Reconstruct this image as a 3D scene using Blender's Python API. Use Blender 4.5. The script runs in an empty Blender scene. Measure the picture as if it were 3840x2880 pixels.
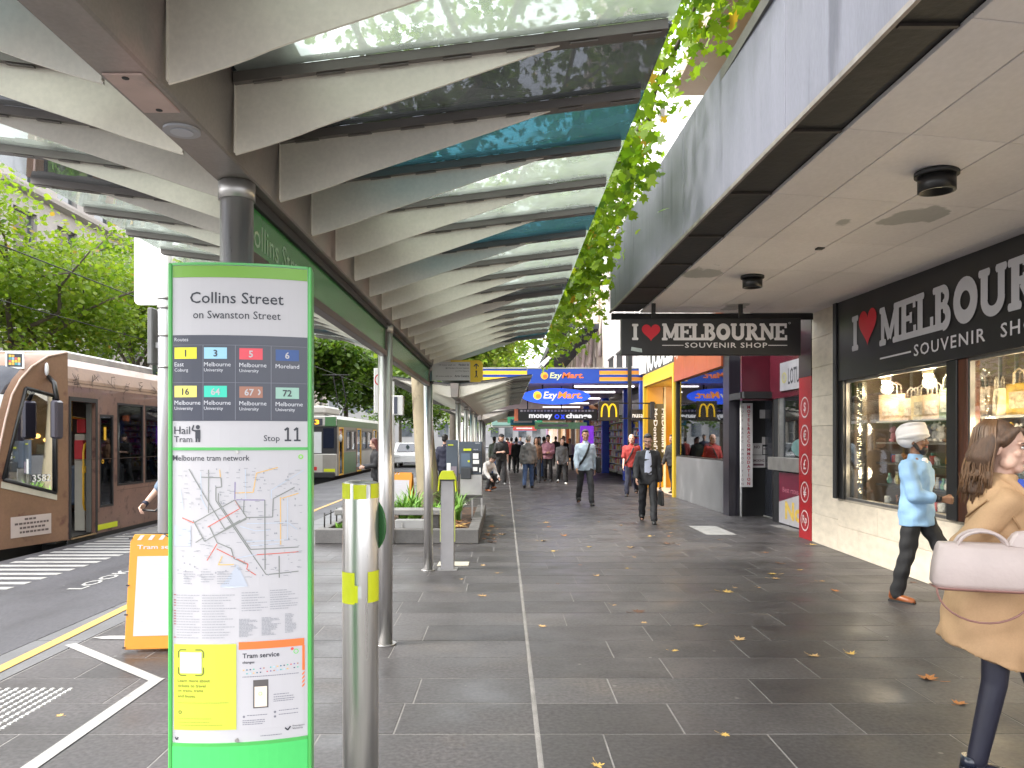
import bpy, math, random
import numpy as np
from mathutils import Vector as V, Matrix, noise as mnoise

R = random.Random(11)
rad = math.radians
sc = bpy.context.scene
C = sc.collection

# ------------------------------------------------------------------ camera
cam = bpy.data.cameras.new("camera")
cam.sensor_width = 36.0
cam.lens = 27.64
cam.shift_x = 0.0073
cam.shift_y = 0.0536
cam.clip_start = 0.05
cam.clip_end = 900
camo = bpy.data.objects.new("camera", cam)
C.objects.link(camo)
camo.location = (0, 0, 1.62)
camo.rotation_euler = (rad(90), 0, 0)
sc.camera = camo

# ------------------------------------------------------------------ sky, sun, exposure
SUN_EL, SUN_AZ = rad(40), rad(258)          # azimuth measured from +Y towards +X
world = bpy.data.worlds.new("World")
sc.world = world
world.use_nodes = True
wn, wl = world.node_tree.nodes, world.node_tree.links
wn.clear()
sky = wn.new("ShaderNodeTexSky"); sky.sky_type = 'NISHITA'; sky.sun_disc = False
sky.sun_elevation = SUN_EL; sky.sun_rotation = SUN_AZ
sky.dust_density = 4.0; sky.air_density = 1.0; sky.ozone_density = 1.0
hsv = wn.new("ShaderNodeHueSaturation"); hsv.inputs['Saturation'].default_value = 0.4
# soft cloud cover: the overcast white mixed over the clear sky
tc = wn.new("ShaderNodeTexCoord"); cl = wn.new("ShaderNodeTexNoise")
cl.inputs['Scale'].default_value = 2.2; cl.inputs['Detail'].default_value = 5
cr = wn.new("ShaderNodeMapRange"); cr.inputs[1].default_value = .35; cr.inputs[2].default_value = .62
cr.inputs[3].default_value = .45; cr.inputs[4].default_value = .95
mx = wn.new("ShaderNodeMix"); mx.data_type = 'RGBA'
mx.inputs[7].default_value = (9.6, 9.7, 10.0, 1)
bg = wn.new("ShaderNodeBackground"); bg.inputs['Strength'].default_value = 0.13
wo = wn.new("ShaderNodeOutputWorld")
wl.new(sky.outputs[0], hsv.inputs['Color'])
wl.new(tc.outputs['Generated'], cl.inputs['Vector']); wl.new(cl.outputs['Fac'], cr.inputs[0])
wl.new(cr.outputs[0], mx.inputs[0]); wl.new(hsv.outputs[0], mx.inputs[6])
wl.new(mx.outputs[2], bg.inputs['Color']); wl.new(bg.outputs[0], wo.inputs['Surface'])

sun = bpy.data.lights.new("sun", 'SUN'); sun.energy = 1.5; sun.angle = rad(16); sun.color = (1, .95, .86)
suno = bpy.data.objects.new("sun", sun); C.objects.link(suno)
sd = V((math.sin(SUN_AZ)*math.cos(SUN_EL), math.cos(SUN_AZ)*math.cos(SUN_EL), math.sin(SUN_EL)))
suno.rotation_euler = sd.to_track_quat('Z', 'Y').to_euler()
suno.location = (0, 0, 30)

vs = sc.view_settings
sc.display_settings.display_device = 'sRGB'
vs.view_transform = 'Standard'; vs.look = 'None'; vs.gamma = 1; vs.use_curve_mapping = False
vs.exposure = 2.05
sc.render.engine = 'CYCLES'
sc.cycles.max_bounces = 8; sc.cycles.transparent_max_bounces = 12
sc.cycles.diffuse_bounces = 4; sc.cycles.glossy_bounces = 4
sc.cycles.caustics_reflective = False; sc.cycles.caustics_refractive = False
sc.cycles.use_denoising = True
sc.cycles.sample_clamp_indirect = 6

# ------------------------------------------------------------------ materials
_m = {}
def mat(name, col=(.5, .5, .5), rough=.5, metal=0., var=.12, sc_=6., bump=0., spec=.5, st=(1, 1, 1),
        coat=0., emit=None, es=0., objvar=0., fine=0., rv=.0, col2=None, c2s=3., c2t=.55, c2w=.1, trans=0., det=5):
    """principled material: noise in the colour, in the roughness, bump; col2 = blotches of a second colour"""
    if name in _m: return _m[name]
    m = bpy.data.materials.new(name); m.use_nodes = True
    nt = m.node_tree; n, l = nt.nodes, nt.links
    b = n['Principled BSDF']
    b.inputs['Roughness'].default_value = rough
    b.inputs['Metallic'].default_value = metal
    b.inputs['Specular IOR Level'].default_value = spec
    b.inputs['Coat Weight'].default_value = coat
    if trans: b.inputs['Transmission Weight'].default_value = trans
    if emit:
        b.inputs['Emission Color'].default_value = (*emit, 1); b.inputs['Emission Strength'].default_value = es
    c4 = (*col, 1)
    b.inputs['Base Color'].default_value = c4
    t = n.new('ShaderNodeTexCoord'); mp = n.new('ShaderNodeMapping'); mp.inputs['Scale'].default_value = st
    l.new(t.outputs['Object'], mp.inputs['Vector'])
    nz = n.new('ShaderNodeTexNoise'); nz.inputs['Scale'].default_value = sc_; nz.inputs['Detail'].default_value = det
    l.new(mp.outputs[0], nz.inputs['Vector'])
    cur = None
    if var or col2 or objvar or fine:
        mr = n.new('ShaderNodeMapRange'); mr.inputs[1].default_value = .3; mr.inputs[2].default_value = .7
        mr.inputs[3].default_value = 1-var; mr.inputs[4].default_value = 1+var
        l.new(nz.outputs['Fac'], mr.inputs[0]); fac = mr.outputs[0]
        def mul(a, bb):
            q = n.new('ShaderNodeMath'); q.operation = 'MULTIPLY'; l.new(a, q.inputs[0])
            l.new(bb, q.inputs[1]); return q.outputs[0]
        if fine:
            n2 = n.new('ShaderNodeTexNoise'); n2.inputs['Scale'].default_value = sc_*22; n2.inputs['Detail'].default_value = 2
            l.new(mp.outputs[0], n2.inputs['Vector'])
            m2 = n.new('ShaderNodeMapRange'); m2.inputs[1].default_value = .3; m2.inputs[2].default_value = .7
            m2.inputs[3].default_value = 1-fine; m2.inputs[4].default_value = 1+fine
            l.new(n2.outputs['Fac'], m2.inputs[0]); fac = mul(fac, m2.outputs[0])
        if objvar:
            oi = n.new('ShaderNodeObjectInfo')
            m3 = n.new('ShaderNodeMapRange'); m3.inputs[3].default_value = 1-objvar; m3.inputs[4].default_value = 1+objvar
            l.new(oi.outputs['Random'], m3.inputs[0]); fac = mul(fac, m3.outputs[0])
        base = None
        if col2:
            n3 = n.new('ShaderNodeTexNoise'); n3.inputs['Scale'].default_value = c2s; n3.inputs['Detail'].default_value = 6
            l.new(mp.outputs[0], n3.inputs['Vector'])
            m4 = n.new('ShaderNodeMapRange'); m4.inputs[1].default_value = c2t; m4.inputs[2].default_value = c2t+c2w
            l.new(n3.outputs['Fac'], m4.inputs[0])
            mm = n.new('ShaderNodeMix'); mm.data_type = 'RGBA'
            mm.inputs[6].default_value = c4; mm.inputs[7].default_value = (*col2, 1)
            l.new(m4.outputs[0], mm.inputs[0]); base = mm.outputs[2]
        vm = n.new('ShaderNodeVectorMath'); vm.operation = 'SCALE'
        vm.inputs[0].default_value = col
        if base: l.new(base, vm.inputs[0])
        l.new(fac, vm.inputs['Scale']); l.new(vm.outputs[0], b.inputs['Base Color'])
    if rv:
        r2 = n.new('ShaderNodeMapRange'); r2.inputs[1].default_value = .3; r2.inputs[2].default_value = .7
        r2.inputs[3].default_value = max(.03, rough-rv); r2.inputs[4].default_value = min(1, rough+rv)
        l.new(nz.outputs['Fac'], r2.inputs[0]); l.new(r2.outputs[0], b.inputs['Roughness'])
    if bump:
        bp = n.new('ShaderNodeBump'); bp.inputs['Strength'].default_value = bump; bp.inputs['Distance'].default_value = .01
        nb = n.new('ShaderNodeTexNoise'); nb.inputs['Scale'].default_value = sc_*6; nb.inputs['Detail'].default_value = 4
        l.new(mp.outputs[0], nb.inputs['Vector']); l.new(nb.outputs['Fac'], bp.inputs['Height'])
        l.new(bp.outputs[0], b.inputs['Normal'])
    _m[name] = m
    return m

def glass(name, tint=(.9, .95, .93), dirt=.0, dcol=(.7, .75, .7), refl=1.0, rough=.02):
    """thin pane: tinted see-through with fresnel reflections, and a film of dirt that scatters light"""
    if name in _m: return _m[name]
    m = bpy.data.materials.new(name); m.use_nodes = True
    n, l = m.node_tree.nodes, m.node_tree.links; n.clear()
    out = n.new('ShaderNodeOutputMaterial'); tr = n.new('ShaderNodeBsdfTransparent'); tr.inputs[0].default_value = (*tint, 1)
    gl = n.new('ShaderNodeBsdfGlossy'); gl.inputs['Roughness'].default_value = rough; gl.inputs[0].default_value = (.95, .97, 1, 1)
    fr = n.new('ShaderNodeFresnel'); fr.inputs[0].default_value = 1.5
    mu = n.new('ShaderNodeMath'); mu.operation = 'MULTIPLY'; mu.inputs[1].default_value = refl; mu.use_clamp = True
    l.new(fr.outputs[0], mu.inputs[0])
    body = tr.outputs[0]
    if dirt:
        di = n.new('ShaderNodeBsdfDiffuse'); di.inputs[0].default_value = (*dcol, 1)
        tl = n.new('ShaderNodeBsdfTranslucent'); tl.inputs[0].default_value = (*dcol, 1)
        m1 = n.new('ShaderNodeMixShader'); m1.inputs[0].default_value = .6
        l.new(di.outputs[0], m1.inputs[1]); l.new(tl.outputs[0], m1.inputs[2])
        t = n.new('ShaderNodeTexCoord'); nz = n.new('ShaderNodeTexNoise'); nz.inputs['Scale'].default_value = 5; nz.inputs['Detail'].default_value = 8
        l.new(t.outputs['Object'], nz.inputs['Vector'])
        mr = n.new('ShaderNodeMapRange'); mr.inputs[1].default_value = .3; mr.inputs[2].default_value = .75
        mr.inputs[3].default_value = dirt*.55; mr.inputs[4].default_value = dirt*1.4
        l.new(nz.outputs['Fac'], mr.inputs[0])
        m2 = n.new('ShaderNodeMixShader'); l.new(mr.outputs[0], m2.inputs[0])
        l.new(tr.outputs[0], m2.inputs[1]); l.new(m1.outputs[0], m2.inputs[2]); body = m2.outputs[0]
    mx = n.new('ShaderNodeMixShader'); l.new(mu.outputs[0], mx.inputs[0]); l.new(body, mx.inputs[1]); l.new(gl.outputs[0], mx.inputs[2])
    l.new(mx.outputs[0], out.inputs['Surface'])
    _m[name] = m
    return m

def leafmat(name, a, b, c, trans=.45):
    """foliage: colour from the per-leaf attribute 'tint', part of the light passes through the leaf"""
    if name in _m: return _m[name]
    m = bpy.data.materials.new(name); m.use_nodes = True
    n, l = m.node_tree.nodes, m.node_tree.links; n.clear()
    out = n.new('ShaderNodeOutputMaterial'); at = n.new('ShaderNodeAttribute'); at.attribute_name = 'tint'
    rp = n.new('ShaderNodeValToRGB'); e = rp.color_ramp.elements
    e[0].position = 0; e[0].color = (*a, 1); e[1].position = .93; e[1].color = (*b, 1)
    x = e.new(.985); x.color = (*c, 1)
    l.new(at.outputs['Fac'], rp.inputs[0])
    pb = n.new('ShaderNodeBsdfPrincipled'); pb.inputs['Roughness'].default_value = .45
    tl = n.new('ShaderNodeBsdfTranslucent')
    sv = n.new('ShaderNodeVectorMath'); sv.operation = 'MULTIPLY'; sv.inputs[1].default_value = (1.5, 1.6, .7)
    l.new(rp.outputs[0], pb.inputs['Base Color']); l.new(rp.outputs[0], sv.inputs[0]); l.new(sv.outputs[0], tl.inputs[0])
    mx = n.new('ShaderNodeMixShader'); mx.inputs[0].default_value = trans
    l.new(pb.outputs[0], mx.inputs[1]); l.new(tl.outputs[0], mx.inputs[2]); l.new(mx.outputs[0], out.inputs['Surface'])
    _m[name] = m
    return m

# ------------------------------------------------------------------ mesh builder
_tc = {}
def text_geo(s, bold=0., shear=0., space=1.):
    k = (s, bold, shear, space)
    if k not in _tc:
        cu = bpy.data.curves.new('lettering', 'FONT'); cu.body = s; cu.offset = bold; cu.shear = shear
        cu.space_character = space; cu.resolution_u = 2
        o = bpy.data.objects.new('lettering', cu)
        me = bpy.data.meshes.new_from_object(o)
        vs_ = [(v.co.x, v.co.y) for v in me.vertices]; fs = [tuple(p.vertices) for p in me.polygons]
        bpy.data.objects.remove(o); bpy.data.curves.remove(cu); bpy.data.meshes.remove(me)
        _tc[k] = (vs_, fs)
    return _tc[k]

class MB:
    def __init__(s, M=None, warp=None):
        s.v = []; s.f = []; s.m = []; s.s = []; s.M = M; s.warp = warp; s.k = 0
    def add(s, pts, faces, m=0, smooth=False):
        b = len(s.v)
        if s.warp: pts = [s.warp(p) for p in pts]
        if s.M is not None: pts = [s.M @ V(p) for p in pts]
        s.v.extend((p[0], p[1], p[2]) for p in pts)
        for f in faces:
            s.f.append(tuple(b+i for i in f)); s.m.append(m); s.s.append(smooth)
        return s
    def poly(s, pts, m=0): return s.add(pts, [tuple(range(len(pts)))], m)
    def box(s, x0, x1, y0, y1, z0, z1, m=0):
        p = [(x, y, z) for x in (x0, x1) for y in (y0, y1) for z in (z0, z1)]
        return s.add(p, [(0, 1, 3, 2), (4, 6, 7, 5), (0, 4, 5, 1), (2, 3, 7, 6), (0, 2, 6, 4), (1, 5, 7, 3)], m)
    def hexa(s, a, b, m=0):
        """two quads a (4 pts) and b (4 pts) joined"""
        return s.add(list(a)+list(b), [(3, 2, 1, 0), (4, 5, 6, 7), (0, 1, 5, 4), (1, 2, 6, 5), (2, 3, 7, 6), (3, 0, 4, 7)], m)
    def prism(s, poly, ax, a, b, m=0):
        n = len(poly)
        def q(p, t): return (t, p[0], p[1]) if ax == 'x' else ((p[0], t, p[1]) if ax == 'y' else (p[0], p[1], t))
        pts = [q(p, a) for p in poly]+[q(p, b) for p in poly]
        fs = [tuple(range(n-1, -1, -1)), tuple(range(n, 2*n))]+[(i, (i+1) % n, n+(i+1) % n, n+i) for i in range(n)]
        return s.add(pts, fs, m)
    def tube(s, pts, rs, n=8, m=0, cap=True, flat=1., smooth=True):
        pts = [V(p) for p in pts]
        if not isinstance(rs, (list, tuple)): rs = [rs]*len(pts)
        out = []; u = None
        for i, p in enumerate(pts):
            d = (pts[min(i+1, len(pts)-1)]-pts[max(i-1, 0)])
            d = d.normalized() if d.length > 1e-9 else V((0, 0, 1))
            if u is None:
                u = d.cross(V((0, 0, 1)) if abs(d.z) < .9 else V((0, 1, 0))).normalized()
            else:
                u = (u-d*u.dot(d)).normalized()
            w = d.cross(u)
            for k in range(n):
                a = 2*math.pi*k/n
                out.append(p+u*(math.cos(a)*rs[i])+w*(math.sin(a)*rs[i]*flat))
        L = len(pts)
        fs = [(i*n+k, i*n+(k+1) % n, (i+1)*n+(k+1) % n, (i+1)*n+k) for i in range(L-1) for k in range(n)]
        s.add(out, fs, m, smooth)
        if cap:
            b = len(s.v)-len(out)
            s.f.append(tuple(b+k for k in range(n-1, -1, -1))); s.m.append(m); s.s.append(False)
            s.f.append(tuple(b+(L-1)*n+k for k in range(n))); s.m.append(m); s.s.append(False)
        return s
    def cap(s, p0, p1, r0, r1, n=10, m=0):
        """capsule with rounded ends (closed, for the voxel figures)"""
        p0, p1 = V(p0), V(p1); d = (p1-p0); d = d.normalized() if d.length > 1e-6 else V((0, 0, 1))
        pts = []; rs = []
        for a in (80, 50, 20): pts.append(p0-d*(r0*math.sin(rad(a)))); rs.append(r0*math.cos(rad(a)))
        pts += [p0, p1]; rs += [r0, r1]
        for a in (20, 50, 80): pts.append(p1+d*(r1*math.sin(rad(a)))); rs.append(r1*math.cos(rad(a)))
        return s.tube(pts, rs, n, m)
    def chain(s, pts, rs, n=10, m=0):
        for i in range(len(pts)-1): s.cap(pts[i], pts[i+1], rs[i], rs[i+1], n, m)
        return s
    def loft(s, rings, n=20, m=0, pw=1.):
        """rings (x, y, z, rx, ry): stacked ellipses, closed"""
        out = []
        for (x, y, z, rx, ry) in rings:
            for k in range(n):
                a = 2*math.pi*k/n; c, q = math.cos(a), math.sin(a)
                c = math.copysign(abs(c)**pw, c); q = math.copysign(abs(q)**pw, q)
                out.append((x+rx*c, y+ry*q, z))
        L = len(rings)
        fs = [(i*n+k, i*n+(k+1) % n, (i+1)*n+(k+1) % n, (i+1)*n+k) for i in range(L-1) for k in range(n)]
        fs += [tuple(range(n-1, -1, -1)), tuple((L-1)*n+k for k in range(n))]
        return s.add(out, fs, m, True)
    def lathe(s, prof, cx=0, cy=0, n=20, m=0): return s.loft([(cx, cy, z, r, r) for r, z in prof], n, m)
    def ell(s, c, r, nu=12, nv=8, m=0):
        rings = []
        for i in range(nv+1):
            a = -math.pi/2+math.pi*i/nv
            q = max(math.cos(a), .02)
            rings.append((c[0], c[1], c[2]+r[2]*math.sin(a), r[0]*q, r[1]*q))
        return s.loft(rings, nu, m)
    def disc(s, c, rx, rz, n=24, m=0, y=None):
        """ellipse facing -Y"""
        return s.poly([(c[0]+rx*math.cos(2*math.pi*k/n), c[1], c[2]+rz*math.sin(2*math.pi*k/n)) for k in range(n)], m)
    def ring(s, c, r1, r0, n=28, m=0, a0=0, a1=360, ry=1.):
        pts = []
        for k in range(n+1):
            a = rad(a0+(a1-a0)*k/n)
            pts += [(c[0]+r1*math.cos(a), c[1], c[2]+r1*ry*math.sin(a)), (c[0]+r0*math.cos(a), c[1], c[2]+r0*ry*math.sin(a))]
        return s.add(pts, [(2*k, 2*k+1, 2*k+3, 2*k+2) for k in range(n)], m)
    def text(s, t, x, y, z, w=None, h=None, m=0, bold=.0, shear=0., space=1., al='l', ax=None):
        """lettering facing -Y: lower left of its box at (x, z); ax = (right, up) unit vectors for other planes"""
        vs_, fs = text_geo(t, bold, shear, space)
        if not vs_: return s
        x0 = min(a for a, b in vs_); x1 = max(a for a, b in vs_); y0 = min(b for a, b in vs_); y1 = max(b for a, b in vs_)
        if h is None: h = w*(y1-y0)/(x1-x0)
        if w is None: w = h*(x1-x0)/(y1-y0)
        ox = 0 if al == 'l' else (-w if al == 'r' else -w/2)
        fx, fz = w/(x1-x0), h/(y1-y0)
        if ax:
            r, u = V(ax[0]), V(ax[1]); o = V((x, y, z))
            pts = [o+r*((a-x0)*fx+ox)+u*((b-y0)*fz) for a, b in vs_]
        else:
            pts = [(x+ox+(a-x0)*fx, y, z+(b-y0)*fz) for a, b in vs_]
        return s.add(pts, fs, m)
    # plain painted shapes on a plane facing -Y (each a hair prouder than the last)
    def rect(s, x0, x1, z0, z1, y, m=0, nx=1):
        pts = []; 
        for i in range(nx+1):
            x = x0+(x1-x0)*i/nx; pts += [(x, y, z0), (x, y, z1)]
        return s.add(pts, [(2*i, 2*i+2, 2*i+3, 2*i+1) for i in range(nx)], m)
    def stroke(s, p, q, t, y, m=0, nx=1):
        d = V((q[0]-p[0], q[1]-p[1])); L = d.length or 1; a = V((-d.y, d.x))/L*t/2
        pts = []
        for i in range(nx+1):
            f = i/nx; x, z = p[0]+d.x*f, p[1]+d.y*f
            pts += [(x+a.x, y, z+a.y), (x-a.x, y, z-a.y)]
        return s.add(pts, [(2*i, 2*i+1, 2*i+3, 2*i+2) for i in range(nx)], m)
    def pl(s, pts, t, y, m=0, nx=1):
        for i in range(len(pts)-1): s.stroke(pts[i], pts[i+1], t, y-i*1e-5, m, nx)
        return s
    def me(s, name, mats):
        me = bpy.data.meshes.new(name)
        me.from_pydata(s.v, [], s.f)
        for q in mats: me.materials.append(q)
        if len(mats) > 1: me.polygons.foreach_set('material_index', s.m)
        if any(s.s): me.polygons.foreach_set('use_smooth', s.s)
        me.update()
        return me
    def build(s, name, mats, parent=None, bevel=0., **kw):
        if not isinstance(mats, (list, tuple)): mats = [mats]
        o = bpy.data.objects.new(name, s.me(name, mats)); C.objects.link(o)
        attach(o, parent)
        if bevel:
            b = o.modifiers.new('Bevel', 'BEVEL'); b.width = bevel; b.segments = 1; b.limit_method = 'ANGLE'
        for k, v in kw.items(): o[k] = v
        return o

_root = {}
def attach(o, parent):
    """children of a thing are modelled in place (world coordinates) unless the thing was made local"""
    if parent is None: return
    o.parent = parent
    if parent.name in _root: o.matrix_parent_inverse = Matrix.Translation(-V(_root[parent.name]))

def thing(name, label, cat, loc=(0, 0, 0), group=None, rot=0., local=False):
    o = bpy.data.objects.new(name, None); C.objects.link(o)
    o.location = loc; o.rotation_euler = (0, 0, rot); o.empty_display_size = .2
    o['label'] = label; o['category'] = cat
    if group: o['group'] = group
    if not local: _root[o.name] = tuple(loc)
    return o
def tag(o, label, cat, group=None):
    o['label'] = label; o['category'] = cat
    if group: o['group'] = group
    return o
def struct(o): o['kind'] = 'structure'; return o
def dup(root, loc, rot=None, label=None):
    """copy of a thing with its parts and their sub-parts, sharing mesh data"""
    r = root.copy(); C.objects.link(r); r.location = loc
    if rot is not None: r.rotation_euler = (0, 0, rot)
    if label: r['label'] = label
    for ch in root.children:
        c = ch.copy(); C.objects.link(c); c.parent = r
        for g in ch.children:
            d = g.copy(); C.objects.link(d); d.parent = c
    return r
def FR(ox, oy, ang, oz=0):
    """frame of a facade: local x to the viewer's right, local y into the wall, z up; ang = direction of x"""
    return Matrix.Translation((ox, oy, oz)) @ Matrix.Rotation(ang, 4, 'Z')

# ------------------------------------------------------------------ palette
steel = mat('brushed_steel', (.60, .585, .58), .34, .86, .10, 3, .02, st=(14, 14, .6), rv=.08)
steel_d = mat('dull_steel', (.42, .41, .40), .42, .9, .12, 4, .03, rv=.1)
fin_m = mat('satin_steel_plate', (.76, .71, .63), .40, .15, .07, 3, .0, rv=.1, fine=.04)
beam_m = mat('weathered_steel_beam', (.24, .215, .20), .42, .35, .12, 4, .02, col2=(.36, .25, .235), c2s=1.6, c2t=.52, c2w=.15, fine=.06)
black = mat('black_paint', (.012, .012, .013), .35, 0, .2, 5)
blackm = mat('matt_black', (.016, .016, .018), .6, 0, .2, 5)
rubber = mat('black_rubber', (.02, .02, .02), .7, 0, .2, 8)
white = mat('white_paint', (.78, .78, .78), .4, 0, .04, 3)
whiteprint = mat('white_print', (.47, .46, .485), .35, 0, .015, 3)
ink = mat('dark_ink', (.03, .033, .045), .5, 0, .05, 5)
navy = mat('navy_print', (.038, .043, .066), .32, 0, .08, 4)
# ------------------------------------------------------------------ GROUND
def wmat(name, col, rough, var, sc_, fine=.1, objvar=0., rv=.1, st=(1, 1, 1), col2=None, c2s=1.2, c2t=.55, bump=.15, spots=0.):
    """stone / asphalt in world coordinates, so neighbouring slabs do not repeat"""
    m = mat(name, col, rough, 0, var, sc_, bump, .5, st, fine=fine, objvar=objvar, rv=rv, col2=col2, c2s=c2s, c2t=c2t, c2w=.12)
    n, l = m.node_tree.nodes, m.node_tree.links
    g = n.new('ShaderNodeNewGeometry')
    mp = [q for q in n if q.type == 'MAPPING'][0]
    l.new(g.outputs['Position'], mp.inputs['Vector'])
    return m
asph = wmat('asphalt', (.058, .057, .064), .55, .22, 2.2, .2, rv=.12, st=(1, .35, 1), col2=(.062, .062, .068), c2s=.8)
road_m = wmat('road_asphalt', (.055, .056, .06), .6, .15, 2, .15)
grout = wmat('pale_grout', (.20, .19, .185), .8, .25, 5, .2, bump=.1)
stone = wmat('bluestone_paver', (.061, .057, .0585), .42, .26, 1.7, .30, objvar=.22, rv=.14, col2=(.074, .066, .063), c2s=1.1)
for q_ in (stone, asph):
    n_, l_ = q_.node_tree.nodes, q_.node_tree.links; pb_ = n_['Principled BSDF']; pb_.inputs['Specular IOR Level'].default_value = .20
    # trodden gum and spatter: small pale and dark spots
    g_ = n_.new('ShaderNodeNewGeometry'); vo = n_.new('ShaderNodeTexVoronoi'); vo.inputs['Scale'].default_value = 4.6; l_.new(g_.outputs['Position'], vo.inputs['Vector'])
    mr_ = n_.new('ShaderNodeMapRange'); mr_.inputs[1].default_value = .045; mr_.inputs[2].default_value = .075; mr_.inputs[3].default_value = 1; mr_.inputs[4].default_value = 0; l_.new(vo.outputs['Distance'], mr_.inputs[0])
    sp_ = n_.new('ShaderNodeSeparateColor'); l_.new(vo.outputs['Color'], sp_.inputs[0])
    gt_ = n_.new('ShaderNodeMath'); gt_.operation = 'GREATER_THAN'; gt_.inputs[1].default_value = .25; l_.new(sp_.outputs[0], gt_.inputs[0])
    mu_ = n_.new('ShaderNodeMath'); mu_.operation = 'MULTIPLY'; l_.new(gt_.outputs[0], mu_.inputs[0]); l_.new(mr_.outputs[0], mu_.inputs[1])
    m5_ = n_.new('ShaderNodeMath'); m5_.operation = 'MULTIPLY'; m5_.inputs[1].default_value = .55; l_.new(mu_.outputs[0], m5_.inputs[0])
    rp_ = n_.new('ShaderNodeMix'); rp_.data_type = 'RGBA'; rp_.inputs[6].default_value = (.025, .024, .024, 1); rp_.inputs[7].default_value = (.26, .25, .24, 1)
    g2_ = n_.new('ShaderNodeMath'); g2_.operation = 'GREATER_THAN'; g2_.inputs[1].default_value = .55; l_.new(sp_.outputs[1], g2_.inputs[0]); l_.new(g2_.outputs[0], rp_.inputs[0])
    mm_ = n_.new('ShaderNodeMix'); mm_.data_type = 'RGBA'; src = pb_.inputs['Base Color'].links[0].from_socket
    l_.new(m5_.outputs[0], mm_.inputs[0]); l_.new(src, mm_.inputs[6]); l_.new(rp_.outputs[2], mm_.inputs[7]); l_.new(mm_.outputs[2], pb_.inputs['Base Color'])
kerb_m = wmat('bluestone_kerb', (.085, .085, .09), .5, .18, 2, .14, objvar=.1, rv=.08)
linepaint = wmat('worn_white_line', (.30, .295, .285), .55, .12, 5, .15, col2=(.17, .17, .17), c2s=9, c2t=.62, bump=.05)
ylinepaint = wmat('worn_yellow_line', (.50, .28, .06), .55, .12, 5, .12, bump=.05)

struct(MB().box(-400, 400, -60, 800, -.6, -.30).build('ground', road_m))
# tram platform with bike lane (left), its kerb line and the footpath bed (right)
PL = struct(MB().box(-6.66, -3.775, -3, 90, -.5, 0).build('tram_platform', asph))
KB = struct(MB().box(-3.775, -3.37, -3, 90, -.5, -.006).build('platform_kerb', grout))
y = -1.0; k = 0
kme = {}
while y < 26:
    L = 1.22
    o = bpy.data.objects.new('kerbstone', kme.get('k') or MB().add(
        [(a, b, c) for c in (-.05, 0) for (a, b) in ((.006, .006), (.394, .006), (.394, L-.006), (.006, L-.006))],
        [(3, 2, 1, 0), (4, 5, 6, 7), (0, 1, 5, 4), (1, 2, 6, 5), (2, 3, 7, 6), (3, 0, 4, 7)]).me('kerbstone', [kerb_m]))
    kme['k'] = o.data; C.objects.link(o); o.location = (-3.772, y, R.uniform(-.001, .001)); o.parent = KB; y += L
FP = struct(MB().box(-3.365, 7.0, -3, 90, -.5, -.0012).build('footpath', grout))

_sl = {}
def slab_me(w, d):
    k = (round(w, 2), round(d, 2))
    if k not in _sl:
        g, c = .0048, .0014; pts = []
        for (i, z) in ((g, -.04), (g, -.0008), (g+c, 0)):
            pts += [(i, i, z), (k[0]-i, i, z), (k[0]-i, k[1]-i, z), (i, k[1]-i, z)]
        fs = [(8, 9, 10, 11)]
        for b in (0, 4): fs += [(b+q, b+(q+1) % 4, b+4+(q+1) % 4, b+4+q) for q in range(4)]
        _sl[k] = MB().add(pts, fs).me('paver', [stone])
    return _sl[k]
rows = [(2.814+.5*i) for i in range(26)]
def row_cuts(x0, x1, ph, first):
    xs = [x0]; x = x0+first
    while x < x1-.28:
        xs.append(x); x += R.choice([.9, .95, 1.0, 1.0, .75])
    return xs+[x1]
farslabs = MB()
for i in range(int((42-2.814)/.5)):
    y0 = 2.814+.5*i
    off = [.62, 1.0, .35, .8, .5, .95][i % 6]
    cuts = [row_cuts(.19, 5.6, i, off), row_cuts(-3.36, .17, i, [.9, .45, .7, 1.05][i % 4])]
    for cs in cuts:
        for a, b in zip(cs[:-1], cs[1:]):
            if i < 26:
                if a > 4.95: continue
                o = bpy.data.objects.new('paver', slab_me(b-a, .5)); C.objects.link(o)
                o.location = (a, y0, R.uniform(.0002, .0014)); o.parent = FP
            else:
                farslabs.box(a+.005, b-.005, y0+.005, y0+.495, -.03, R.uniform(.0002, .0012))
farslabs.build('paver', stone, FP, kind='stuff')
MB().box(.172, .188, 1, 26, -.01, .0003).build('joint_strip', grout, FP)
# the pale warning square and the inlaid steel cover
MB().box(3.42, 3.92, 13.27, 14.6, -.02, .004).build('pale_square', mat('pale_tactile', (.33, .33, .32), .6, 0, .12, 4, .3), FP)

# painted markings on the platform
for i in range(28):
    d0 = 8.45+.302*i
    x0 = -6.46
    MB().box(x0+R.uniform(-.01, .01), -5.34+R.uniform(-.015, .015), d0, d0+.135, .0005, .004).build('painted_bar', linepaint, PL)
def strip(pts, w, name, m, par, z=.004, dash=None):
    b = MB()
    for i in range(len(pts)-1):
        p, q = V((*pts[i], 0)), V((*pts[i+1], 0)); d = (q-p).normalized(); n = V((-d.y, d.x, 0))*w/2
        b.add([p-n+V((0, 0, z)), q-n+V((0, 0, z)), q+n+V((0, 0, z)), p+n+V((0, 0, z))], [(0, 1, 2, 3)])
    return b.build(name, m, par)
strip([(-3.50, 4.2), (-3.53, 5.2), (-3.57, 6.2), (-3.63, 7.5), (-3.70, 9), (-3.86, 11.5), (-4.05, 14), (-4.3, 18), (-4.4, 30)], .095, 'yellow_line', ylinepaint, KB, .006)
strip([(-3.42, 6.19), (-2.335, 5.27)], .085, 'white_line', linepaint, FP, .005)
strip([(-2.335, 5.31), (-2.335, 3.0)], .085, 'white_line', linepaint, FP, .0055)
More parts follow.
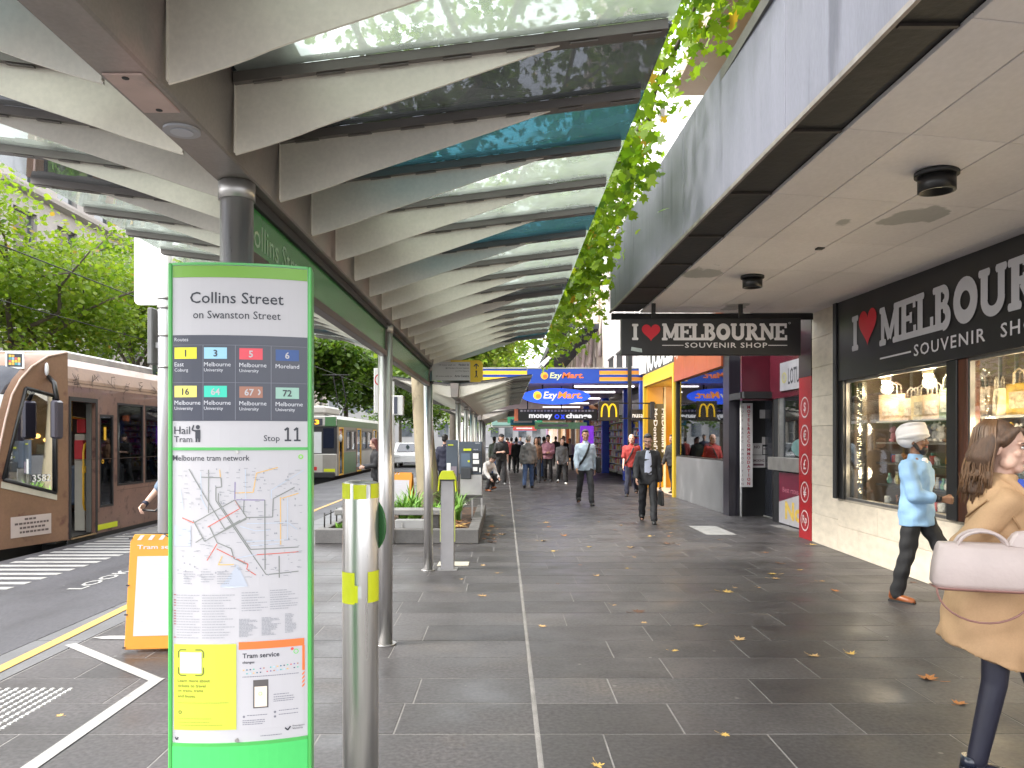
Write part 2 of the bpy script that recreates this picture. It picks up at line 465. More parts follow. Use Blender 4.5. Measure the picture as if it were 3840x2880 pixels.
MB().text('LOOK OUT', -4.545, 8.45, .004, w=2.3, h=.17, bold=.02, ax=((0, 1, 0), (-1, 0, 0))).build('painted_lettering', linepaint, PL)
for (yy, xa) in ((6.40, -3.36), (6.62, -3.2)):
    MB().poly([(xa, yy, .0045), (xa+.12, yy-.055, .0045), (xa+.95, yy-.055, .0045), (xa+.95, yy+.055, .0045), (xa+.12, yy+.055, .0045)]).build('painted_arrow', linepaint, FP)
tb = MB()
for i in range(10):
    for j in range(20):
        x, yy = -3.33+.058*i, 4.02+.056*j
        if yy > 5.08-(x+2.78)*.15: continue
        tb.add([(x-.013, yy-.019, .0), (x+.013, yy-.019, 0), (x+.013, yy+.019, 0), (x-.013, yy+.019, 0),
                (x-.008, yy-.013, .007), (x+.008, yy-.013, .007), (x+.008, yy+.013, .007), (x-.008, yy+.013, .007)],
               [(4, 5, 6, 7), (0, 1, 5, 4), (1, 2, 6, 5), (2, 3, 7, 6), (3, 0, 4, 7)])
tb.build('tactile_stud', mat('white_stud', (.45, .45, .44), .5, 0, .08, 5), FP, kind='stuff')

# ------------------------------------------------------------------ FALLEN LEAVES
LEAF = [(0, -.5), (.05, -.12), (.30, -.34), (.27, -.1), (.56, -.06), (.34, .08), (.46, .34), (.2, .24), (.14, .36), (0, .62), (-.14, .36), (-.2, .24),
        (-.46, .34), (-.34, .08), (-.56, -.06), (-.27, -.1), (-.30, -.34), (-.05, -.12)]
leafcols = {'tan': mat('dry_leaf_tan', (.52, .33, .15), .7, 0, .25, 14, .2), 'orange': mat('dry_leaf_orange', (.42, .17, .05), .65, 0, .3, 14, .2),
            'brown': mat('dry_leaf_brown', (.14, .07, .04), .7, 0, .3, 14, .2), 'golden': mat('dry_leaf_golden', (.58, .38, .10), .65, 0, .25, 14, .2)}
def leaf_me(curl, col):
    pts = [(x*.98, yy, .012+curl*(x*x*1.1+yy*yy*.45)*.55+.03*math.sin(7*x+5*yy)*curl) for x, yy in LEAF]
    c = (0, 0, .008); b = MB()
    b.add(pts+[c], [(i, (i+1) % len(pts), len(pts)) for i in range(len(pts))])
    b.tube([(0, -.5, .02), (.03, -.75, .06), (.0, -.95, .12)], .012, 4)
    return b.me('fallen_leaf', [leafcols[col]])
lme = {(c, q): leaf_me(q, c) for c in leafcols for q in (.15, .5, .95)}
def leaf_at(x, yy, size, col, curl, label, group='fallen leaves on the paving'):
    o = bpy.data.objects.new('fallen_leaf', lme[(col, curl)]); C.objects.link(o)
    o.location = (x, yy, .001); o.scale = (size,)*3; o.rotation_euler = (R.uniform(-.12, .12), R.uniform(-.12, .12), R.uniform(0, 6.28))
    tag(o, label, 'leaf', group)
_lf = [(705, 1392, 70), (1322, 1243, 40), (900, 643, 75), (1200, 713, 55), (1395, 780, 60), (1755, 858, 62), (1935, 848, 55), (435, 715, 45), (930, 698, 35),
       (1078, 833, 42), (140, 565, 45), (1332, 547, 60), (1560, 460, 50), (1568, 482, 45), (1595, 408, 55), (1690, 440, 28), (1795, 495, 35),
       (1862, 543, 45), (1375, 526, 30), (1485, 526, 28), (1525, 355, 30), (1752, 317, 40), (1045, 313, 40), (868, 330, 40), (665, 328, 28),
       (490, 348, 30), (697, 468, 35), (785, 612, 25), (438, 298, 38), (537, 272, 35), (790, 245, 35), (960, 275, 25), (1050, 275, 25),
       (885, 377, 30), (240, 267, 40), (450, 210, 40), (463, 230, 25), (820, 222, 22), (960, 180, 25), (170, 178, 20), (240, 175, 20),
       (215, 455, 28), (145, 417, 25), (40, 485, 20), (510, 507, 22), (1060, 258, 22), (1295, 292, 20), (320, 150, 20), (190, 222, 22), (620, 415, 18),
       (2322, 973, 98), (2470, 1094, 72), (2245, 501, 36), (2411, 643, 34), (850, 432, 20), (1095, 316, 22), (710, 205, 18)]
for (zx, zy, sz) in _lf:
    sx, sy = 1700+.7685*zx, 1800+.7685*zy
    d = 4776/(sy-1646); x = (sx-1892)*d/2948; s_ = max(.06, min(.21, sz*.7685*d/2948*1.02))
    col = R.choice(['tan', 'tan', 'golden', 'orange', 'brown']) if d > 6 else R.choice(['tan', 'golden', 'orange'])
    where = ('at the bottom edge of the photo' if d < 4 else 'in the foreground' if d < 6.2 else 'on the middle paving' if d < 9.5 else
             'on the far paving')
    side = 'left of the long pale joint' if x < .18 else ('near the souvenir shop wall' if x > 3.3 else 'in the walking line')
    leaf_at(x, d, s_, col, R.choice([.15, .5, .5, .95]), '%s fallen leaf %s, %s' % (col, where, side), 'fallen leaves ' + where + ' ' + side)
leaf_at(-2.27, 6.0, .12, 'golden', .5, 'golden fallen leaf lying in front of the orange A-frame board')
for (x, yy) in ((-1.9, 4.55), (-1.55, 3.95), (-2.6, 4.6), (-.2, 8.1), (-.75, 10.9), (-.95, 11.6)):
    leaf_at(x, yy, .045, R.choice(['tan', 'golden']), .5, 'tiny pale leaf scrap on the paving between the posts and the platform kerb', 'leaf scraps near the posts')

# ------------------------------------------------------------------ TRAM SHELTER
SX = -.94
def ztop(x): return 2.76+(abs(x-SX)-.07)/1.385*.17
g_clear = glass('canopy_glass_clear', (.84, .89, .86), .42, (.66, .70, .66), .45)
g_grey = glass('canopy_glass_grey', (.30, .31, .33), .22, (.26, .27, .27), .45)
g_teal = glass('canopy_glass_teal', (.20, .40, .45), .34, (.17, .31, .35), .45)
GL = {'c': g_clear, 'g': g_grey, 't': g_teal}
bar_m = mat('dark_glazing_bar', (.15, .135, .125), .4, .4, .12, 5, .03)
seal = mat('black_glazing_seal', (.015, .02, .024), .5, 0, .1, 5)
def shelter(y0, n, dz, label, cr, clf, posts):
    T = thing('tram_shelter', label, 'shelter', (SX, y0, dz))
    y1 = y0+(n-1)*.5
    def pt(p): return (p[0], p[1], p[2]+dz)
    MM = Matrix.Translation((0, 0, dz))
    # spine: box beam, a little wider at the top, and its flashing above the glass
    b = MB(MM); b.prism([(SX-.066, 2.52), (SX+.066, 2.52), (SX+.082, 2.79), (SX-.082, 2.79)], 'y', y0-.12, y1+.12)
    b.build('spine_beam', beam_m, T, bevel=.006)
    MB(MM).prism([(SX-.27, 2.85), (SX+.27, 2.85), (SX+.27, 2.88), (SX+.04, 2.95), (SX-.04, 2.95), (SX-.27, 2.88)], 'y', y0-.1, y1+.1).build('ridge_flashing', steel_d, T)
    mir = {}
    for i in range(n):
        yy = y0+.5*i
        for sgn in (1, -1):
            if sgn not in mir:
                # fin: deep at the beam, running out at three quarters of the span; a slight bend is added to shade its root
                t = .004; xr = .083; xe = 1.13
                N = 20
                up = [(xr+(xe-xr)*k/N, 2.745+((xr+(xe-xr)*k/N)-.07)/1.385*.17) for k in range(N+1)]
                lo = [(xr+(xe-xr)*k/N, 2.525+(up[-1][1]-2.525)*(k/N)**1.06) for k in range(N+1)]
                f = MB(); NR = 4
                def grid(yo):
                    g_ = []
                    for k in range(N+1):
                        x_ = k/N
                        for r_ in range(NR+1):
                            t_ = r_/NR; zz = up[k][1]+(lo[k][1]-up[k][1])*t_; dpt = (up[k][1]-lo[k][1])/.23
                            c_ = 1/(1+math.exp(-((x_*1.05-.02)-.17*t_-.045)*46))       # 0 on the root side of the shading bend, 1 beyond
                            g_.append((SX+sgn*up[k][0], yo+dpt*t_*(.008*(1-c_)-.012*c_), zz))
                    return g_
                fa = [(k*(NR+1)+r_, k*(NR+1)+r_+1, (k+1)*(NR+1)+r_+1, (k+1)*(NR+1)+r_) for k in range(N) for r_ in range(NR)]
                ga, gb = grid(-t), grid(t)
                f.add(ga, fa, 0, True); f.add(gb, [q_[::-1] for q_ in fa], 0, True)
                lowr = [k*(NR+1)+NR for k in range(N+1)]
                f.add([ga[q_] for q_ in lowr]+[gb[q_] for q_ in lowr], [(k, k+1, N+2+k, N+1+k) for k in range(N)])
                g = MB(); xa, xb = .086, 1.455
                za, zb = 2.76, 2.76+(xb-.07)/1.385*.17
                g.hexa([(SX+sgn*xa, -.028, za-.018), (SX+sgn*xb, -.028, zb-.018), (SX+sgn*xb, .028, zb-.018), (SX+sgn*xa, .028, za-.018)],
                       [(SX+sgn*xa, -.028, za+.014), (SX+sgn*xb, -.028, zb+.014), (SX+sgn*xb, .028, zb+.014), (SX+sgn*xa, .028, za+.014)])
                for q in range(7):
                    xq = xa+.06+q*.2; zq = za-.019+(xq-xa)*.1227
                    g.hexa([(SX+sgn*xq, -.020, zq-.004), (SX+sgn*(xq+.09), -.020, zq+.007), (SX+sgn*(xq+.09), -.008, zq+.007), (SX+sgn*xq, -.008, zq-.004)],
                           [(SX+sgn*xq, -.020, zq), (SX+sgn*(xq+.09), -.020, zq+.011), (SX+sgn*(xq+.09), -.008, zq+.011), (SX+sgn*xq, -.008, zq)])
                g2 = MB()
                for yo in (-.036, .030):
                    g2.hexa([(SX+sgn*xa, yo, za+.015), (SX+sgn*xb, yo, zb+.015), (SX+sgn*xb, yo+.006, zb+.015), (SX+sgn*xa, yo+.006, za+.015)],
                            [(SX+sgn*xa, yo, za+.033), (SX+sgn*xb, yo, zb+.033), (SX+sgn*xb, yo+.006, zb+.033), (SX+sgn*xa, yo+.006, za+.033)])
                w = MB().box(SX+sgn*.0835-.002, SX+sgn*.0835+.002, -.007, .007, 2.53, 2.75)
                mir[sgn] = (f.me('fin', [fin_m]), g.me('glazing_bar', [bar_m]), g2.me('seal', [seal]), w.me('weld', [fin_m]))
            for nm, me in zip(('fin', 'glazing_bar', 'glazing_seal', 'weld'), mir[sgn]):
                o = bpy.data.objects.new(nm, me); C.objects.link(o); attach(o, T)
                o.location = (0, yy, dz)
            if i < n-1:
                key = ('p', sgn, (cr if sgn > 0 else clf)[i % len(cr if sgn > 0 else clf)])
                if key not in mir:
                    xa, xb = .10, 1.475; za, zb = 2.776, 2.776+1.389*.1227; b = MB()
                    b.hexa([(SX+sgn*xa, .012, za), (SX+sgn*xb, .012, zb), (SX+sgn*xb, .488, zb), (SX+sgn*xa, .488, za)],
                           [(SX+sgn*xa, .012, za+.012), (SX+sgn*xb, .012, zb+.012), (SX+sgn*xb, .488, zb+.012), (SX+sgn*xa, .488, za+.012)])
                    mir[key] = b.me('glass_panel', [GL[key[2]]])
                o = bpy.data.objects.new('glass_panel', mir[key]); C.objects.link(o); attach(o, T)
                o.location = (0, yy, dz)
    for (yy, r) in posts:
        p = MB(MM).tube([(SX, yy, -dz), (SX, yy, 2.52)], r, 24).build('post', steel, T)
        MB(MM).tube([(SX, yy, 2.455), (SX, yy, 2.515)], r+.006, 24).build('post_collar', steel_d, p)
        MB(MM).tube([(SX, yy, -dz), (SX, yy, -dz+.012)], r+.03, 20).build('base_plate', steel_d, p)
    return T, MM
T1, MM1 = shelter(.5, 20, 0, 'steel tram shelter with glass wings on thin posts behind the tram stop sign', 'ccccgtcctcccgccccctg', 'cctcgcgcccccccccctcc',
                  [(2.76, .0565), (6.2, .057), (9.69, .057)])
# belly of the beam: hatch with screws, round downlight
MB().box(SX-.05, SX+.05, 1.93, 2.16, 2.515, 2.521).build('access_hatch', mat('pink_stained_steel', (.46, .34, .31), .5, .2, .12, 8, .05, col2=(.34, .27, .25), c2s=6), T1, bevel=.002)
for yy in (1.95, 2.14): MB().tube([(SX, yy, 2.5135), (SX, yy, 2.516)], .009, 10).build('screw', blackm, T1)
dl = MB().tube([(SX, 2.29, 2.513), (SX, 2.29, 2.53)], .052, 28).build('downlight_ring', mat('grey_ring', (.30, .31, .34), .4, .5, .05, 4), T1)
MB().tube([(SX, 2.29, 2.511), (SX, 2.29, 2.5135)], .032, 24).build('lens', mat('frosted_lens', (.36, .38, .44), .3, 0, .05, 5), dl)
# green name panel between the posts
gp = mat('green_panel', (.035, .20, .045), .22, 0, .08, 2, spec=.6)
gpt = mat('faded_panel_lettering', (.33, .48, .33), .4, 0, .06, 5)
brown = mat('bronze_frame', (.105, .080, .075), .42, .5, .12, 5)
for (ya, yb) in ((2.83, 6.13), (6.27, 9.62)):
    MB().box(SX-.012, SX+.012, ya, yb, 2.305, 2.475).build('name_panel', gp, T1)
    MB().box(SX-.028, SX+.028, ya, yb, 2.262, 2.305).build('panel_rail', brown, T1, bevel=.003)
    MB().box(SX-.03, SX+.03, ya, yb, 2.476, 2.519).build('panel_rail', blackm, T1, bevel=.003)
    for q in (ya+.012, yb-.012): MB().box(SX-.025, SX+.025, q-.02, q+.02, 2.306, 2.475).build('panel_stile', brown, T1)
MB().text('Collins Street', SX+.0135, 2.80, 2.335, w=.86, h=.095, ax=((0, 1, 0), (0, 0, 1))).build('lettering', gpt, T1)

T2, MM2 = shelter(14.9, 24, -.12, 'second glass-winged tram shelter farther along past the plane tree trunk', 'cgccctcc', 'ccgcccct', [(16.0, .057), (19.3, .057), (22.6, .057), (25.6, .057)])
T3, MM3 = shelter(29.5, 16, -.2, 'third and farthest tram shelter along the footpath edge', 'ccgcc', 'cccgc', [(30.2, .057), (33.5, .057), (36.5, .057)])

# ------------------------------------------------------------------ WAYFINDING BLADE ON THE THIRD POST
wy = 9.62
W = thing('wayfinding_sign', 'yellow and white direction blade fixed to the far shelter post', 'sign', (-.88, wy, 2.3))
yel = mat('sign_yellow', (.72, .50, .02), .4, 0, .05, 4)
MB().box(-.885, -.42, wy-.012, wy+.012, 2.335, 2.56).build('blade', mat('blade_white', (.56, .56, .58), .4, 0, .06, 4), W)
b = MB(); zc = []
for a in range(0, 91, 15): zc.append((-.325+.06*math.cos(rad(a)), 2.532+.05*math.sin(rad(a))))
b.prism([(-.42, 2.315), (-.30, 2.315), (-.265, 2.345)]+zc+[(-.66, 2.582), (-.66, 2.56), (-.42, 2.56)], 'y', wy-.014, wy+.010); b.build('yellow_tab', yel, W)
b = MB(); yy = wy-.0165
for (t, z, h, x0, bo) in (('10 mins walk to', 2.515, .018, -.80, 0), ('Flinders St', 2.513, .024, -.56, .02), ('@ Flinders Street Station', 2.475, .018, -.72, .015),
                          ('and Fed Square', 2.438, .020, -.60, 0), ('20 mins walk to', 2.378, .018, -.84, 0), ('Arts Centre', 2.376, .026, -.61, .02)):
    b.text(t, x0, yy, z, w=(-.435-x0) if bo or t.startswith('and') else .20, h=h, bold=bo)
b.pl([(-.345, 2.475), (-.345, 2.535)], .012, yy); b.pl([(-.375, 2.505), (-.345, 2.538), (-.315, 2.505)], .012, yy-.0005)
b.disc((-.345, yy, 2.445), .012, .012, 10); b.pl([(-.345, 2.435), (-.345, 2.40)], .016, yy); b.pl([(-.345, 2.40), (-.362, 2.37)], .010, yy-.0003); b.pl([(-.345, 2.40), (-.33, 2.372)], .010, yy-.0005)
b.build('lettering', ink, W)
MB().tube([(SX, wy+.07, 2.30), (SX, wy+.07, 2.33)], .064, 20).build('clamp', blackm, W)
MB().tube([(SX, wy+.07, 2.55), (SX, wy+.07, 2.58)], .064, 20).build('clamp', blackm, W)
# ------------------------------------------------------------------ TRAM STOP TOTEM (curved face)
TM = FR(-.8005, 2.40, rad(8.3))
TW = .209
def bul(x): return -.018-.032*(1-(x/TW)**2)
def twarp(p): return (p[0], p[1]+bul(p[0]), p[2])
def tx(px): return (px-521.5)/293*.418
def tz(py): return 1.62+(948-py)*.001413
TT = thing('tram_stop_sign', 'tall green framed tram stop sign with routes and network map', 'tram stop sign', (-.8005, 2.40, 0))
gfr = mat('totem_green', (.07, .38, .085), .28, 0, .05, 3)
gbase = mat('totem_green_base', (.07, .52, .13), .30, 0, .05, 2, fine=.02)
glime = mat('totem_lime_band', (.15, .36, .02), .35, 0, .04, 4)
N = 14
def curved(x0, x1, z0, z1, y, thick, m, name, par, bev=0):
    b = MB(TM); pts = []
    for i in range(N+1):
        x = x0+(x1-x0)*i/N
        for zz in (z0, z1): pts += [(x, bul(x)+y, zz), (x, bul(x)+y+thick, zz)]
    fs = []
    for i in range(N):
        a, c = 4*i, 4*i+4
        fs += [(a, c, c+2, a+2), (a+1, a+3, c+3, c+1), (a+2, c+2, c+3, a+3), (a, a+1, c+1, c)]
    fs += [(0, 2, 3, 1), (4*N, 4*N+1, 4*N+3, 4*N+2)]
    return b.add(pts, fs).build(name, m, par, bevel=bev)
curved(-TW+.012, TW-.012, 0, tz(1597), -.004, .03, gbase, 'base_panel', TT)
curved(-TW+.012, TW-.012, tz(1590), tz(972), 0, .02, whiteprint, 'map_panel', TT)
curved(-TW+.012, TW-.012, tz(966), tz(581), 0, .02, whiteprint, 'head_panel', TT)
curved(-TW+.012, TW-.012, tz(972), tz(966), -.003, .03, gfr, 'divider_rail', TT)
curved(-TW+.012, TW-.012, tz(1597), tz(1590), -.004, .03, gfr, 'divider_rail', TT)
curved(-TW+.012, TW-.012, tz(581), tz(576), -.004, .05, gfr, 'top_rail', TT)
for sx in (-1, 1):
    MB(TM).box(min(sx*TW, sx*(TW-.012)), max(sx*TW, sx*(TW-.012)), -.026, .05, 0, tz(576)).build('side_rail', gfr, TT, bevel=.003)
MB(TM).box(-TW+.012, TW-.012, .03, .045, 0, tz(578)).build('back_panel', gbase, TT)
for (px, py) in ((517, 976), (517, 1585)): MB(TM, twarp).tube([(tx(px), -.004, tz(py)), (tx(px), .004, tz(py))], .0055, 14).build('bolt', steel_d, TT)
def tbld(b, name, m): return b.build(name, m, TT)
def tmb(): return MB(TM, twarp)
def col(name, c, r=.35): return mat('print_'+name, c, r, 0, .02, 4)
y1, y2, y3 = -.0012, -.002, -.0028
tbld(tmb().rect(-TW+.013, TW-.013, tz(607), tz(582), y1, nx=N), 'lime_band', glime)
tbld(tmb().rect(-TW+.013, TW-.013, tz(910), tz(729), y1, nx=N), 'route_panel', navy)
g = tmb()
for xx in (448, 514, 586): g.rect(tx(xx)-.0009, tx(xx)+.0009, tz(908), tz(750), y2)
for yy in (750, 829): g.rect(-TW+.014, TW-.014, tz(yy)-.0006, tz(yy)+.0006, y2-.0002, nx=N)
tbld(g, 'route_grid', col('grid_grey', (.16, .17, .21)))
b = tmb()
b.text('Collins Street', tx(421), y1, tz(662), w=tx(611)-tx(421), h=.034, bold=.008)
tbld(b, 'stop_name', ink)
b = tmb(); b.text('on Swanston Street', tx(427), y1, tz(694), w=tx(605)-tx(427), h=.0235, bold=.004); tbld(b, 'street_name', ink)
rts = [(388, 755, '1', (.75, .72, .02), 0, ('East', 'Coburg')), (450, 755, '3', (.30, .58, .75), 0, ('Melbourne', 'University')),
       (522, 756, '5', (.70, .05, .08), 1, ('Melbourne', 'University')), (595, 757, '6', (.008, .06, .24), 1, ('Moreland',)),
       (388, 836, '16', (.80, .72, .15), 0, ('Melbourne', 'University')), (450, 836, '64', (.03, .58, .42), 1, ('Melbourne', 'University')),
       (522, 837, '67', (.33, .14, .09), 1, ('Melbourne', 'University')), (595, 838, '72', (.28, .48, .40), 0, ('Melbourne', 'University'))]
gt = col('soft_white', (.62, .63, .68))
for i, (px, py, n_, c, wt, names) in enumerate(rts):
    q = tbld(tmb().rect(tx(px), tx(px+47), tz(py+24), tz(py), y2, nx=3), 'route_tile', col('route_%s' % ['lemon', 'sky', 'red', 'blue', 'yellow', 'teal', 'rust', 'sage'][i], c))
    bb = tmb(); bb.text(n_, tx(px+23.5 if n_ != '67' else px+20), y3, tz(py+19.5), h=.0205, bold=.02, al='c')
    if n_ == '67': bb.ring((tx(px+36), y3, tz(py+12)), .0098, .0055, 8, 0, -70, 70)
    bb.build('route_number', whiteprint if wt else ink, q)
    bb = tmb()
    for j, t in enumerate(names): bb.text(t, tx(px), y2, tz(py+40+j*13), h=.0125, bold=.0)
    bb.build('route_lettering', gt, TT)
bb = tmb(); bb.text('Routes', tx(388), y2, tz(742), h=.0105); tbld(bb, 'lettering', gt)
bb = tmb(); bb.text('Hail', tx(387), y1, tz(938), h=.023, bold=.004); bb.text('Tram', tx(387), y1, tz(955), h=.018, bold=.004)
bb.build('hail_lettering', ink, TT)
bb = tmb(); bb.text('Stop', tx(571), y1, tz(957), h=.024, bold=.004); bb.build('stop_word', ink, TT)
for px in (613, 632):
    bb = tmb(); z0_ = tz(953); xs_ = tx(px); bb.pl([(xs_, z0_+.033), (xs_+.0095, z0_+.041), (xs_+.0095, z0_+.004)], .0058, y1); bb.rect(xs_, xs_+.019, z0_, z0_+.005, y1-.0003); bb.build('stop_digit', ink, TT)
bb = tmb()
# the hailing figure
fx, fz = tx(437), tz(936)
bb.disc((fx, y1, fz+.018), .0062, .0066, 12); bb.rect(fx-.0075, fx+.0075, fz-.016, fz+.010, y1); bb.rect(fx-.007, fx-.001, fz-.0265, fz-.016, y1); bb.rect(fx+.001, fx+.007, fz-.0265, fz-.016, y1)
bb.pl([(fx-.006, fz+.006), (fx-.017, fz+.010), (fx-.012, fz+.024)], .0045, y1-.0002)
tbld(bb, 'hailing_figure', ink)
# the network map
def mz(zx, zy): return (tx((620+.4521*zx)/1.736), tz((1650+.4521*zy)/1.736))
sea = tmb(); sea.poly([(*mz(620, 1010)[:1], y1, mz(620, 1010)[1])]+[(mz(a, b_)[0], y1, mz(a, b_)[1]) for a, b_ in ((700, 1190), (560, 1200), (480, 1190), (540, 1120))])
sea.rect(mz(115, 690)[0], mz(250, 690)[0], mz(0, 860)[1], mz(0, 690)[1], y1)
tbld(sea, 'map_water', col('map_water', (.43, .465, .54)))
L = {'map_line_grey': ((.22, .23, .22), [[(235, 235), (330, 400), (520, 720)], [(392, 240), (392, 590)], [(330, 300), (490, 305), (495, 380), (450, 385), (450, 490), (840, 1100), (1090, 1085)], [(470, 430), (470, 500), (720, 890), (1090, 885)],
       [(285, 665), (600, 485), (690, 630), (360, 820), (270, 650)], [(400, 700), (460, 830), (570, 880), (590, 960), (690, 1010)], [(520, 720), (640, 650)],
       [(690, 630), (890, 630), (895, 480), (1060, 390)], [(670, 490), (665, 600)], [(350, 790), (290, 830)], [(450, 770), (690, 640)], [(830, 490), (832, 1060)], [(940, 950), (942, 1130)]], .0030),
     'map_line_pale': ((.45, .52, .62), [[(1130, 250), (880, 410), (880, 480)], [(680, 240), (682, 480)], [(330, 260), (335, 470), (380, 560)], [(1005, 470), (1005, 820), (690, 825)], [(690, 680), (1010, 680), (1080, 740)], [(720, 860), (940, 850)], [(165, 390), (190, 560)], [(640, 700), (760, 740), (870, 735)], [(600, 960), (770, 930)]], .0021),
     'map_line_red': ((.60, .12, .08), [[(460, 840), (380, 975)], [(455, 880), (700, 1010), (690, 1050), (760, 1100)], [(750, 935), (1090, 925)], [(600, 490), (640, 560)], [(385, 705), (630, 560)], [(275, 670), (180, 630)]], .0026),
     'map_line_orange': ((.75, .45, .10), [[(600, 430), (740, 425), (765, 270), (930, 225)], [(950, 470), (952, 860)], [(480, 240), (485, 300)], [(960, 480), (1090, 440)], [(500, 940), (470, 1010), (590, 1010)]], .0024),
     'map_line_violet': ((.20, .15, .35), [[(610, 485), (830, 490)], [(600, 340), (598, 480)]], .0024)}
for nm, (c, pls, t) in L.items():
    bb = tmb()
    for k, p in enumerate(pls): bb.pl([mz(*q) for q in p], t, y1-.0001*k-.0003, nx=4)
    tbld(bb, nm, col(nm, c))
bb = tmb(); bt = tmb()
bb.text('Melbourne tram network', mz(104, 0)[0], y1, mz(0, 168)[1], w=mz(712, 0)[0]-mz(104, 0)[0], h=.0165, bold=.006)
tbld(bb, 'map_title', ink)
tbld(tmb().ring((mz(1108, 0)[0], y1, mz(0, 138)[1]), .0075, .0035, 20), 'map_badge', col('badge', (.25, .60, .10)))
for k in range(260):      # station names and stops: too small to read, hairlines of print
    p = V(mz(R.uniform(140, 1100), R.uniform(230, 1120)))
    if R.random() < .75: bt.rect(p.x, p.x+R.uniform(.004, .016), p.y, p.y+.0016, y1-.0008)
    else: bt.rect(p.x, p.x+.0035, p.y, p.y+.005, y1-.0008)
def lines(x0, x1, ya, yb, n, short=.55):
    for i in range(n):
        z = mz(0, ya+(yb-ya)*i/max(1, n-1))[1]; a = mz(x0, 0)[0]; e = mz(x0+(x1-x0)*R.uniform(short, 1), 0)[0]
        while a < e:
            w = min(R.uniform(.003, .012), e-a); bt.rect(a, a+w, z, z+.0022, y1-.0002); a += w+.0014
lines(135, 330, 1260, 1605, 17); lines(340, 610, 1260, 1605, 17); lines(650, 860, 1245, 1390, 8); lines(870, 1090, 1235, 1385, 9)
lines(630, 780, 1460, 1600, 14, .4); lines(805, 960, 1455, 1595, 14, .4); lines(985, 1075, 1435, 1585, 14, .5)
lines(190, 290, 1070, 1165, 6); lines(330, 440, 1070, 1150, 5); lines(460, 590, 1070, 1165, 6)
tbld(bt, 'fine_print', col('fine_grey', (.30, .31, .34))).__setitem__('kind', 'stuff')
bb = tmb()
for i in range(17):
    z = mz(0, 1258+345*i/16)[1]
    if R.random() < .8: bb.rect(mz(112, 0)[0], mz(130, 0)[0], z, z+.003, y1)
tbld(bb, 'route_key', col('key', (.35, .12, .12))).__setitem__('kind', 'stuff')
# yellow ticket poster, left
def pz(zx, zy): return (tx((640+.2411*zx)/1.736), tz((2380+.2411*zy)/1.736))
def prect(b, a, c, y): b.rect(pz(a[0], 0)[0], pz(c[0], 0)[0], pz(0, c[1])[1], pz(0, a[1])[1], y, nx=6)
bb = tmb(); prect(bb, (130, 75), (1060, 1380), y1); P1 = tbld(bb, 'ticket_poster', col('poster_lime', (.50, .56, .06)))
bb = tmb(); prect(bb, (225, 195), (550, 515), y2); bb.build('white_panel', whiteprint, P1)
bb = tmb()
for (cx, cz, sx, sz) in ((190, 150, 1, 1), (585, 150, -1, 1), (190, 555, 1, -1), (585, 555, -1, -1)):
    bb.pl([pz(cx+sx*130, cz+sz*8), pz(cx+sx*40, cz+sz*8), pz(cx+sx*8, cz+sz*40), pz(cx+sx*8, cz+sz*130)], .0028, y2)
for j, t in enumerate(('Learn more about', 'tickets to travel', 'on trains, trams', 'and buses.')):
    bb.text(t, pz(188, 0)[0], y2, pz(0, 650+78*j)[1], h=.0092, bold=.004)
bb.ring((pz(225, 0)[0], y2, pz(0, 1108)[1]), .0052, .003, 14)
bb.build('lettering', col('poster_ink', (.10, .11, .03)), P1)
bb = tmb()
for (a, e, zz) in ((190, 420, 970), (430, 940, 970), (190, 680, 1210), (190, 670, 1265), (190, 830, 1310)):
    x = pz(a, 0)[0]; e = pz(e, 0)[0]
    while x < e: w = R.uniform(.003, .008); bb.rect(x, x+w, pz(0, zz)[1], pz(0, zz)[1]+.0023, y2); x += w+.0012
bb.build('fine_print', col('poster_fine', (.32, .36, .05)), P1)['kind'] = 'stuff'
# white and orange service poster, right
bb = tmb(); prect(bb, (1095, 60), (2040, 1390), y1); P2 = tbld(bb, 'service_poster', whiteprint)
bb = tmb(); bb.rect(pz(1095, 0)[0], pz(2045, 0)[0], pz(0, 165)[1], pz(0, 50)[1], y2, nx=6); bb.rect(pz(2015, 0)[0], pz(2052, 0)[0], pz(0, 550)[1], pz(0, 165)[1], y2)
for k in range(4): bb.poly([(pz(2015, 0)[0], y2, pz(0, 630+62*k)[1]), (pz(2015, 0)[0], y2, pz(0, 600+62*k)[1]), (pz(2050, 0)[0], y2, pz(0, 560+62*k)[1]), (pz(2050, 0)[0], y2, pz(0, 595+62*k)[1])])
bb.build('orange_border', col('poster_orange', (.72, .17, .04)), P2)
bb = tmb(); bb.text('Tram service', pz(1150, 0)[0], y2, pz(0, 300)[1], w=pz(1685, 0)[0]-pz(1150, 0)[0], bold=.02); bb.text('changes', pz(1150, 0)[0], y2, pz(0, 395)[1], h=.0105, bold=.02)
bb.build('lettering', ink, P2)
bb = tmb(); bb.ring((pz(1925, 0)[0], y2, pz(0, 245)[1]), .0075, .0052, 18); bb.ring((pz(1410, 0)[0], y3-.001, pz(0, 850)[1]), .0052, .004, 16); bb.build('green_ring', col('ring_green', (.15, .60, .12)), P2)
bb = tmb(); bb.disc((pz(1870, 0)[0], y2-.0004, pz(0, 200)[1]), .0045, .0045, 14); bb.build('red_dot', col('dot_red', (.65, .08, .08)), P2)
cols_ = [(.75, .45, .1), (.3, .5, .7), (.6, .08, .1), (.02, .15, .25), (.05, .4, .4), (.15, .1, .3), (.03, .05, .1), (.3, .6, .7), (.4, .15, .1), (.05, .45, .3)]
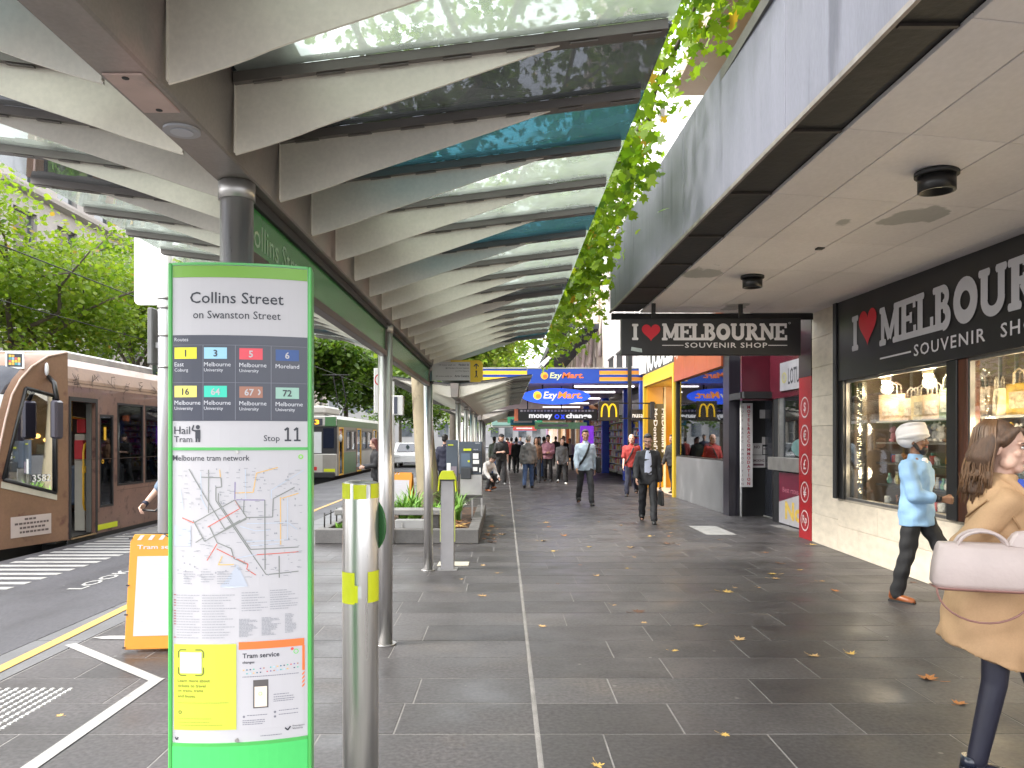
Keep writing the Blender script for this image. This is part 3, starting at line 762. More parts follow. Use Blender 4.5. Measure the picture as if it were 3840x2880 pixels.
for j in range(2):
    for k in range(17):
        if R.random() < .15: continue
        x = pz(1155+49*k, 0)[0]; z = pz(0, 490-3*k+58*j)[1]
        tmb().rect(x, x+.0042, z, z+.0034, y2).build('route_chip', col('chip%d' % ((k*3+j) % 10), cols_[(k*3+j) % 10]), P2)
bb = tmb(); prect(bb, (1305, 640), (1525, 1070), y2); ph = bb.build('phone_picture', col('phone_grey', (.10, .09, .09)), P2)
bb = tmb(); prect(bb, (1325, 740), (1505, 1050), y3); bb.build('phone_screen', col('phone_screen', (.78, .66, .56)), P2)
bb = tmb()
for (a, e, zz) in ((1150, 1960, 590), (1600, 1810, 885), (1600, 1890, 925), (1600, 1890, 960), (1600, 1880, 990), (1215, 1480, 1180), (1150, 1480, 1255), (1150, 1470, 1285), (1150, 1440, 1315), (1675, 1950, 1140), (1675, 1950, 1200), (1410, 1720, 1505)):
    x = pz(a, 0)[0]; e = pz(e, 0)[0]
    while x < e: w = R.uniform(.003, .008); bb.rect(x, x+w, pz(0, zz)[1], pz(0, zz)[1]+.0022, y2); x += w+.0012
for (a, zz) in ((1170, 1190), (1620, 1150), (1620, 1220)): bb.disc((pz(a, 0)[0], y2, pz(0, zz)[1]), .0036, .0036, 12)
bb.build('fine_print', col('fine_dark', (.20, .20, .24)), P2)['kind'] = 'stuff'
bb = tmb(); bb.text('Transport', pz(1870, 0)[0], y2, pz(0, 1415)[1], w=.036, h=.0062); bb.text('Victoria', pz(1870, 0)[0], y2, pz(0, 1450)[1], w=.030, h=.006)
bb.pl([pz(1765, 1410), pz(1805, 1450), pz(1845, 1395)], .004, y2); bb.pl([pz(150, 1490), pz(172, 1530), pz(196, 1488)], .0035, y2)
bb.build('logo_lettering', ink, P2)

# ------------------------------------------------------------------ STEEL BOLLARD
BX, BY = -.531, 2.90
B = thing('bollard', 'tall stainless steel bollard with torn fluorescent yellow tape beside the tram stop sign', 'bollard', (BX, BY, 0))
bd = MB(); bd.lathe([(.0655, 0), (.0655, 1.452), (.063, 1.460), (.045, 1.466), (.01, 1.467)], BX, BY, 40); bd.build('tube', steel, B)
tape = mat('fluorescent_tape', (.56, .60, .008), .45, 0, .05, 9)
tape_w = mat('tape_backing', (.60, .60, .60), .6, 0, .1, 9)
def arc(a0, a1, z0, z1, m, name, jag=0, r=.0668):
    b = MB(); n = max(3, int((a1-a0)/8)); pts = []
    for i in range(n+1):
        f = i/n; a = rad(a0+(a1-a0)*f); j = jag*math.sin(f*2.2+.6)*f
        pts += [(BX+r*math.sin(a), BY-r*math.cos(a), z0+j), (BX+r*math.sin(a), BY-r*math.cos(a), z1)]
    b.add(pts, [(2*i, 2*i+2, 2*i+3, 2*i+1) for i in range(n)], 0, True).build(name, m, B)
arc(-150, -24, 1.402, 1.458, tape, 'tape'); arc(-12, 30, 1.402, 1.454, tape, 'tape'); arc(43, 120, 1.404, 1.457, tape, 'tape'); arc(28, 36, 1.404, 1.45, tape_w, 'tape_backing')
arc(-150, -8, 1.022, 1.136, tape, 'tape', .0); arc(-8, 2, 1.028, 1.09, tape, 'tape'); arc(-2, 13, 1.04, 1.088, tape_w, 'tape_backing', .01, .0664); arc(33, 110, 1.026, 1.138, tape, 'tape')
b = MB(FR(BX, BY+.07, rad(-42))); b.tube([(0.02, -.004, 1.30), (0.02, .004, 1.30)], .108, 28); b.build('green_disc', mat('disc_green', (.03, .13, .035), .4, 0, .1, 4), B)

# ------------------------------------------------------------------ CARD READER
K = thing('card_reader', 'grey ticket card reader post with a fluorescent yellow hood behind the posts', 'card reader', (-.70, 9.75, 0))
kx, ky = -.705, 9.75
fl = mat('fluorescent_plastic', (.54, .60, .01), .4, 0, .03, 4)
MB().box(kx-.083, kx+.083, ky-.06, ky+.06, 0, 1.11).build('post', mat('grey_powdercoat', (.34, .33, .34), .45, .3, .08, 5), K, bevel=.008)
b = MB(); b.prism([(kx-.12, .97), (kx-.105, 1.15), (kx-.07, 1.225), (kx+.07, 1.225), (kx+.105, 1.15), (kx+.12, .97), (kx+.10, .97), (kx+.088, 1.112), (kx-.088, 1.112), (kx-.10, .97)], 'y', ky-.085, ky+.07)
b.build('hood', fl, K, bevel=.006)
MB().box(kx-.095, kx+.095, ky-.088, ky-.086, 1.104, 1.122).build('reader_slot', blackm, K)
for sx in (-1, 1): MB().box(kx+sx*.084-.008, kx+sx*.084+.008, ky-.05, ky+.05, .35, .74).build('side_strip', mat('pale_lime', (.62, .70, .20), .5, 0, .05, 4), K)
MB().box(kx-.12, kx+.12, ky-.09, ky+.09, 0, .012).build('foot_plate', steel_d, K)
tag(MB().box(-.86, -.46, 10.0, 10.32, .001, .010).build('cover_plate', mat('cream_cover', (.46, .44, .36), .6, 0, .1, 6), None, bevel=.003), 'cream cover plate set in the paving behind the card reader', 'cover plate')

# ------------------------------------------------------------------ ORANGE A-FRAME BOARDS
org = mat('orange_board', (.60, .235, .010), .45, 0, .05, 3)
def aframe(x, yy, rot, s, label, big):
    A = thing('a_frame_sign', label, 'sign board', (x, yy, 0), rot=rot, local=True)
    w, h = .36*s, .89*s
    for sg in (1, -1):
        Mx = Matrix.Rotation(rad(-9*sg), 4, 'X') if sg == 1 else Matrix.Rotation(rad(9), 4, 'X') @ Matrix.Rotation(rad(180), 4, 'Z')
        Mx = Matrix.Translation((0, (-.15 if sg == 1 else .15)*s, 0)) @ Mx
        b = MB(Mx); zc = [(-w, .02*s), (w, .02*s), (w, h-.06*s), (w-.03*s, h), (-w+.03*s, h), (-w, h-.06*s)]
        b.prism(zc, 'y', -.012*s, .012*s); p = b.build('panel', org, A, bevel=.004)
        if sg == 1:
            b = MB(Mx); b.rect(-w+.06*s, w-.06*s, .12*s, h-.17*s, -.0135*s); b.build('notice', whiteprint, p)
            b = MB(Mx)
            for k in range(9 if big else 5):
                x0 = -w+.05*s+k*.08*s
                b.poly([(x0, -.0135*s, h-.045*s), (x0+.03*s, -.0135*s, h-.045*s), (x0+.055*s, -.0135*s, h-.008*s), (x0+.025*s, -.0135*s, h-.008*s)])
            if big: b.text('Tram service changes', -w+.055*s, -.0137*s, h-.125*s, w=2*w-.1*s, h=.042*s, bold=.015)
            b.build('white_print', whiteprint, p)
            b = MB(Mx)
            for k in range(15 if big else 4):
                z = h-.23*s-k*.036*s
                if k in (4, 8, 9): continue
                b.rect(-w+.11*s, -w+.11*s+R.uniform(.25, .5)*s, z, z+.006*s, -.0145*s)
            if big: b.ring((-w+.12*s, -.0145*s, h-.36*s), .014*s, .009*s, 14); b.rect(-w+.105*s, -w+.13*s, h-.66*s, h-.635*s, -.0145*s)
            b.build('fine_print', col('pale_print', (.50, .52, .60)), p)['kind'] = 'stuff'
            b = MB(Mx)
            for z in (.035, .28, .50, h/s-.03): 
                for sx in (-1, 1): b.box(sx*w-.012*s, sx*w+.012*s, -.016*s, .016*s, z*s-.005*s, z*s+.005*s)
            b.build('hinge_clip', blackm, p)
    b = MB()
    b.tube([(-w-.05, 0, h*.985), (-.25*s, -.012, h*.99), (-.05*s, -.02, h*.995), (.3*s, 0, h*.99)], .006*s, 6)
    b.tube([(-.12*s, -.02, h*.995), (-.07*s, -.03, h*.96), (-.03*s, -.03, h*.99)], .005*s, 5); b.tube([(0, -.02, h*.995), (.05*s, -.03, h*.965)], .005*s, 5)
    b.build('tie_cord', blackm, A)
    return A
aframe(-2.54, 6.15, rad(6), 1.0, 'orange tram service changes A-frame board half hidden by the tram stop sign', True)
aframe(-2.36, 17.4, rad(-18), 1.0, 'small orange framed board standing beyond the planter plants', False)

# ------------------------------------------------------------------ POLES AND SIGNS ON THE LEFT
gpole = mat('galvanised_pole', (.60, .60, .62), .38, .35, .05, 3, st=(5, 5, .5), rv=.06)
PO = thing('traffic_pole', 'pale grey traffic pole with large white sign behind the tram stop sign', 'pole', (-3.67, 8.5, 0))
MB().tube([(-3.67, 8.5, 0), (-3.67, 8.5, 4.4)], .073, 28).build('pole', gpole, PO)
b = MB(); w0, w1, z0, z1 = -3.985, -3.70, 3.06, 4.05
pts = [(w0, z1), (w0, z0+.06)]+[(w0+.06-.06*math.cos(rad(a)), z0+.06-.06*math.sin(rad(a))) for a in (20, 45, 70)]+[(w0+.06, z0), (w1, z0), (w1, z1)]
b.prism(pts, 'y', 8.46, 8.475); b.build('sign_plate', mat('sign_face_white', (.80, .80, .80), .5, 0, .02, 3), PO)
for z in (3.02, 3.12, 2.72, 2.38): MB().tube([(-3.67, 8.5, z), (-3.67, 8.5, z+.03)], .080, 24).build('pole_clamp', steel_d, PO)
b = MB(); b.box(-3.83, -3.77, 8.42, 8.62, 2.42, 3.03); b.build('signal_back', mat('signal_grey', (.13, .13, .13), .5, 0, .1, 5), PO, bevel=.012)
MB().box(-3.78, -3.73, 8.48, 8.52, 2.6, 2.66).build('bracket', steel_d, PO)
MB().tube([(-3.67, 8.5, 0), (-3.67, 8.5, .02)], .12, 20).build('base_flange', steel_d, PO)
NE = thing('sign_pole', 'white parking sign plate with red circle on a thin pole behind the shelter post', 'sign', (-1.65, 11, 0))
MB().tube([(-1.65, 11, 0), (-1.65, 11, 3.3)], .035, 16).build('pole', gpole, NE)
Mq = FR(-1.69, 10.93, rad(18)); b = MB(Mq); b.box(-.125, .06, -.006, .006, 1.98, 2.60); b.build('sign_plate', white, NE, bevel=.004)
MB(Mq).ring((-.035, -.0075, 2.44), .085, .070, 28).build('red_circle', col('sign_red', (.62, .03, .05)), NE)
bb = MB(Mq); bb.text('P', -.06, -.0078, 2.40, h=.085, bold=.02); bb.text('8', -.045, -.0078, 2.22, h=.03); bb.build('lettering', ink, NE)
SG = thing('signal_box', 'white framed pedestrian signal box on a thin grey pole behind the shelter', 'signal', (-1.72, 12.0, 0))
MB().tube([(-1.72, 12.06, 0), (-1.72, 12.06, 2.5)], .03, 12).build('pole', gpole, SG)
MB().box(-1.70, -1.54, 11.95, 12.06, 1.98, 2.28).build('housing', mat('signal_white', (.5, .5, .5), .5), SG, bevel=.01)
MB().box(-1.68, -1.63, 11.945, 11.95, 2.0, 2.26).build('lens_panel', navy, SG)
for (x, yy, h, lab) in ((-4.75, 17.0, 3.9, 'slim pale pole carrying a street light above the green tram'), (-5.0, 34, 6.2, 'tall slim pole rising behind the green tram roof')):
    q = thing('lamp_pole', lab, 'pole', (x, yy, 0)); MB().tube([(x, yy, 0), (x, yy, h)], [.045, .032], 12).build('pole', gpole, q)
    if h < 5: MB().box(x-.2, x+.45, yy-.06, yy+.06, h, h+.05).build('lamp_head', gpole, q, bevel=.01)

# ------------------------------------------------------------------ PLANTER WITH BENCH
PT = thing('planter', 'low bluestone planter bed with bench slab and plane tree', 'planter', (-1.65, 12.2, 0))
gst = mat('weathered_stone', (.12, .115, .112), .65, 0, .2, 4, .25, fine=.12)
gst2 = mat('bench_concrete', (.20, .195, .19), .6, 0, .15, 4, .2, fine=.08)
for i in range(3): MB().box(-2.93+.846*i+.004, -2.93+.846*(i+1)-.004, 12.12, 12.30, 0, .225).build('kerb_block', gst, PT, bevel=.012)
for sx in (-2.93, -.565):
    for i in range(4):
        MB().box(sx, sx+.17, 12.305+1.1*i, 12.305+1.1*i+1.09, 0, .225).build('kerb_block', gst, PT, bevel=.012)
MB().box(-2.75, -.57, 12.31, 16.7, 0, .17).build('soil', mat('leafy_soil', (.055, .035, .025), .95, 0, .4, 9, .6, col2=(.16, .08, .04), c2s=14, c2t=.52), PT)
MB().box(-2.72, -1.0, 12.55, 12.95, .40, .49).build('bench_slab', gst2, PT, bevel=.012)
for x in (-2.5, -1.2): MB().box(x, x+.14, 12.62, 12.9, .17, .40).build('bench_support', gst, PT)
cb = MB().box(-1.72, -1.25, 12.335, 12.55, .172, .345).build('utility_cabinet', mat('cabinet_grey', (.32, .32, .32), .5, 0, .06, 8, fine=.05), PT, bevel=.004)
MB().box(-1.62, -1.595, 12.325, 12.335, .20, .30).build('latch', steel_d, cb)
for i in range(4):
    hx = -2.84
    b = MB(); b.tube([(hx+.0, 12.4+.45*i, .17), (hx, 12.4+.45*i, .46)], .012, 8); b.tube([(hx, 12.4+.45*i, .41), (hx, 12.85+.45*i, .41)], .007, 6); b.build('hoop_rail', black, PT)
# strappy plants: each clump a thing
def grass_clump(x, yy, z, n, h, label, name='leafy_plant', c=None):
    b = MB()
    for i in range(n):
        a = R.uniform(0, 6.28); L = h*R.uniform(.6, 1.1); w = .02*R.uniform(.7, 1.3); lean = R.uniform(.25, .9)
        d = V((math.cos(a), math.sin(a), 0)); s_ = V((-math.sin(a), math.cos(a), 0))*w; p = V((x+R.uniform(-.07, .07), yy+R.uniform(-.07, .07), z)); pts = []
        for k in range(5):
            t = k/4; q = p+d*(L*lean*t**1.6)+V((0, 0, L*(t-.45*lean*t*t*t))); ww = s_*(1-t)**.7*(1 if k else .6)
            pts += [q-ww, q+ww]
        b.add(pts, [(2*k, 2*k+1, 2*k+3, 2*k+2) for k in range(4)], 0, True)
    o = b.build(name, c or mat('strap_leaf', (.16, .34, .04), .5, 0, .35, 5), None)
    return tag(o, label, 'plant', 'strappy plants in the planter')
for i, (x, yy, h) in enumerate(((-2.2, 13.4, .40), (-1.95, 13.2, .36), (-1.75, 13.5, .48), (-1.5, 13.3, .42), (-1.2, 13.7, .34), (-1.0, 13.3, .36), (-2.5, 13.2, .3), (-1.65, 14.1, .55), (-2.1, 14.3, .42), (-1.05, 14.6, .55), (-.85, 14.0, .5))):
    grass_clump(x, yy, .17, 64, h*1.35, 'bright green strappy plant clump in the planter around the plane trunk')
for (x, yy) in ((-2.6, 12.5), (-2.45, 12.42)): grass_clump(x, yy, .17, 30, .16, 'low yellow-green tuft in front of the bench at the left planter corner')
for i in range(60):
    x, yy = R.uniform(-1.0, -.6), R.uniform(12.35, 13.1)
    leaf_at(x, yy, R.uniform(.07, .13), R.choice(['brown', 'orange', 'tan', 'brown', 'golden']), R.choice([.5, .95]), 'dead leaf in the heap of leaves at the planter corner', 'heap of dead leaves in the planter')
    C.objects[-1].location.z = .17+R.uniform(0, .10)
for i in range(26):
    x, yy = R.uniform(-.37, -.2)+.12*R.random(), R.uniform(12.2, 14.5)
    leaf_at(x, yy, R.uniform(.06, .11), R.choice(['brown', 'orange', 'brown', 'tan']), R.choice([.5, .95]), 'dead leaf swept along the foot of the planter side', 'dead leaves along the planter side')

# ------------------------------------------------------------------ TICKET MACHINE
MK = thing('ticket_machine', 'dark blue-grey ticket machine on a silver cabinet beside the planter', 'ticket machine', (-.6, 14.2, 0))
mdk = mat('machine_slate', (.060, .075, .100), .45, 0, .08, 5)
MB().box(-.82, -.405, 14.2, 14.45, .98, 1.57).build('head', mdk, MK, bevel=.01)
MB().box(-.80, -.405, 14.19, 14.46, .60, .975).build('cabinet', steel_d, MK, bevel=.006)
MB().box(-.79, -.60, 14.10, 14.19, .90, 1.10).build('tray', mat('machine_dark', (.035, .038, .045), .5, 0, .1, 5), MK, bevel=.01)
MB().box(-.78, -.62, 14.193, 14.199, 1.12, 1.36).build('screen', mat('machine_screen', (.10, .14, .20), .15, 0, .1, 4), MK)
MB().box(-.585, -.425, 14.190, 14.199, 1.02, 1.40).build('card_panel', mat('panel_black', (.02, .022, .028), .4), MK)
for (x0, x1, z0, z1) in ((-.57, -.47, 1.26, 1.36), (-.57, -.46, 1.17, 1.24), (-.57, -.49, 1.04, 1.11), (-.455, -.43, 1.02, 1.10)):
    MB().box(x0, x1, 14.184, 14.1895, z0, z1).build('white_label', white, MK)
for (x0, x1, z0, z1) in ((-.74, -.60, 1.405, 1.445), (-.665, -.625, 1.20, 1.235)): MB().box(x0, x1, 14.187, 14.1925, z0, z1).build('lime_label', fl, MK)
bb = MB(); bb.text('tickets', -.53, 14.1985, 1.535, h=.022, bold=.01); bb.text('top up', -.56, 14.1985, 1.415, h=.024, bold=.01); bb.build('lettering', gt, MK)
for x in (-.80, -.60, -.43): MB().box(x, x+.03, 14.22, 14.25, 0, .60).build('leg', steel_d, MK)
MB().box(-.82, -.40, 14.21, 14.26, .55, .598).build('foot_rail', mat('rail_dark', (.08, .07, .07), .5), MK)
MA = thing('info_board', 'narrow dark information board left of the ticket machine', 'sign board', (-.95, 14.35, 0))
MB().box(-1.06, -.85, 14.3, 14.36, .85, 1.60).build('board', mdk, MA, bevel=.005)
MB().box(-1.05, -.98, 14.292, 14.299, .86, 1.18).build('paper_notice', white, MA); MB().box(-1.03, -.93, 14.292, 14.299, 1.50, 1.52).build('lime_strip', fl, MA)
MB().box(-.97, -.87, 14.293, 14.299, .88, 1.12).build('map_notice', mat('notice_pink', (.22, .18, .22), .5, 0, .2, 12), MA)
MB().box(-.97, -.94, 14.31, 14.35, 0, .85).build('leg', steel_d, MA)
# ------------------------------------------------------------------ SLAB-SERIF LETTERS
def slab(b, t, x, z, h, y, m=0, adv=1.0, sx=1.0):
    """rounded slab capitals built from strokes; returns the pen position"""
    W = {'I': .50, 'M': 1.22, 'E': .86, 'L': .84, 'B': .92, 'O': .98, 'U': 1.06, 'R': 1.02, 'N': 1.06}
    k = 0
    for ch in t:
        w = W[ch]*h*sx; T = .25*h*min(1, sx*1.05); S = .155*h
        def st(p, q, tt):
            nonlocal k
            b.stroke((x+p[0]*w, z+p[1]*h), (x+q[0]*w, z+q[1]*h), tt, y-k*.00015, m); k += 1
        def sf(u, zz, half=.24):
            nonlocal k
            cx = x+u*w; cz = z+zz*h; hw = half*h*sx; r = S*.5
            pts = [(cx-hw+r*.4, cz-r), (cx+hw-r*.4, cz-r), (cx+hw, cz-r*.4), (cx+hw, cz+r*.4), (cx+hw-r*.4, cz+r), (cx-hw+r*.4, cz+r), (cx-hw, cz+r*.4), (cx-hw, cz-r*.4)]
            b.poly([(p, y-k*.00015, q) for p, q in pts], m); k += 1
        lo, hi = .078, .922
        if ch == 'I': st((.5, lo), (.5, hi), T); sf(.5, lo); sf(.5, hi)
        if ch in 'ELBR':
            st((.27, lo), (.27, hi), T); sf(.25, lo, .22); sf(.25, hi, .22)
        if ch == 'E':
            st((.2, lo), (.95, lo), S); st((.2, hi), (.92, hi), S); st((.3, .5), (.72, .5), S*.9)
            st((.93, 0), (.93, .30), S*.85); st((.90, .72), (.90, 1), S*.85); st((.70, .37), (.70, .63), S*.8)
        if ch == 'L': st((.2, lo), (.96, lo), S); st((.93, 0), (.93, .36), S*.95)
        if ch in 'BR':
            r = .26*h
            b.ring((x+.50*w, y-k*.00015, z+.735*h), r*1.02, r*.28, 16, m, -92, 92, 1.0); k += 1
            st((.25, .92), (.52, .92), S); st((.25, .54), (.52, .54), S)
        if ch == 'B':
            b.ring((x+.52*w, y-k*.00015, z+.275*h), .275*h*1.15, .275*h*.34, 16, m, -92, 92, .98); k += 1; st((.25, lo), (.54, lo), S)
        if ch == 'R': st((.50, .50), (.80, .08), T*.95); sf(.88, lo, .17)
        if ch == 'O': b.ring((x+.5*w, y-k*.00015, z+.5*h), .49*w, .20*w, 26, m, 0, 360, .5*h/(.49*w)); k += 1
        if ch == 'U':
            st((.24, .36), (.24, hi), T); st((.80, .36), (.80, hi), T*.9); sf(.24, hi, .21); sf(.80, hi, .19)
            b.ring((x+.52*w, y-k*.00015, z+.37*h), .40*w, .17*w, 18, m, 180, 360, .37*h/(.40*w)); k += 1
        if ch == 'N':
            st((.20, lo), (.20, hi), T*.72); st((.82, .1), (.82, hi), T*.72); st((.20, .95), (.82, .08), T); sf(.20, lo, .19); sf(.17, hi, .17); sf(.82, hi, .19)
        if ch == 'M':
            st((.17, lo), (.17, hi), T*.75); st((.83, lo), (.83, hi), T); st((.17, .95), (.5, .15), T*.9); st((.5, .15), (.83, .95), T*.75)
            sf(.17, lo, .2); sf(.83, lo, .22); sf(.15, hi, .16); sf(.85, hi, .18)
        x += w*adv+.035*h
    return x
def heart(b, cx, cz, w, h, y, m=0):
    pts = []
    for i in range(40):
        t = 2*math.pi*i/40; hx = 16*math.sin(t)**3; hz = 13*math.cos(t)-5*math.cos(2*t)-2*math.cos(3*t)-math.cos(4*t)
        pts.append((cx+hx/32*w, y, cz+(hz+2.5)/29*h))
    b.add(pts+[(cx, y, cz-.05*h)], [(i, (i+1) % 40, 40) for i in range(40)], m)

signblk = mat('sign_black', (.014, .014, .016), .38, 0, .2, 3, fine=.05)
letgrey = mat('letter_silver', (.50, .49, .51), .45, 0, .03, 4)
letw = mat('letter_white', (.68, .66, .68), .4, 0, .03, 4)
hred = mat('heart_red', (.55, .012, .03), .4, 0, .04, 4)

# ------------------------------------------------------------------ SOUVENIR SHOP (right)
SF = FR(4.86, 12.43, rad(-92.1))
SS = thing('souvenir_shop', 'souvenir shop with cream tiled base, lit windows and black heart sign', 'shop', (4.9, 9, 0))
tile = mat('cream_limestone_tile', (.68, .60, .49), .6, 0, .10, 5, .12, fine=.08, objvar=.06, col2=(.56, .49, .40), c2s=2.5, c2t=.6, st=(1, 1, 2.2))
def stile(s0, s1, z0, z1, yo=0):
    o = MB(SF).box(s0+.002, s1-.002, yo, yo+.06, z0+.002, z1-.002).build('stone_tile', tile, SS, bevel=.003)
for k in range(8): stile(0, 1.06, .455*k, min(3.62, .455*(k+1)), R.uniform(-.002, .002))
for r, (z0, z1) in enumerate(((0, .37), (.37, .735))):
    s = 1.06-(.6 if r else 0); s = 1.06
    for L in ([1.3]*9 if r else [.7]+[1.3]*8): stile(s, s+L, z0, z1, R.uniform(-.002, .002)); s += L
MB(SF).box(0, 12.8, .06, .30, 0, .735).build('base_wall', gst, SS)
MB(SF).box(0, 1.06, .06, .5, 0, 8).build('pier_wall', gst, SS)
MB(SF).box(1.06, 12.8, .0, .30, .735, .765).build('sill', mat('cream_sill', (.42, .37, .30), .6, 0, .1, 6), SS, bevel=.004)
MB(SF).box(1.06, 1.33, -.035, .12, .766, 2.44).build('pilaster', black, SS, bevel=.006)
sgn = MB(SF).box(1.06, 12.8, -.05, .1, 2.44, 3.66).build('sign_board', signblk, SS, bevel=.006)
MB(SF).box(1.06, 1.18, -.075, -.05, .766, 3.62).build('corner_trim', blackm, SS, bevel=.004)
fy = -.056
b = MB(SF); slab(b, 'I', 1.70, 2.81, .47, fy, 0, 1, .92); slab(b, 'MELBOURNE', 2.55, 2.78, .475, fy, 0, .94, .98); b.build('lettering', letgrey, SS)
b = MB(SF); heart(b, 2.20, 3.07, .54, .47, fy); b.build('red_heart', hred, SS)
b = MB(SF); b.rect(2.57, 3.38, 2.615, 2.635, fy); b.text('SOUVENIR', 3.45, fy, 2.56, w=1.42, h=.135, bold=.012, space=1.2); b.text('SHOP', 5.12, fy, 2.56, w=.68, h=.135, bold=.012, space=1.2); b.rect(5.9, 6.6, 2.615, 2.635, fy)
b.build('subtitle_lettering', letw, SS)
fr = mat('window_frame_black', (.015, .015, .016), .4, 0, .15, 4); wood = mat('reddish_wood', (.105, .035, .018), .45, 0, .25, 4, .1, st=(6, 6, .5))
shopglass = glass('shop_glass', (.95, .96, .95), 0, refl=.32)
steelframe = mat('worn_aluminium', (.25, .24, .23), .4, .7, .2, 8)
wins = ((1.33, 4.10), (4.47, 7.6), (7.8, 11.2))
for (a, c) in wins:
    f = MB(SF)
    f.box(a, a+.035, 0, .05, .766, 2.44); f.box(c-.035, c, 0, .05, .766, 2.44); f.box(a+.036, c-.036, 0, .05, .766, .80); f.box(a+.036, c-.036, 0, .05, 2.405, 2.44)
    w = f.build('window_frame', steelframe, SS); MB(SF).box(a+.036, c-.036, .018, .026, .80, 2.405).build('pane', shopglass, w)
MB(SF).box(4.10, 4.30, -.03, .14, .766, 2.44).build('mullion', fr, SS, bevel=.005); MB(SF).box(4.30, 4.47, -.01, .12, .766, 2.44).build('mullion', wood, SS, bevel=.005)
MB(SF).box(7.6, 7.8, -.03, .14, .766, 2.44).build('mullion', fr, SS)
inn = mat('shop_inner_wall', (.16, .12, .09), .8, 0, .2, 2); inwood = mat('display_board', (.09, .075, .06), .6, 0, .2, 5, st=(1, 1, 6))
MB(SF).box(1.33, 11.2, 1.25, 1.35, .7, 3.2).build('inner_wall', inn, SS); MB(SF).box(1.06, 11.2, .12, 1.25, .60, .72).build('display_floor', inwood, SS)
MB(SF).box(1.06, 11.2, .12, 1.25, 2.62, 2.72).build('inner_ceiling', mat('shop_ceiling', (.35, .30, .25), .8), SS); MB(SF).box(1.2, 1.34, .12, 1.25, .72, 2.6).build('inner_side', inn, SS)
MB(SF).box(1.50, 1.66, .10, .16, .766, 2.40).build('mirror_strip', mat('mirror_strip', (.30, .29, .26), .2, .9, .3, 6), SS)
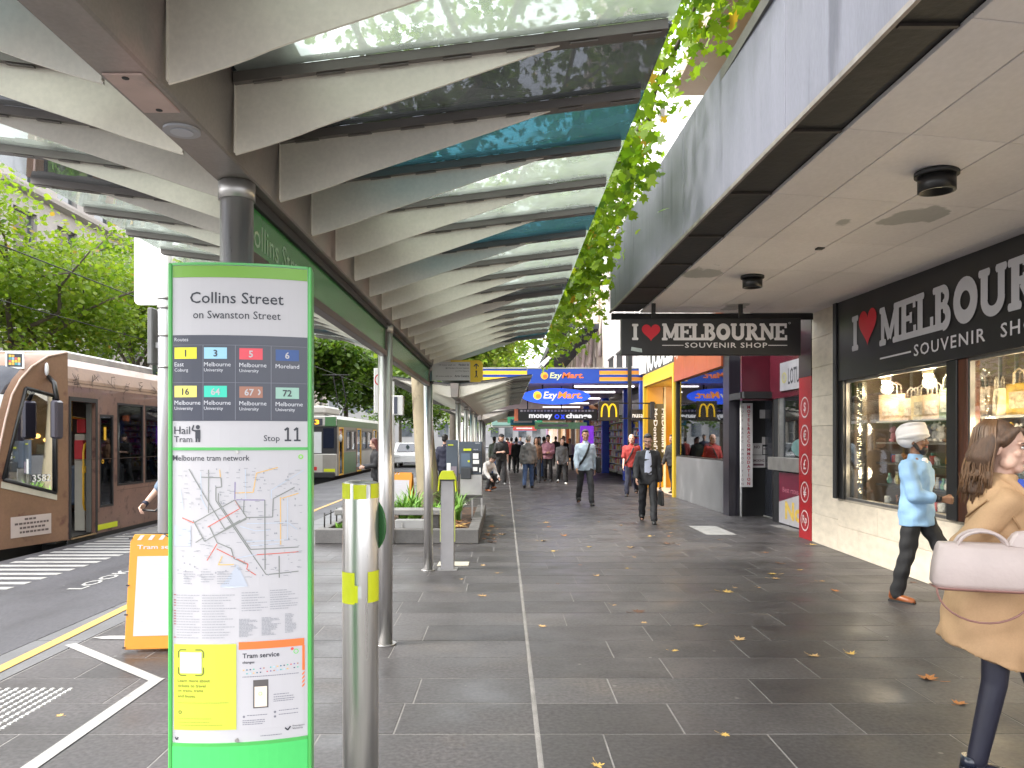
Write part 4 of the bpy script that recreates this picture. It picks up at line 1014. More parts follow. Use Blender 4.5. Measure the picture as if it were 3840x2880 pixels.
# shelves with souvenirs behind the glass
shelfm = mat('dark_shelf', (.02, .02, .022), .35, 0, .2, 6); shelfl = mat('glass_shelf_edge', (.20, .20, .19), .3, 0, .2, 6)
SHZ = (.76, 1.02, 1.31, 1.58, 1.86)
def souv_geo():
    g = {}
    def toy(cm, name):
        b = MB(); b.ell((0, 0, .07), (.062, .05, .07), 10, 6, 0); b.ell((0, -.012, .155), (.048, .045, .045), 10, 6, 0); b.ell((-.04, 0, .195), (.018, .012, .02), 6, 4, 0); b.ell((.04, 0, .195), (.018, .012, .02), 6, 4, 0)
        b.ell((-.05, -.03, .02), (.028, .04, .022), 6, 4, 0); b.ell((.05, -.03, .02), (.028, .04, .022), 6, 4, 0); b.ell((0, -.05, .148), (.02, .014, .016), 6, 4, 1)
        return b.me('plush_toy', [cm, mat('toy_cream', (.62, .52, .38), .8)])
    toyc = {'orange': (.62, .27, .04), 'brown': (.20, .11, .06), 'grey': (.28, .27, .28), 'yellow': (.70, .50, .08), 'white': (.60, .58, .55), 'pink': (.55, .22, .26)}
    for k, c in toyc.items(): g['toy', k] = toy(mat('toy_'+k, c, .9, 0, .2, 30, .3), k)
    def mug(c, k):
        b = MB(); b.lathe([(.034, 0), (.036, .005), (.036, .09), (.031, .09), (.030, .01), (.002, .008)], 0, 0, 14, 0)
        b.tube([(.034, 0, .07), (.058, 0, .066), (.06, 0, .03), (.034, 0, .02)], .006, 6); return b.me('mug', [mat('mug_'+k, c, .25, 0, .3, 30)])
    for k, c in {'white': (.65, .65, .63), 'green': (.08, .22, .10), 'red': (.45, .05, .05), 'blue': (.06, .14, .35)}.items(): g['mug', k] = mug(c, k)
    def boxy(c, k):
        b = MB(); b.box(-.05, .05, -.03, .03, 0, .12, 0); b.box(-.04, .04, -.032, -.0302, .03, .10, 1); return b.me('souvenir_box', [mat('box_'+k, c, .4), mat('box_face_'+k, tuple(min(.8, q*1.8+.12) for q in c), .4, 0, .4, 40)])
    for k, c in {'red': (.42, .04, .04), 'blue': (.05, .10, .30), 'olive': (.25, .24, .06), 'cream': (.50, .44, .32)}.items(): g['box', k] = boxy(c, k)
    def animal(c, k):
        b = MB(); b.ell((0, 0, .06), (.075, .03, .035), 10, 6); b.ell((-.075, 0, .085), (.028, .022, .025), 8, 5)
        for sx in (-.045, .045):
            for sy in (-.015, .015): b.tube([(sx, sy, .04), (sx, sy, 0)], .009, 6)
        b.tube([(.07, 0, .07), (.11, 0, .05)], [.01, .004], 5); return b.me('figurine', [mat('fig_'+k, c, .35, 0, .25, 20)])
    for k, c in {'terracotta': (.40, .14, .05), 'black': (.02, .02, .02), 'silver': (.5, .5, .5)}.items(): g['fig', k] = animal(c, k)
    def tote(c, k):
        b = MB(); b.hexa([(-.15, -.05, 0), (.15, -.05, 0), (.15, .05, 0), (-.15, .05, 0)], [(-.18, -.03, .30), (.18, -.03, .30), (.18, .03, .30), (-.18, .03, .30)], 0)
        for sy in (-.032, .032): b.tube([(-.08, sy, .29), (-.07, sy, .40), (0, sy, .44), (.07, sy, .40), (.08, sy, .29)], .009, 6, 1)
        b.rect(-.11, .11, .06, .22, -.052, 1); return b.me('tote_bag', [mat('tote_'+k, c, .6, 0, .35, 14), mat('tote_print_'+k, tuple(min(.85, q*.5+.3) for q in c), .6, 0, .5, 30)])
    for k, c in {'cream': (.75, .62, .36), 'tan': (.42, .30, .20), 'rose': (.42, .22, .20), 'green': (.10, .16, .09), 'yellow': (.72, .46, .08)}.items(): g['tote', k] = tote(c, k)
    def vase(c, k):
        b = MB(); b.lathe([(.02, 0), (.035, .02), (.038, .06), (.018, .10), (.014, .13), (.022, .15), (.002, .15)], 0, 0, 12); return b.me('ornament', [mat('vase_'+k, c, .25, .0, .3, 20)])
    for k, c in {'jade': (.14, .34, .26), 'pearl': (.62, .60, .56), 'amber': (.55, .28, .04)}.items(): g['vase', k] = vase(c, k)
    return g
SG_ = souv_geo()
nmz = {'toy': ('plush_toy', 'plush toy', 'toy'), 'mug': ('mug', 'souvenir mug', 'mug'), 'box': ('souvenir_box', 'boxed souvenir', 'box'), 'fig': ('figurine', 'animal figurine', 'figurine'),
       'tote': ('tote_bag', 'souvenir tote bag', 'bag'), 'vase': ('ornament', 'small ornament', 'ornament')}
shn = ('window floor', 'lowest shelf', 'second shelf', 'third shelf', 'top shelf')
for wi, (a, c) in enumerate(wins[:2]):
    wlab = 'far window' if wi == 0 else 'near window'
    UN = thing('display_shelf', 'dark shelf unit full of souvenirs in the %s of the souvenir shop' % wlab, 'shelf', tuple((SF @ V(((a+c)/2, .6, .72)))))
    a0_ = a+.35 if wi == 0 else a-.75
    for k, z in enumerate(SHZ): MB(SF).box(a0_, c-.05, .28, .72, z-.028, z-.003).build('shelf', shelfm if k < 3 else shelfl, UN)
    for s in (a0_+.01, (a+c)/2, c-.08): MB(SF).box(s-.012, s+.012, .73, .76, .72, 2.55).build('upright', shelfl, UN)
    for k, z in enumerate(SHZ):
        kinds = [['fig', 'box', 'fig', 'vase', 'mug'], ['mug', 'box', 'vase', 'mug'], ['mug', 'vase', 'fig', 'mug'], ['toy'], ['tote']][k]
        s = a0_+.08
        while s < c-.18:
            kd = R.choice(kinds); cc = R.choice([q for (p, q) in SG_ if p == kd]); st = {'toy': .15, 'mug': .10, 'box': .13, 'fig': .19, 'tote': .36, 'vase': .09}[kd]
            nm, lab, cat = nmz[kd]
            o = bpy.data.objects.new(nm, SG_[kd, cc]); C.objects.link(o)
            o.location = SF @ V((s+st/2, .42+R.uniform(-.05, .05), z)); o.rotation_euler = (0, 0, rad(-92)+R.uniform(-.5, .5))
            q = R.uniform(.9, 1.2); o.scale = (q, q, q)
            tag(o, '%s %s on the %s in the %s of the souvenir shop' % (cc, lab, shn[k], wlab), cat, '%ss on the %s in the %s' % (lab, shn[k], wlab))
            s += st*q*.98
warm = (1, .80, .52)
def lampm(name, c, s): return mat(name, tuple(.3*q for q in c), .5, 0, 0, 1, emit=c, es=s)
for i, (s, yy, z) in enumerate(((2.15, .20, 2.36), (3.25, .20, 2.36), (5.3, .2, 2.36), (6.5, .2, 2.36), (8.6, .2, 2.36), (10.2, .2, 2.36))):
    p = SF @ V((s, yy, z))
    o = thing('shop_lamp', 'lit warm downlight inside the souvenir shop window, %s' % ['over the cream bag', 'over the tan tote bags', 'behind the dark mullion', 'over the woman in the tan coat', 'beyond the frame edge', 'nearest the camera'][i], 'lamp', tuple(p), 'souvenir window lamps')
    MB().tube([tuple(p+V((0, 0, .02))), tuple(p+V((0, 0, .20)))], .06, 14).build('can', mat('lamp_can', (.5, .42, .3), .4), o)
    MB().ell(tuple(p), (.05, .05, .035), 12, 6).build('bulb', lampm('warm_bulb', warm, 9), o)
    L = bpy.data.lights.new('lamp_light', 'POINT'); L.energy = 9; L.color = warm; L.shadow_soft_size = .08
    lo = bpy.data.objects.new('lamp_light', L); C.objects.link(lo); lo.location = p+V((0, 0, -.08))
for s_ in (1.62, 4.0, 4.6, 7.4):  # added fill lights inside the windows to brighten the goods
    for z_ in (1.15, 1.75):
        L = bpy.data.lights.new('shelf_fill_light', 'POINT'); L.energy = 3.5; L.color = warm; L.shadow_soft_size = .1
        lo = bpy.data.objects.new('shelf_fill_light', L); C.objects.link(lo); lo.location = SF @ V((s_, .13, z_))
# fairy lights on the mirror strip
b = MB()
for k in range(150): p = SF @ V((R.choice([1.5, 1.5, 3.98, 4.55])+R.uniform(0, .14), .095, R.uniform(.85, 2.36))); b.ell(tuple(p), (.006, .006, .006), 5, 4)
b.build('fairy_light', lampm('fairy_glow', (1, .8, .45), 1.5), SS)['kind'] = 'stuff'

# ------------------------------------------------------------------ CONCRETE AWNING over the souvenir shop
AW = thing('concrete_awning', 'deep grey concrete awning with flaking white soffit over the souvenir shop', 'awning', (3.2, 7, 3.6))
fas = mat('lavender_concrete', (.185, .188, .24), .62, 0, .10, 2.2, .08, st=(2.2, 2.2, .35), fine=.07, col2=(.11, .112, .15), c2s=1.9, c2t=.60, objvar=.04)
def ax_(y): return 1.665+.0231*(12.4-y)
cuts = [12.4, 11.55, 10.4, 7.8, 5.14, 2.5, -.2]
for a, c in zip(cuts[:-1], cuts[1:]):
    a2, c2 = a-.006, c+.006
    MB().hexa([(ax_(a2), a2, 3.635), (ax_(c2), c2, 3.635), (ax_(c2)+.035, c2, 3.635), (ax_(a2)+.035, a2, 3.635)],
              [(ax_(a2), a2, 4.71), (ax_(c2), c2, 4.71), (ax_(c2)+.035, c2, 4.71), (ax_(a2)+.035, a2, 4.71)]).build('fascia_panel', fas, AW, bevel=.005)
MB().hexa([(ax_(12.4)-.012, 12.4, 3.60), (ax_(-.2)-.012, -.2, 3.60), (ax_(-.2)+.012, -.2, 3.60), (ax_(12.4)+.012, 12.4, 3.60)],
          [(ax_(12.4)-.012, 12.4, 3.632), (ax_(-.2)-.012, -.2, 3.632), (ax_(-.2)+.012, -.2, 3.632), (ax_(12.4)+.012, 12.4, 3.632)]).build('drip_edge', mat('drip_metal', (.26, .23, .22), .45, .4, .25, 9), AW)
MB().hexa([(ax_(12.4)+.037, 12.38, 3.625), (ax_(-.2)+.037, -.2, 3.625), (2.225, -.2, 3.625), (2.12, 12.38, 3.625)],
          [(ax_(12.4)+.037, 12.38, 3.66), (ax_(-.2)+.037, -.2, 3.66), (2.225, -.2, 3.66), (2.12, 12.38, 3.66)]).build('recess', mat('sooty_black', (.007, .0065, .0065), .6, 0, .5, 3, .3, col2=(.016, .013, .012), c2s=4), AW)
for yy in (11.6, 10.4, 9.0, 7.75, 6.4, 5.1, 3.8): MB().box(ax_(yy)+.038, 2.12+.0085*(12.4-yy), yy-.015, yy+.015, 3.608, 3.624).build('recess_rib', mat('rib_dark', (.035, .028, .025), .6, 0, .3, 6), AW)
sof = mat('flaking_soffit_paint', (.78, .745, .76), .62, 0, .06, 1.5, .05, fine=.03, objvar=.05, col2=(.42, .42, .42), c2s=.62, c2t=.60, st=(1, .55, 1))
# flaking follows the place, not the panel: world coordinates
_n = sof.node_tree; _g = _n.nodes.new('ShaderNodeNewGeometry'); _n.links.new(_g.outputs['Position'], [q for q in _n.nodes if q.type == 'MAPPING'][0].inputs['Vector'])
for q in _n.nodes:
    if q.type == 'MAP_RANGE' and abs(q.inputs[1].default_value-.60) < 1e-4: q.inputs[2].default_value = .608
def sz(x, y): return 3.6-.030*(12.4-y)*max(0, x-2.2)/2.5
def sx0(y): return 2.13+.0085*(12.4-y)
xl = [None, 2.60, 3.22, 3.84, 4.46, 4.98]
yl = [12.36, 11.7, 10.36, 9.02, 7.68, 6.34, 5.02, 3.7, 2.4, 1.1, -.2]
for i in range(5):
    for j in range(10):
        ya, yb = yl[j]-.004, yl[j+1]+.004
        xa0 = sx0(ya) if i == 0 else xl[i]+.004; xb0 = sx0(yb) if i == 0 else xl[i]+.004; x1 = xl[i+1]-.004
        lo = [(xa0, ya, sz(xa0, ya)), (xb0, yb, sz(xb0, yb)), (x1, yb, sz(x1, yb)), (x1, ya, sz(x1, ya))]
        MB().hexa(lo, [(p[0], p[1], p[2]+.03) for p in lo]).build('soffit_panel', sof, AW, bevel=.003)
MB().box(1.95, 5.0, -.2, 12.36, 3.664, 3.70).build('soffit_backing', blackm, AW)
MB().box(1.80, 4.9, -.2, 12.36, 4.60, 4.70).build('deck', gst, AW)
MB().box(ax_(12.4)+.02, 4.86, 12.37, 12.43, 3.50, 3.598).build('end_beam', black, AW, bevel=.004)
MB().box(3.15, 3.22, 7.9, 7.98, 3.535, 3.56).build('cable_clip', blackm, AW)
for i, (x, yy, r) in enumerate(((3.09, 5.62, .125), (2.97, 9.42, .115))):
    z = sz(x, yy)
    o = thing('downlight', 'black drum downlight on the awning soffit, %s' % ('larger one nearest the camera' if i == 0 else 'smaller one farther along near the hanging sign'), 'lamp', (x, yy, z), 'black drum downlights')
    MB().tube([(x, yy, z-.03), (x, yy, z+.002)], r+.022, 28).build('collar', blackm, o)
    b = MB(); b.lathe([(r, z-.03), (r, z-.14), (r-.02, z-.142), (r-.03, z-.08), (.01, z-.078)], x, yy, 28); b.build('drum', black, o)
# hanging sign at the far end of the awning
HS = thing('hanging_sign', 'black hanging souvenir shop sign with red heart below the awning end', 'sign', (3.0, 11.5, 3.4))
def hx(px): return (px-1090)*.00677
def hz(py): return 1.62+(948-py)*.00677
MB().box(hx(1341), hx(1728), 11.45, 11.55, hz(768), hz(688)).build('board', signblk, HS, bevel=.01)
for px in (1412, 1600): MB().box(hx(px)-.028, hx(px)+.028, 11.48, 11.52, hz(688), 3.60).build('hanger', blackm, HS)
b = MB(); slab(b, 'I', hx(1364), hz(735.5), .237, 11.446, 0, 1, .80); slab(b, 'MELBOURNE', hx(1428), hz(736), .245, 11.446, 0, .93, .865); b.build('lettering', letw, HS)
b = MB(); heart(b, hx(1405), hz(720), .27, .245, 11.446); b.build('red_heart', hred, HS)
b = MB(); b.rect(hx(1429), hx(1475), hz(747.6), hz(746), 11.446); b.text('SOUVENIR SHOP', hx(1478), 11.446, hz(752), w=hx(1655)-hx(1478), h=.075, bold=.012, space=1.15); b.rect(hx(1657), hx(1698), hz(747.6), hz(746), 11.446)
b.ring((hx(1703), 11.446, hz(699)), .015, .011, 12); b.build('subtitle_lettering', letw, HS)
MB().poly([(hx(1362), 11.447, hz(758)), (hx(1386), 11.447, hz(762)), (hx(1385), 11.447, hz(754)), (hx(1363), 11.447, hz(750))]).build('old_sticker', mat('sticker', (.40, .46, .46), .6, 0, .2, 20), HS)

# ------------------------------------------------------------------ FOREIGN EXCHANGE KIOSK
FX = thing('exchange_kiosk', 'red and white foreign exchange kiosk with currency pillar and counter', 'shop', (5.2, 14.5, 0))
fred = mat('kiosk_red', (.38, .005, .010), .32, 0, .04, 3); fmar = mat('kiosk_maroon', (.10, .014, .026), .25, 0, .12, 3); fplum = mat('plum_black', (.035, .018, .025), .35, 0, .1, 3)
PF = FR(4.86, 12.98, rad(-90))
pil = MB(PF).box(0, .52, 0, .25, 0, 2.62).build('currency_pillar', fred, FX, bevel=.004)
MB(PF).box(0, .52, -.002, .25, 2.62, 3.58).build('pillar_head', fplum, FX)
for z, t in zip((2.13, 1.68, 1.21, .76, .30), ('$', '\u20ac', '\u00a3', '\u00a5', 'Rp')):
    b = MB(PF); b.ring((.26, -.004, z), .17, .148, 30); b.text(t, .26, -.004, z-.085, h=.17, al='c', bold=.015); b.build('currency_emblem', mat('emblem_white', (.66, .56, .56), .4), FX)
MB(FR(4.98, 12.98, 0)).box(0, .6, 0, .1, 0, 3.6).build('return_wall', blackm, FX)
# sign bands over the counter, in the recess
MB().box(3.62, 4.86, 13.0, 13.06, 3.02, 3.42).build('sign_band', fred, FX)
nb = MB().box(3.72, 4.80, 12.975, 12.999, 3.08, 3.36).build('name_board', mat('name_board_pale', (.42, .42, .45), .4), FX)
b = MB(); b.text('LOTUS', 4.02, 12.972, 3.115, w=.40, h=.14, bold=.01); b.rect(4.49, 4.495, 3.10, 3.34, 12.972); b.text('FOREIGN', 4.53, 12.972, 3.17, w=.22, h=.04); b.text('EXCHANGE', 4.53, 12.972, 3.11, w=.24, h=.04)
b.ring((3.87, 12.972, 3.19), .09, .07, 16, 0, 0, 360, .7); b.build('lettering', ink, nb)
CF = FR(5.27, 15.45, rad(-90))
MB(FR(4.72, 15.6, 0)).box(-.02, .72, -.02, .06, 2.38, 3.3).build('side_fascia', fmar, FX)
cbx = MB(CF).box(-.1, 2.45, -.02, .12, 2.40, 3.3).build('counter_fascia', fmar, FX)
cn = MB(CF).box(.55, 2.45, -.05, -.021, 2.52, 3.05).build('counter_sign', mat('counter_sign_grey', (.36, .36, .40), .3), FX)
b = MB(CF); b.text('LOTUS', .98, -.053, 2.62, w=.66, h=.30, bold=.012); b.rect(1.72, 1.73, 2.58, 2.98, -.053); b.text('FOREIGN', 1.78, -.053, 2.83, w=.5, h=.09); b.text('EXCHANGE', 1.78, -.053, 2.66, w=.55, h=.09); b.build('lettering', ink, cn)
b = MB(CF); b.ring((.78, -.053, 2.76), .13, .10, 16, 0, 0, 360, .8); b.ring((.78, -.0535, 2.76), .075, .055, 14, 0, 0, 360, 1.4); b.build('lotus_emblem', mat('lotus_gold', (.45, .42, .15), .4), cn)
MB(CF).box(-.02, .06, 0, .1, 0, 2.4).build('door_post', black, FX); MB(CF).box(.0, 2.45, -.10, .14, 1.02, 1.27).build('counter_ledge', mat('ledge_steel', (.26, .25, .24), .4, .5, .15, 5), FX, bevel=.006)
MB(CF).box(.9, 2.45, .0, .1, .0, 1.02).build('counter_front', blackm, FX)
wf = MB(CF).box(.30, .38, .0, .08, 1.27, 2.40).build('window_frame', steelframe, FX); MB(CF).box(.39, 2.45, .03, .036, 1.28, 2.39).build('pane', shopglass, wf)
po = MB(CF).box(.42, 2.45, -.022, -.001, .03, .99).build('poster', mat('poster_maroon', (.14, .010, .032), .3, 0, .15, 6), FX)
MB(CF).poly([(.42, -.0235, .03), (2.45, -.0235, .03), (2.45, -.0235, .80), (.42, -.0235, .42)]).build('poster_white_part', mat('poster_pale', (.46, .44, .46), .35, 0, .06, 9), po)
b = MB(CF); b.text('No.1', .75, -.025, .12, w=1.2, h=.34, bold=.04); b.build('lettering', mat('poster_gold', (.70, .48, .08), .4, 0, .15, 12), po)
b = MB(CF); b.text('Best rates', .62, -.025, .62, w=.8, h=.1); b.build('lettering', mat('poster_rose', (.45, .15, .2), .4), po)
# tower picture on the counter glass
b = MB(CF); b.poly([(1.32, .02, 1.55), (1.62, .02, 1.55), (1.49, .02, 2.25), (1.46, .02, 2.25)]); b.disc((1.5, .019, 1.46), .55, .17, 20); b.build('tower_picture', mat('tower_teal', (.10, .19, .19), .4, 0, .2, 6), FX)
MB().box(5.30, 7.2, 15.50, 15.56, 0, 2.6).build('side_wall', blackm, FX)
MB(CF).box(.05, 2.45, 1.6, 1.65, 0, 2.4).build('inner_wall', mat('kiosk_inner', (.10, .11, .12), .7, 0, .4, 3), FX)
# entrance recess facing the street corner: black door wall, notices, motel sign
MB().box(4.94, 5.62, 16.46, 16.56, 0, 2.55).build('door_wall', black, FX); MB(FR(5.45, 16.45, rad(-90))).box(0, 1.0, 0, .06, 0, 2.45).build('door_leaf', mat('dark_door', (.02, .022, .03), .25, 0, .1, 4), FX)
MB().box(4.70, 5.3, 15.42, 16.46, 2.42, 2.55).build('entrance_soffit', blackm, FX)
MB(FR(5.43, 16.45, rad(-90))).box(0, 1.05, -.02, 0, 0, .03).build('threshold', mat('threshold_steel', (.5, .5, .48), .35, .6), FX)
for (x, z, w, h, mm) in ((5.20, 1.02, .30, .26, 0), (5.20, 1.29, .21, .24, 0), (5.43, 1.30, .13, .16, 0), (5.41, 1.50, .11, .16, 0), (5.36, 2.05, .12, .18, 0)):
    MB().box(x-.02, x+w-.02, 16.44, 16.455, z, z+h).build('notice', mat('notice_paper', (.55, .53, .53), .6, 0, .12, 9), FX)
b = MB(); b.text('NO', 5.22, 16.436, 1.42, w=.12, h=.06, bold=.02); b.text('SMOKING', 5.19, 16.436, 1.14, w=.24, h=.055, bold=.02); b.rect(5.2, 5.42, 1.06, 1.10, 16.436); b.rect(5.41, 5.5, 1.40, 1.42, 16.434); b.build('notice_print', mat('notice_ink', (.12, .06, .08), .5), FX)
MS = thing('motel_sign', 'tall narrow white vertical motel and accommodation sign on the black wall', 'sign', (4.97, 16.3, .5))
MB().box(4.90, 5.14, 16.28, 16.36, .62, 2.36).build('board', mat('motel_white', (.58, .56, .57), .5, 0, .06, 5), MS, bevel=.004)
ltr = 'MOTEL&ACCOMMODATION'
for i, ch in enumerate(ltr):
    b = MB(); b.text(ch, 5.055, 16.277, 2.36-.04-(i+.85)*1.67/len(ltr), h=.066, al='c', bold=.03); b.build('letter', mat('motel_red', (.38, .02, .05), .5), MS)
b = MB()
for i in range(19):
    if i % 5 != 4: b.text(ltr[i], 4.928, 16.2775, 2.36-.04-(i+.8)*1.67/19, h=.045, al='c')
b.build('side_lettering', mat('motel_ink', (.16, .12, .15), .6), MS)
MB().tube([(4.915, 16.34, 0), (4.915, 16.34, 2.42)], .022, 10).build('pole', white, MS)

# ------------------------------------------------------------------ NOODLE RESTAURANT (grey front)
NR = thing('restaurant', 'grey fronted restaurant with dark pillar, wide window and orange sign band', 'restaurant', (4.9, 19, 0))
NF = FR(4.73, 21.7, rad(-90))
gp2 = mat('grey_plaster', (.115, .117, .122), .5, 0, .12, 1.5, .08, fine=.06, col2=(.16, .16, .165), c2s=1.2)
MB(NF).box(0.02, 4.75, 0, .2, 0, 1.14).build('front_wall', gp2, NR, bevel=.006)
MB(NF).box(4.75, 5.2, -.02, .3, 0, 4.4).build('pillar', mat('pillar_plum', (.02, .018, .026), .28, 0, .15, 3), NR, bevel=.006)
MB(NF).box(0, .12, -.01, .2, 1.14, 3.2).build('window_post', black, NR)
wf = MB(NF).box(.12, 4.75, .0, .12, 1.141, 1.175).build('window_frame', black, NR); MB(NF).box(.12, 4.75, .04, .048, 1.18, 3.18).build('pane', glass('restaurant_glass', (.75, .78, .78), 0, refl=1.35), wf)
obm = mat('orange_sign_band', (.30, .068, .026), .35, 0, .08, 3)
for k in range(4): MB(NF).box(.03+1.18*k, .03+1.18*(k+1)-.01, -.06, .1, 3.19, 4.45).build('sign_panel', obm, NR, bevel=.004)
b = MB(NF); b.text('by City Square', .1, -.063, 3.78, w=3.3, h=.34, bold=.01); b.build('lettering', mat('sign_cream', (.66, .56, .50), .5), NR)
MB(NF).box(.12, 4.75, 3.5, 3.6, 0, 3.3).build('inner_wall', mat('dining_wall', (.16, .13, .10), .8, 0, .3, 2), NR); MB(NF).box(.12, 4.75, .2, 3.5, 3.18, 3.3).build('ceiling', mat('dining_ceiling', (.10, .09, .08), .8), NR); MB(NF).box(.12, 4.75, .2, 3.5, .0, .02).build('floor', inwood, NR)
for i in range(9):
    x = .6+i*.46; p = NF @ V((x, R.uniform(1, 2.6), R.uniform(1.55, 1.75)))
    o = MB().ell(tuple(p), (.09, .09, .07), 8, 5).build('table_lamp', lampm('amber_lamp', (1, .5, .12), 2)); tag(o, 'small amber lamp glowing inside the grey restaurant window', 'lamp', 'amber lamps in the restaurant')
p0 = NF @ V((2.4, 1.8, 2.2)); L = bpy.data.lights.new('dining_light', 'POINT'); L.energy = 18; L.color = (1, .7, .4); lo = bpy.data.objects.new('dining_light', L); C.objects.link(lo); lo.location = p0
for i in range(8):
    x = .5+i*.55; m_ = mat('chair_%d' % (i % 4), [(.20, .04, .05), (.03, .03, .035), (.35, .28, .18), (.42, .38, .33)][i % 4], .6)
    b = MB(NF); yy = .5+.4*(i % 3); b.box(x-.2, x+.2, yy, yy+.4, .42, .48); b.hexa([(x-.2, yy+.36, .48), (x+.2, yy+.36, .48), (x+.2, yy+.4, .48), (x-.2, yy+.4, .48)], [(x-.17, yy+.42, 1.45), (x+.17, yy+.42, 1.45), (x+.17, yy+.46, 1.45), (x-.17, yy+.46, 1.45)])
    for sx in (-.18, .18):
        for sy in (.03, .37): b.tube([(x+sx, yy+sy, 0), (x+sx, yy+sy, .42)], .015, 5)
    tag(b.build('dining_chair', m_), '%s high-backed dining chair inside the grey restaurant' % ['maroon', 'black', 'tan', 'cream'][i % 4], 'chair', '%s restaurant chairs' % ['maroon', 'black', 'tan', 'cream'][i % 4])

# ------------------------------------------------------------------ BURGER RESTAURANT: yellow portal
BR = thing('burger_restaurant', 'bright yellow burger restaurant entrance portal beyond the grey restaurant', 'restaurant', (4.9, 24, 0))
yl1 = mat('portal_yellow', (.56, .37, .03), .35, 0, .04, 3); yl2 = mat('portal_inner_yellow', (.55, .26, .010), .35, 0, .06, 3)
YF = FR(4.72, 26.5, rad(-90))
MB(YF).box(4.62, 4.79, -.06, 2.5, 0, 3.74).build('jamb', yl1, BR, bevel=.006); MB(YF).box(0, .18, -.06, 2.5, 0, 3.74).build('jamb', yl1, BR, bevel=.006)
MB(YF).box(.18, 4.62, -.06, 2.5, 3.36, 3.74).build('lintel', yl1, BR, bevel=.006)
MB().box(4.74, 7.2, 26.10, 26.22, 0, 3.36).build('inner_wall', yl2, BR); MB().box(7.0, 7.2, 21.9, 26.1, 0, 3.36).build('back_wall', yl2, BR); MB().box(4.74, 7, 21.9, 26.1, 3.34, 3.355).build('inner_ceiling', yl1, BR)
for (x0, x1) in ((4.76, 5.00), (5.03, 5.26)):
    bb = MB().box(x0, x1, 26.04, 26.099, .9, 2.78).build('menu_board', mat('board_olive', (.06, .05, .02), .4), BR)
    b = MB(); b.text("McDonald's", (x0+x1)/2+.06, 26.036, 2.62, w=1.45, h=.13, bold=.02, ax=((0, 0, -1), (1, 0, 0))); b.build('lettering', white, bb)
MB().box(5.28, 5.34, 26.02, 26.09, 0, 3.34).build('door_mullion', mat('pale_yellow', (.75, .66, .40), .4), BR)
MB().box(4.8, 7, 21.9, 26.1, .001, .006).build('entrance_mat', mat('cream_floor', (.45, .38, .30), .5), BR)
b0 = MB(YF); b0.box(.0, 4.79, -.02, .2, 3.76, 4.9); b0.build('upper_band', mat('band_charcoal', (.04, .04, .04), .5), BR)
b = MB(YF); b.text('NOODLES', .25, -.024, 3.80, w=4.3, h=.85, bold=.03); b.build('upper_lettering', white, BR)
pl_ = V((5.8, 24, 3.1)); L = bpy.data.lights.new('portal_light', 'POINT'); L.energy = 22; L.color = (1, .8, .5); L.shadow_soft_size = .3; lo = bpy.data.objects.new('portal_light', L); C.objects.link(lo); lo.location = pl_
MB().tube([(5.8, 24, 3.30), (5.8, 24, 3.34)], .2, 20).build('ceiling_lamp', lampm('portal_lamp', (1, .85, .6), 3), BR)
GA = thing('arches_sign', 'square black hanging sign with golden arches on a bracket', 'sign', (3.26, 24.5, 2.5))
MB().box(2.93, 3.56, 24.44, 24.56, 2.18, 2.80).build('board', mat('arches_black', (.025, .020, .012), .4), GA, bevel=.01)
b = MB()
for sg in (-1, 1):
    pts = []
    for i in range(15):
        t = i/14; a = math.pi*(1-t) if sg < 0 else math.pi*t
        px_ = 3.245+sg*.115+.115*math.cos(math.pi*t)*1.0; pz_ = 2.30+.40*(math.sin(math.pi*t)**.62)
        pts.append((px_, pz_))
    b.pl(pts, .048, 24.436-.0004*(sg+1))
b.build('golden_arches', mat('arches_gold', (.82, .52, .01), .4, emit=(1, .65, .02), es=.06), GA)
for z in (2.26, 2.73): MB().box(3.56, 4.7, 24.48, 24.52, z-.02, z+.02).build('bracket', black, GA)
MB().box(4.55, 4.66, 24.42, 24.58, 2.22, 2.78).build('wall_plate', blackm, GA)

# ------------------------------------------------------------------ CONVENIENCE STORE, awning and signs beyond
EM = thing('convenience_store', 'blue pillared convenience store with coloured shelves and striped awning', 'shop', (4.9, 32, 0))
blu = mat('store_blue', (.01, .055, .36), .35, 0, .05, 3); ylw = mat('stripe_yellow', (.80, .50, .03), .4, 0, .04, 3); orn = mat('stripe_orange', (.75, .28, .03), .4, 0, .04, 3)
fy = 27.0
MB().box(.78, 3.25, fy, fy+.14, 3.53, 4.03).build('fascia', blu, EM); MB().box(-.78, .77, fy+.01, fy+.14, 3.53, 4.03).build('fascia', blu, EM); MB().box(3.26, 4.86, fy+.01, fy+.14, 3.53, 4.03).build('fascia', blu, EM)
MB().box(-.78, 4.86, fy-.01, fy+.15, 4.032, 4.075).build('fascia_cap', steel_d, EM)
for (x0, x1, m1) in ((-.78, .77, ylw), (3.26, 4.86, orn)):
    for z in (3.62, 3.84): MB().box(x0, x1, fy-.002, fy+.009, z, z+.12).build('stripe', m1, EM)
    for z in (3.605, 3.83): MB().box(x0, x1, fy-.001, fy+.009, z, z+.013).build('stripe', mat('stripe_pale', (.75, .66, .40), .4), EM)
def ezy(par, x, z, w, h, y, c1, c2, cb):
    b = MB(); b.text('Ezy', x+w*.22, y, z, w=w*.28, h=h, bold=.02, shear=.18); b.build('lettering', c1, par)
    b = MB(); b.text('Mart.', x+w*.50, y, z+h*.24, w=w*.50, h=h*.76, bold=.03, shear=.18); b.build('lettering', c2, par)
    b = MB(); b.disc((x+w*.10, y, z+h*.58), w*.085, w*.085, 20); b.build('sun_emblem', cb, par)
    b = MB(); b.disc((x+w*.115, y-.002, z+h*.48), w*.052, w*.045, 16); b.build('sun_emblem', c2, par)
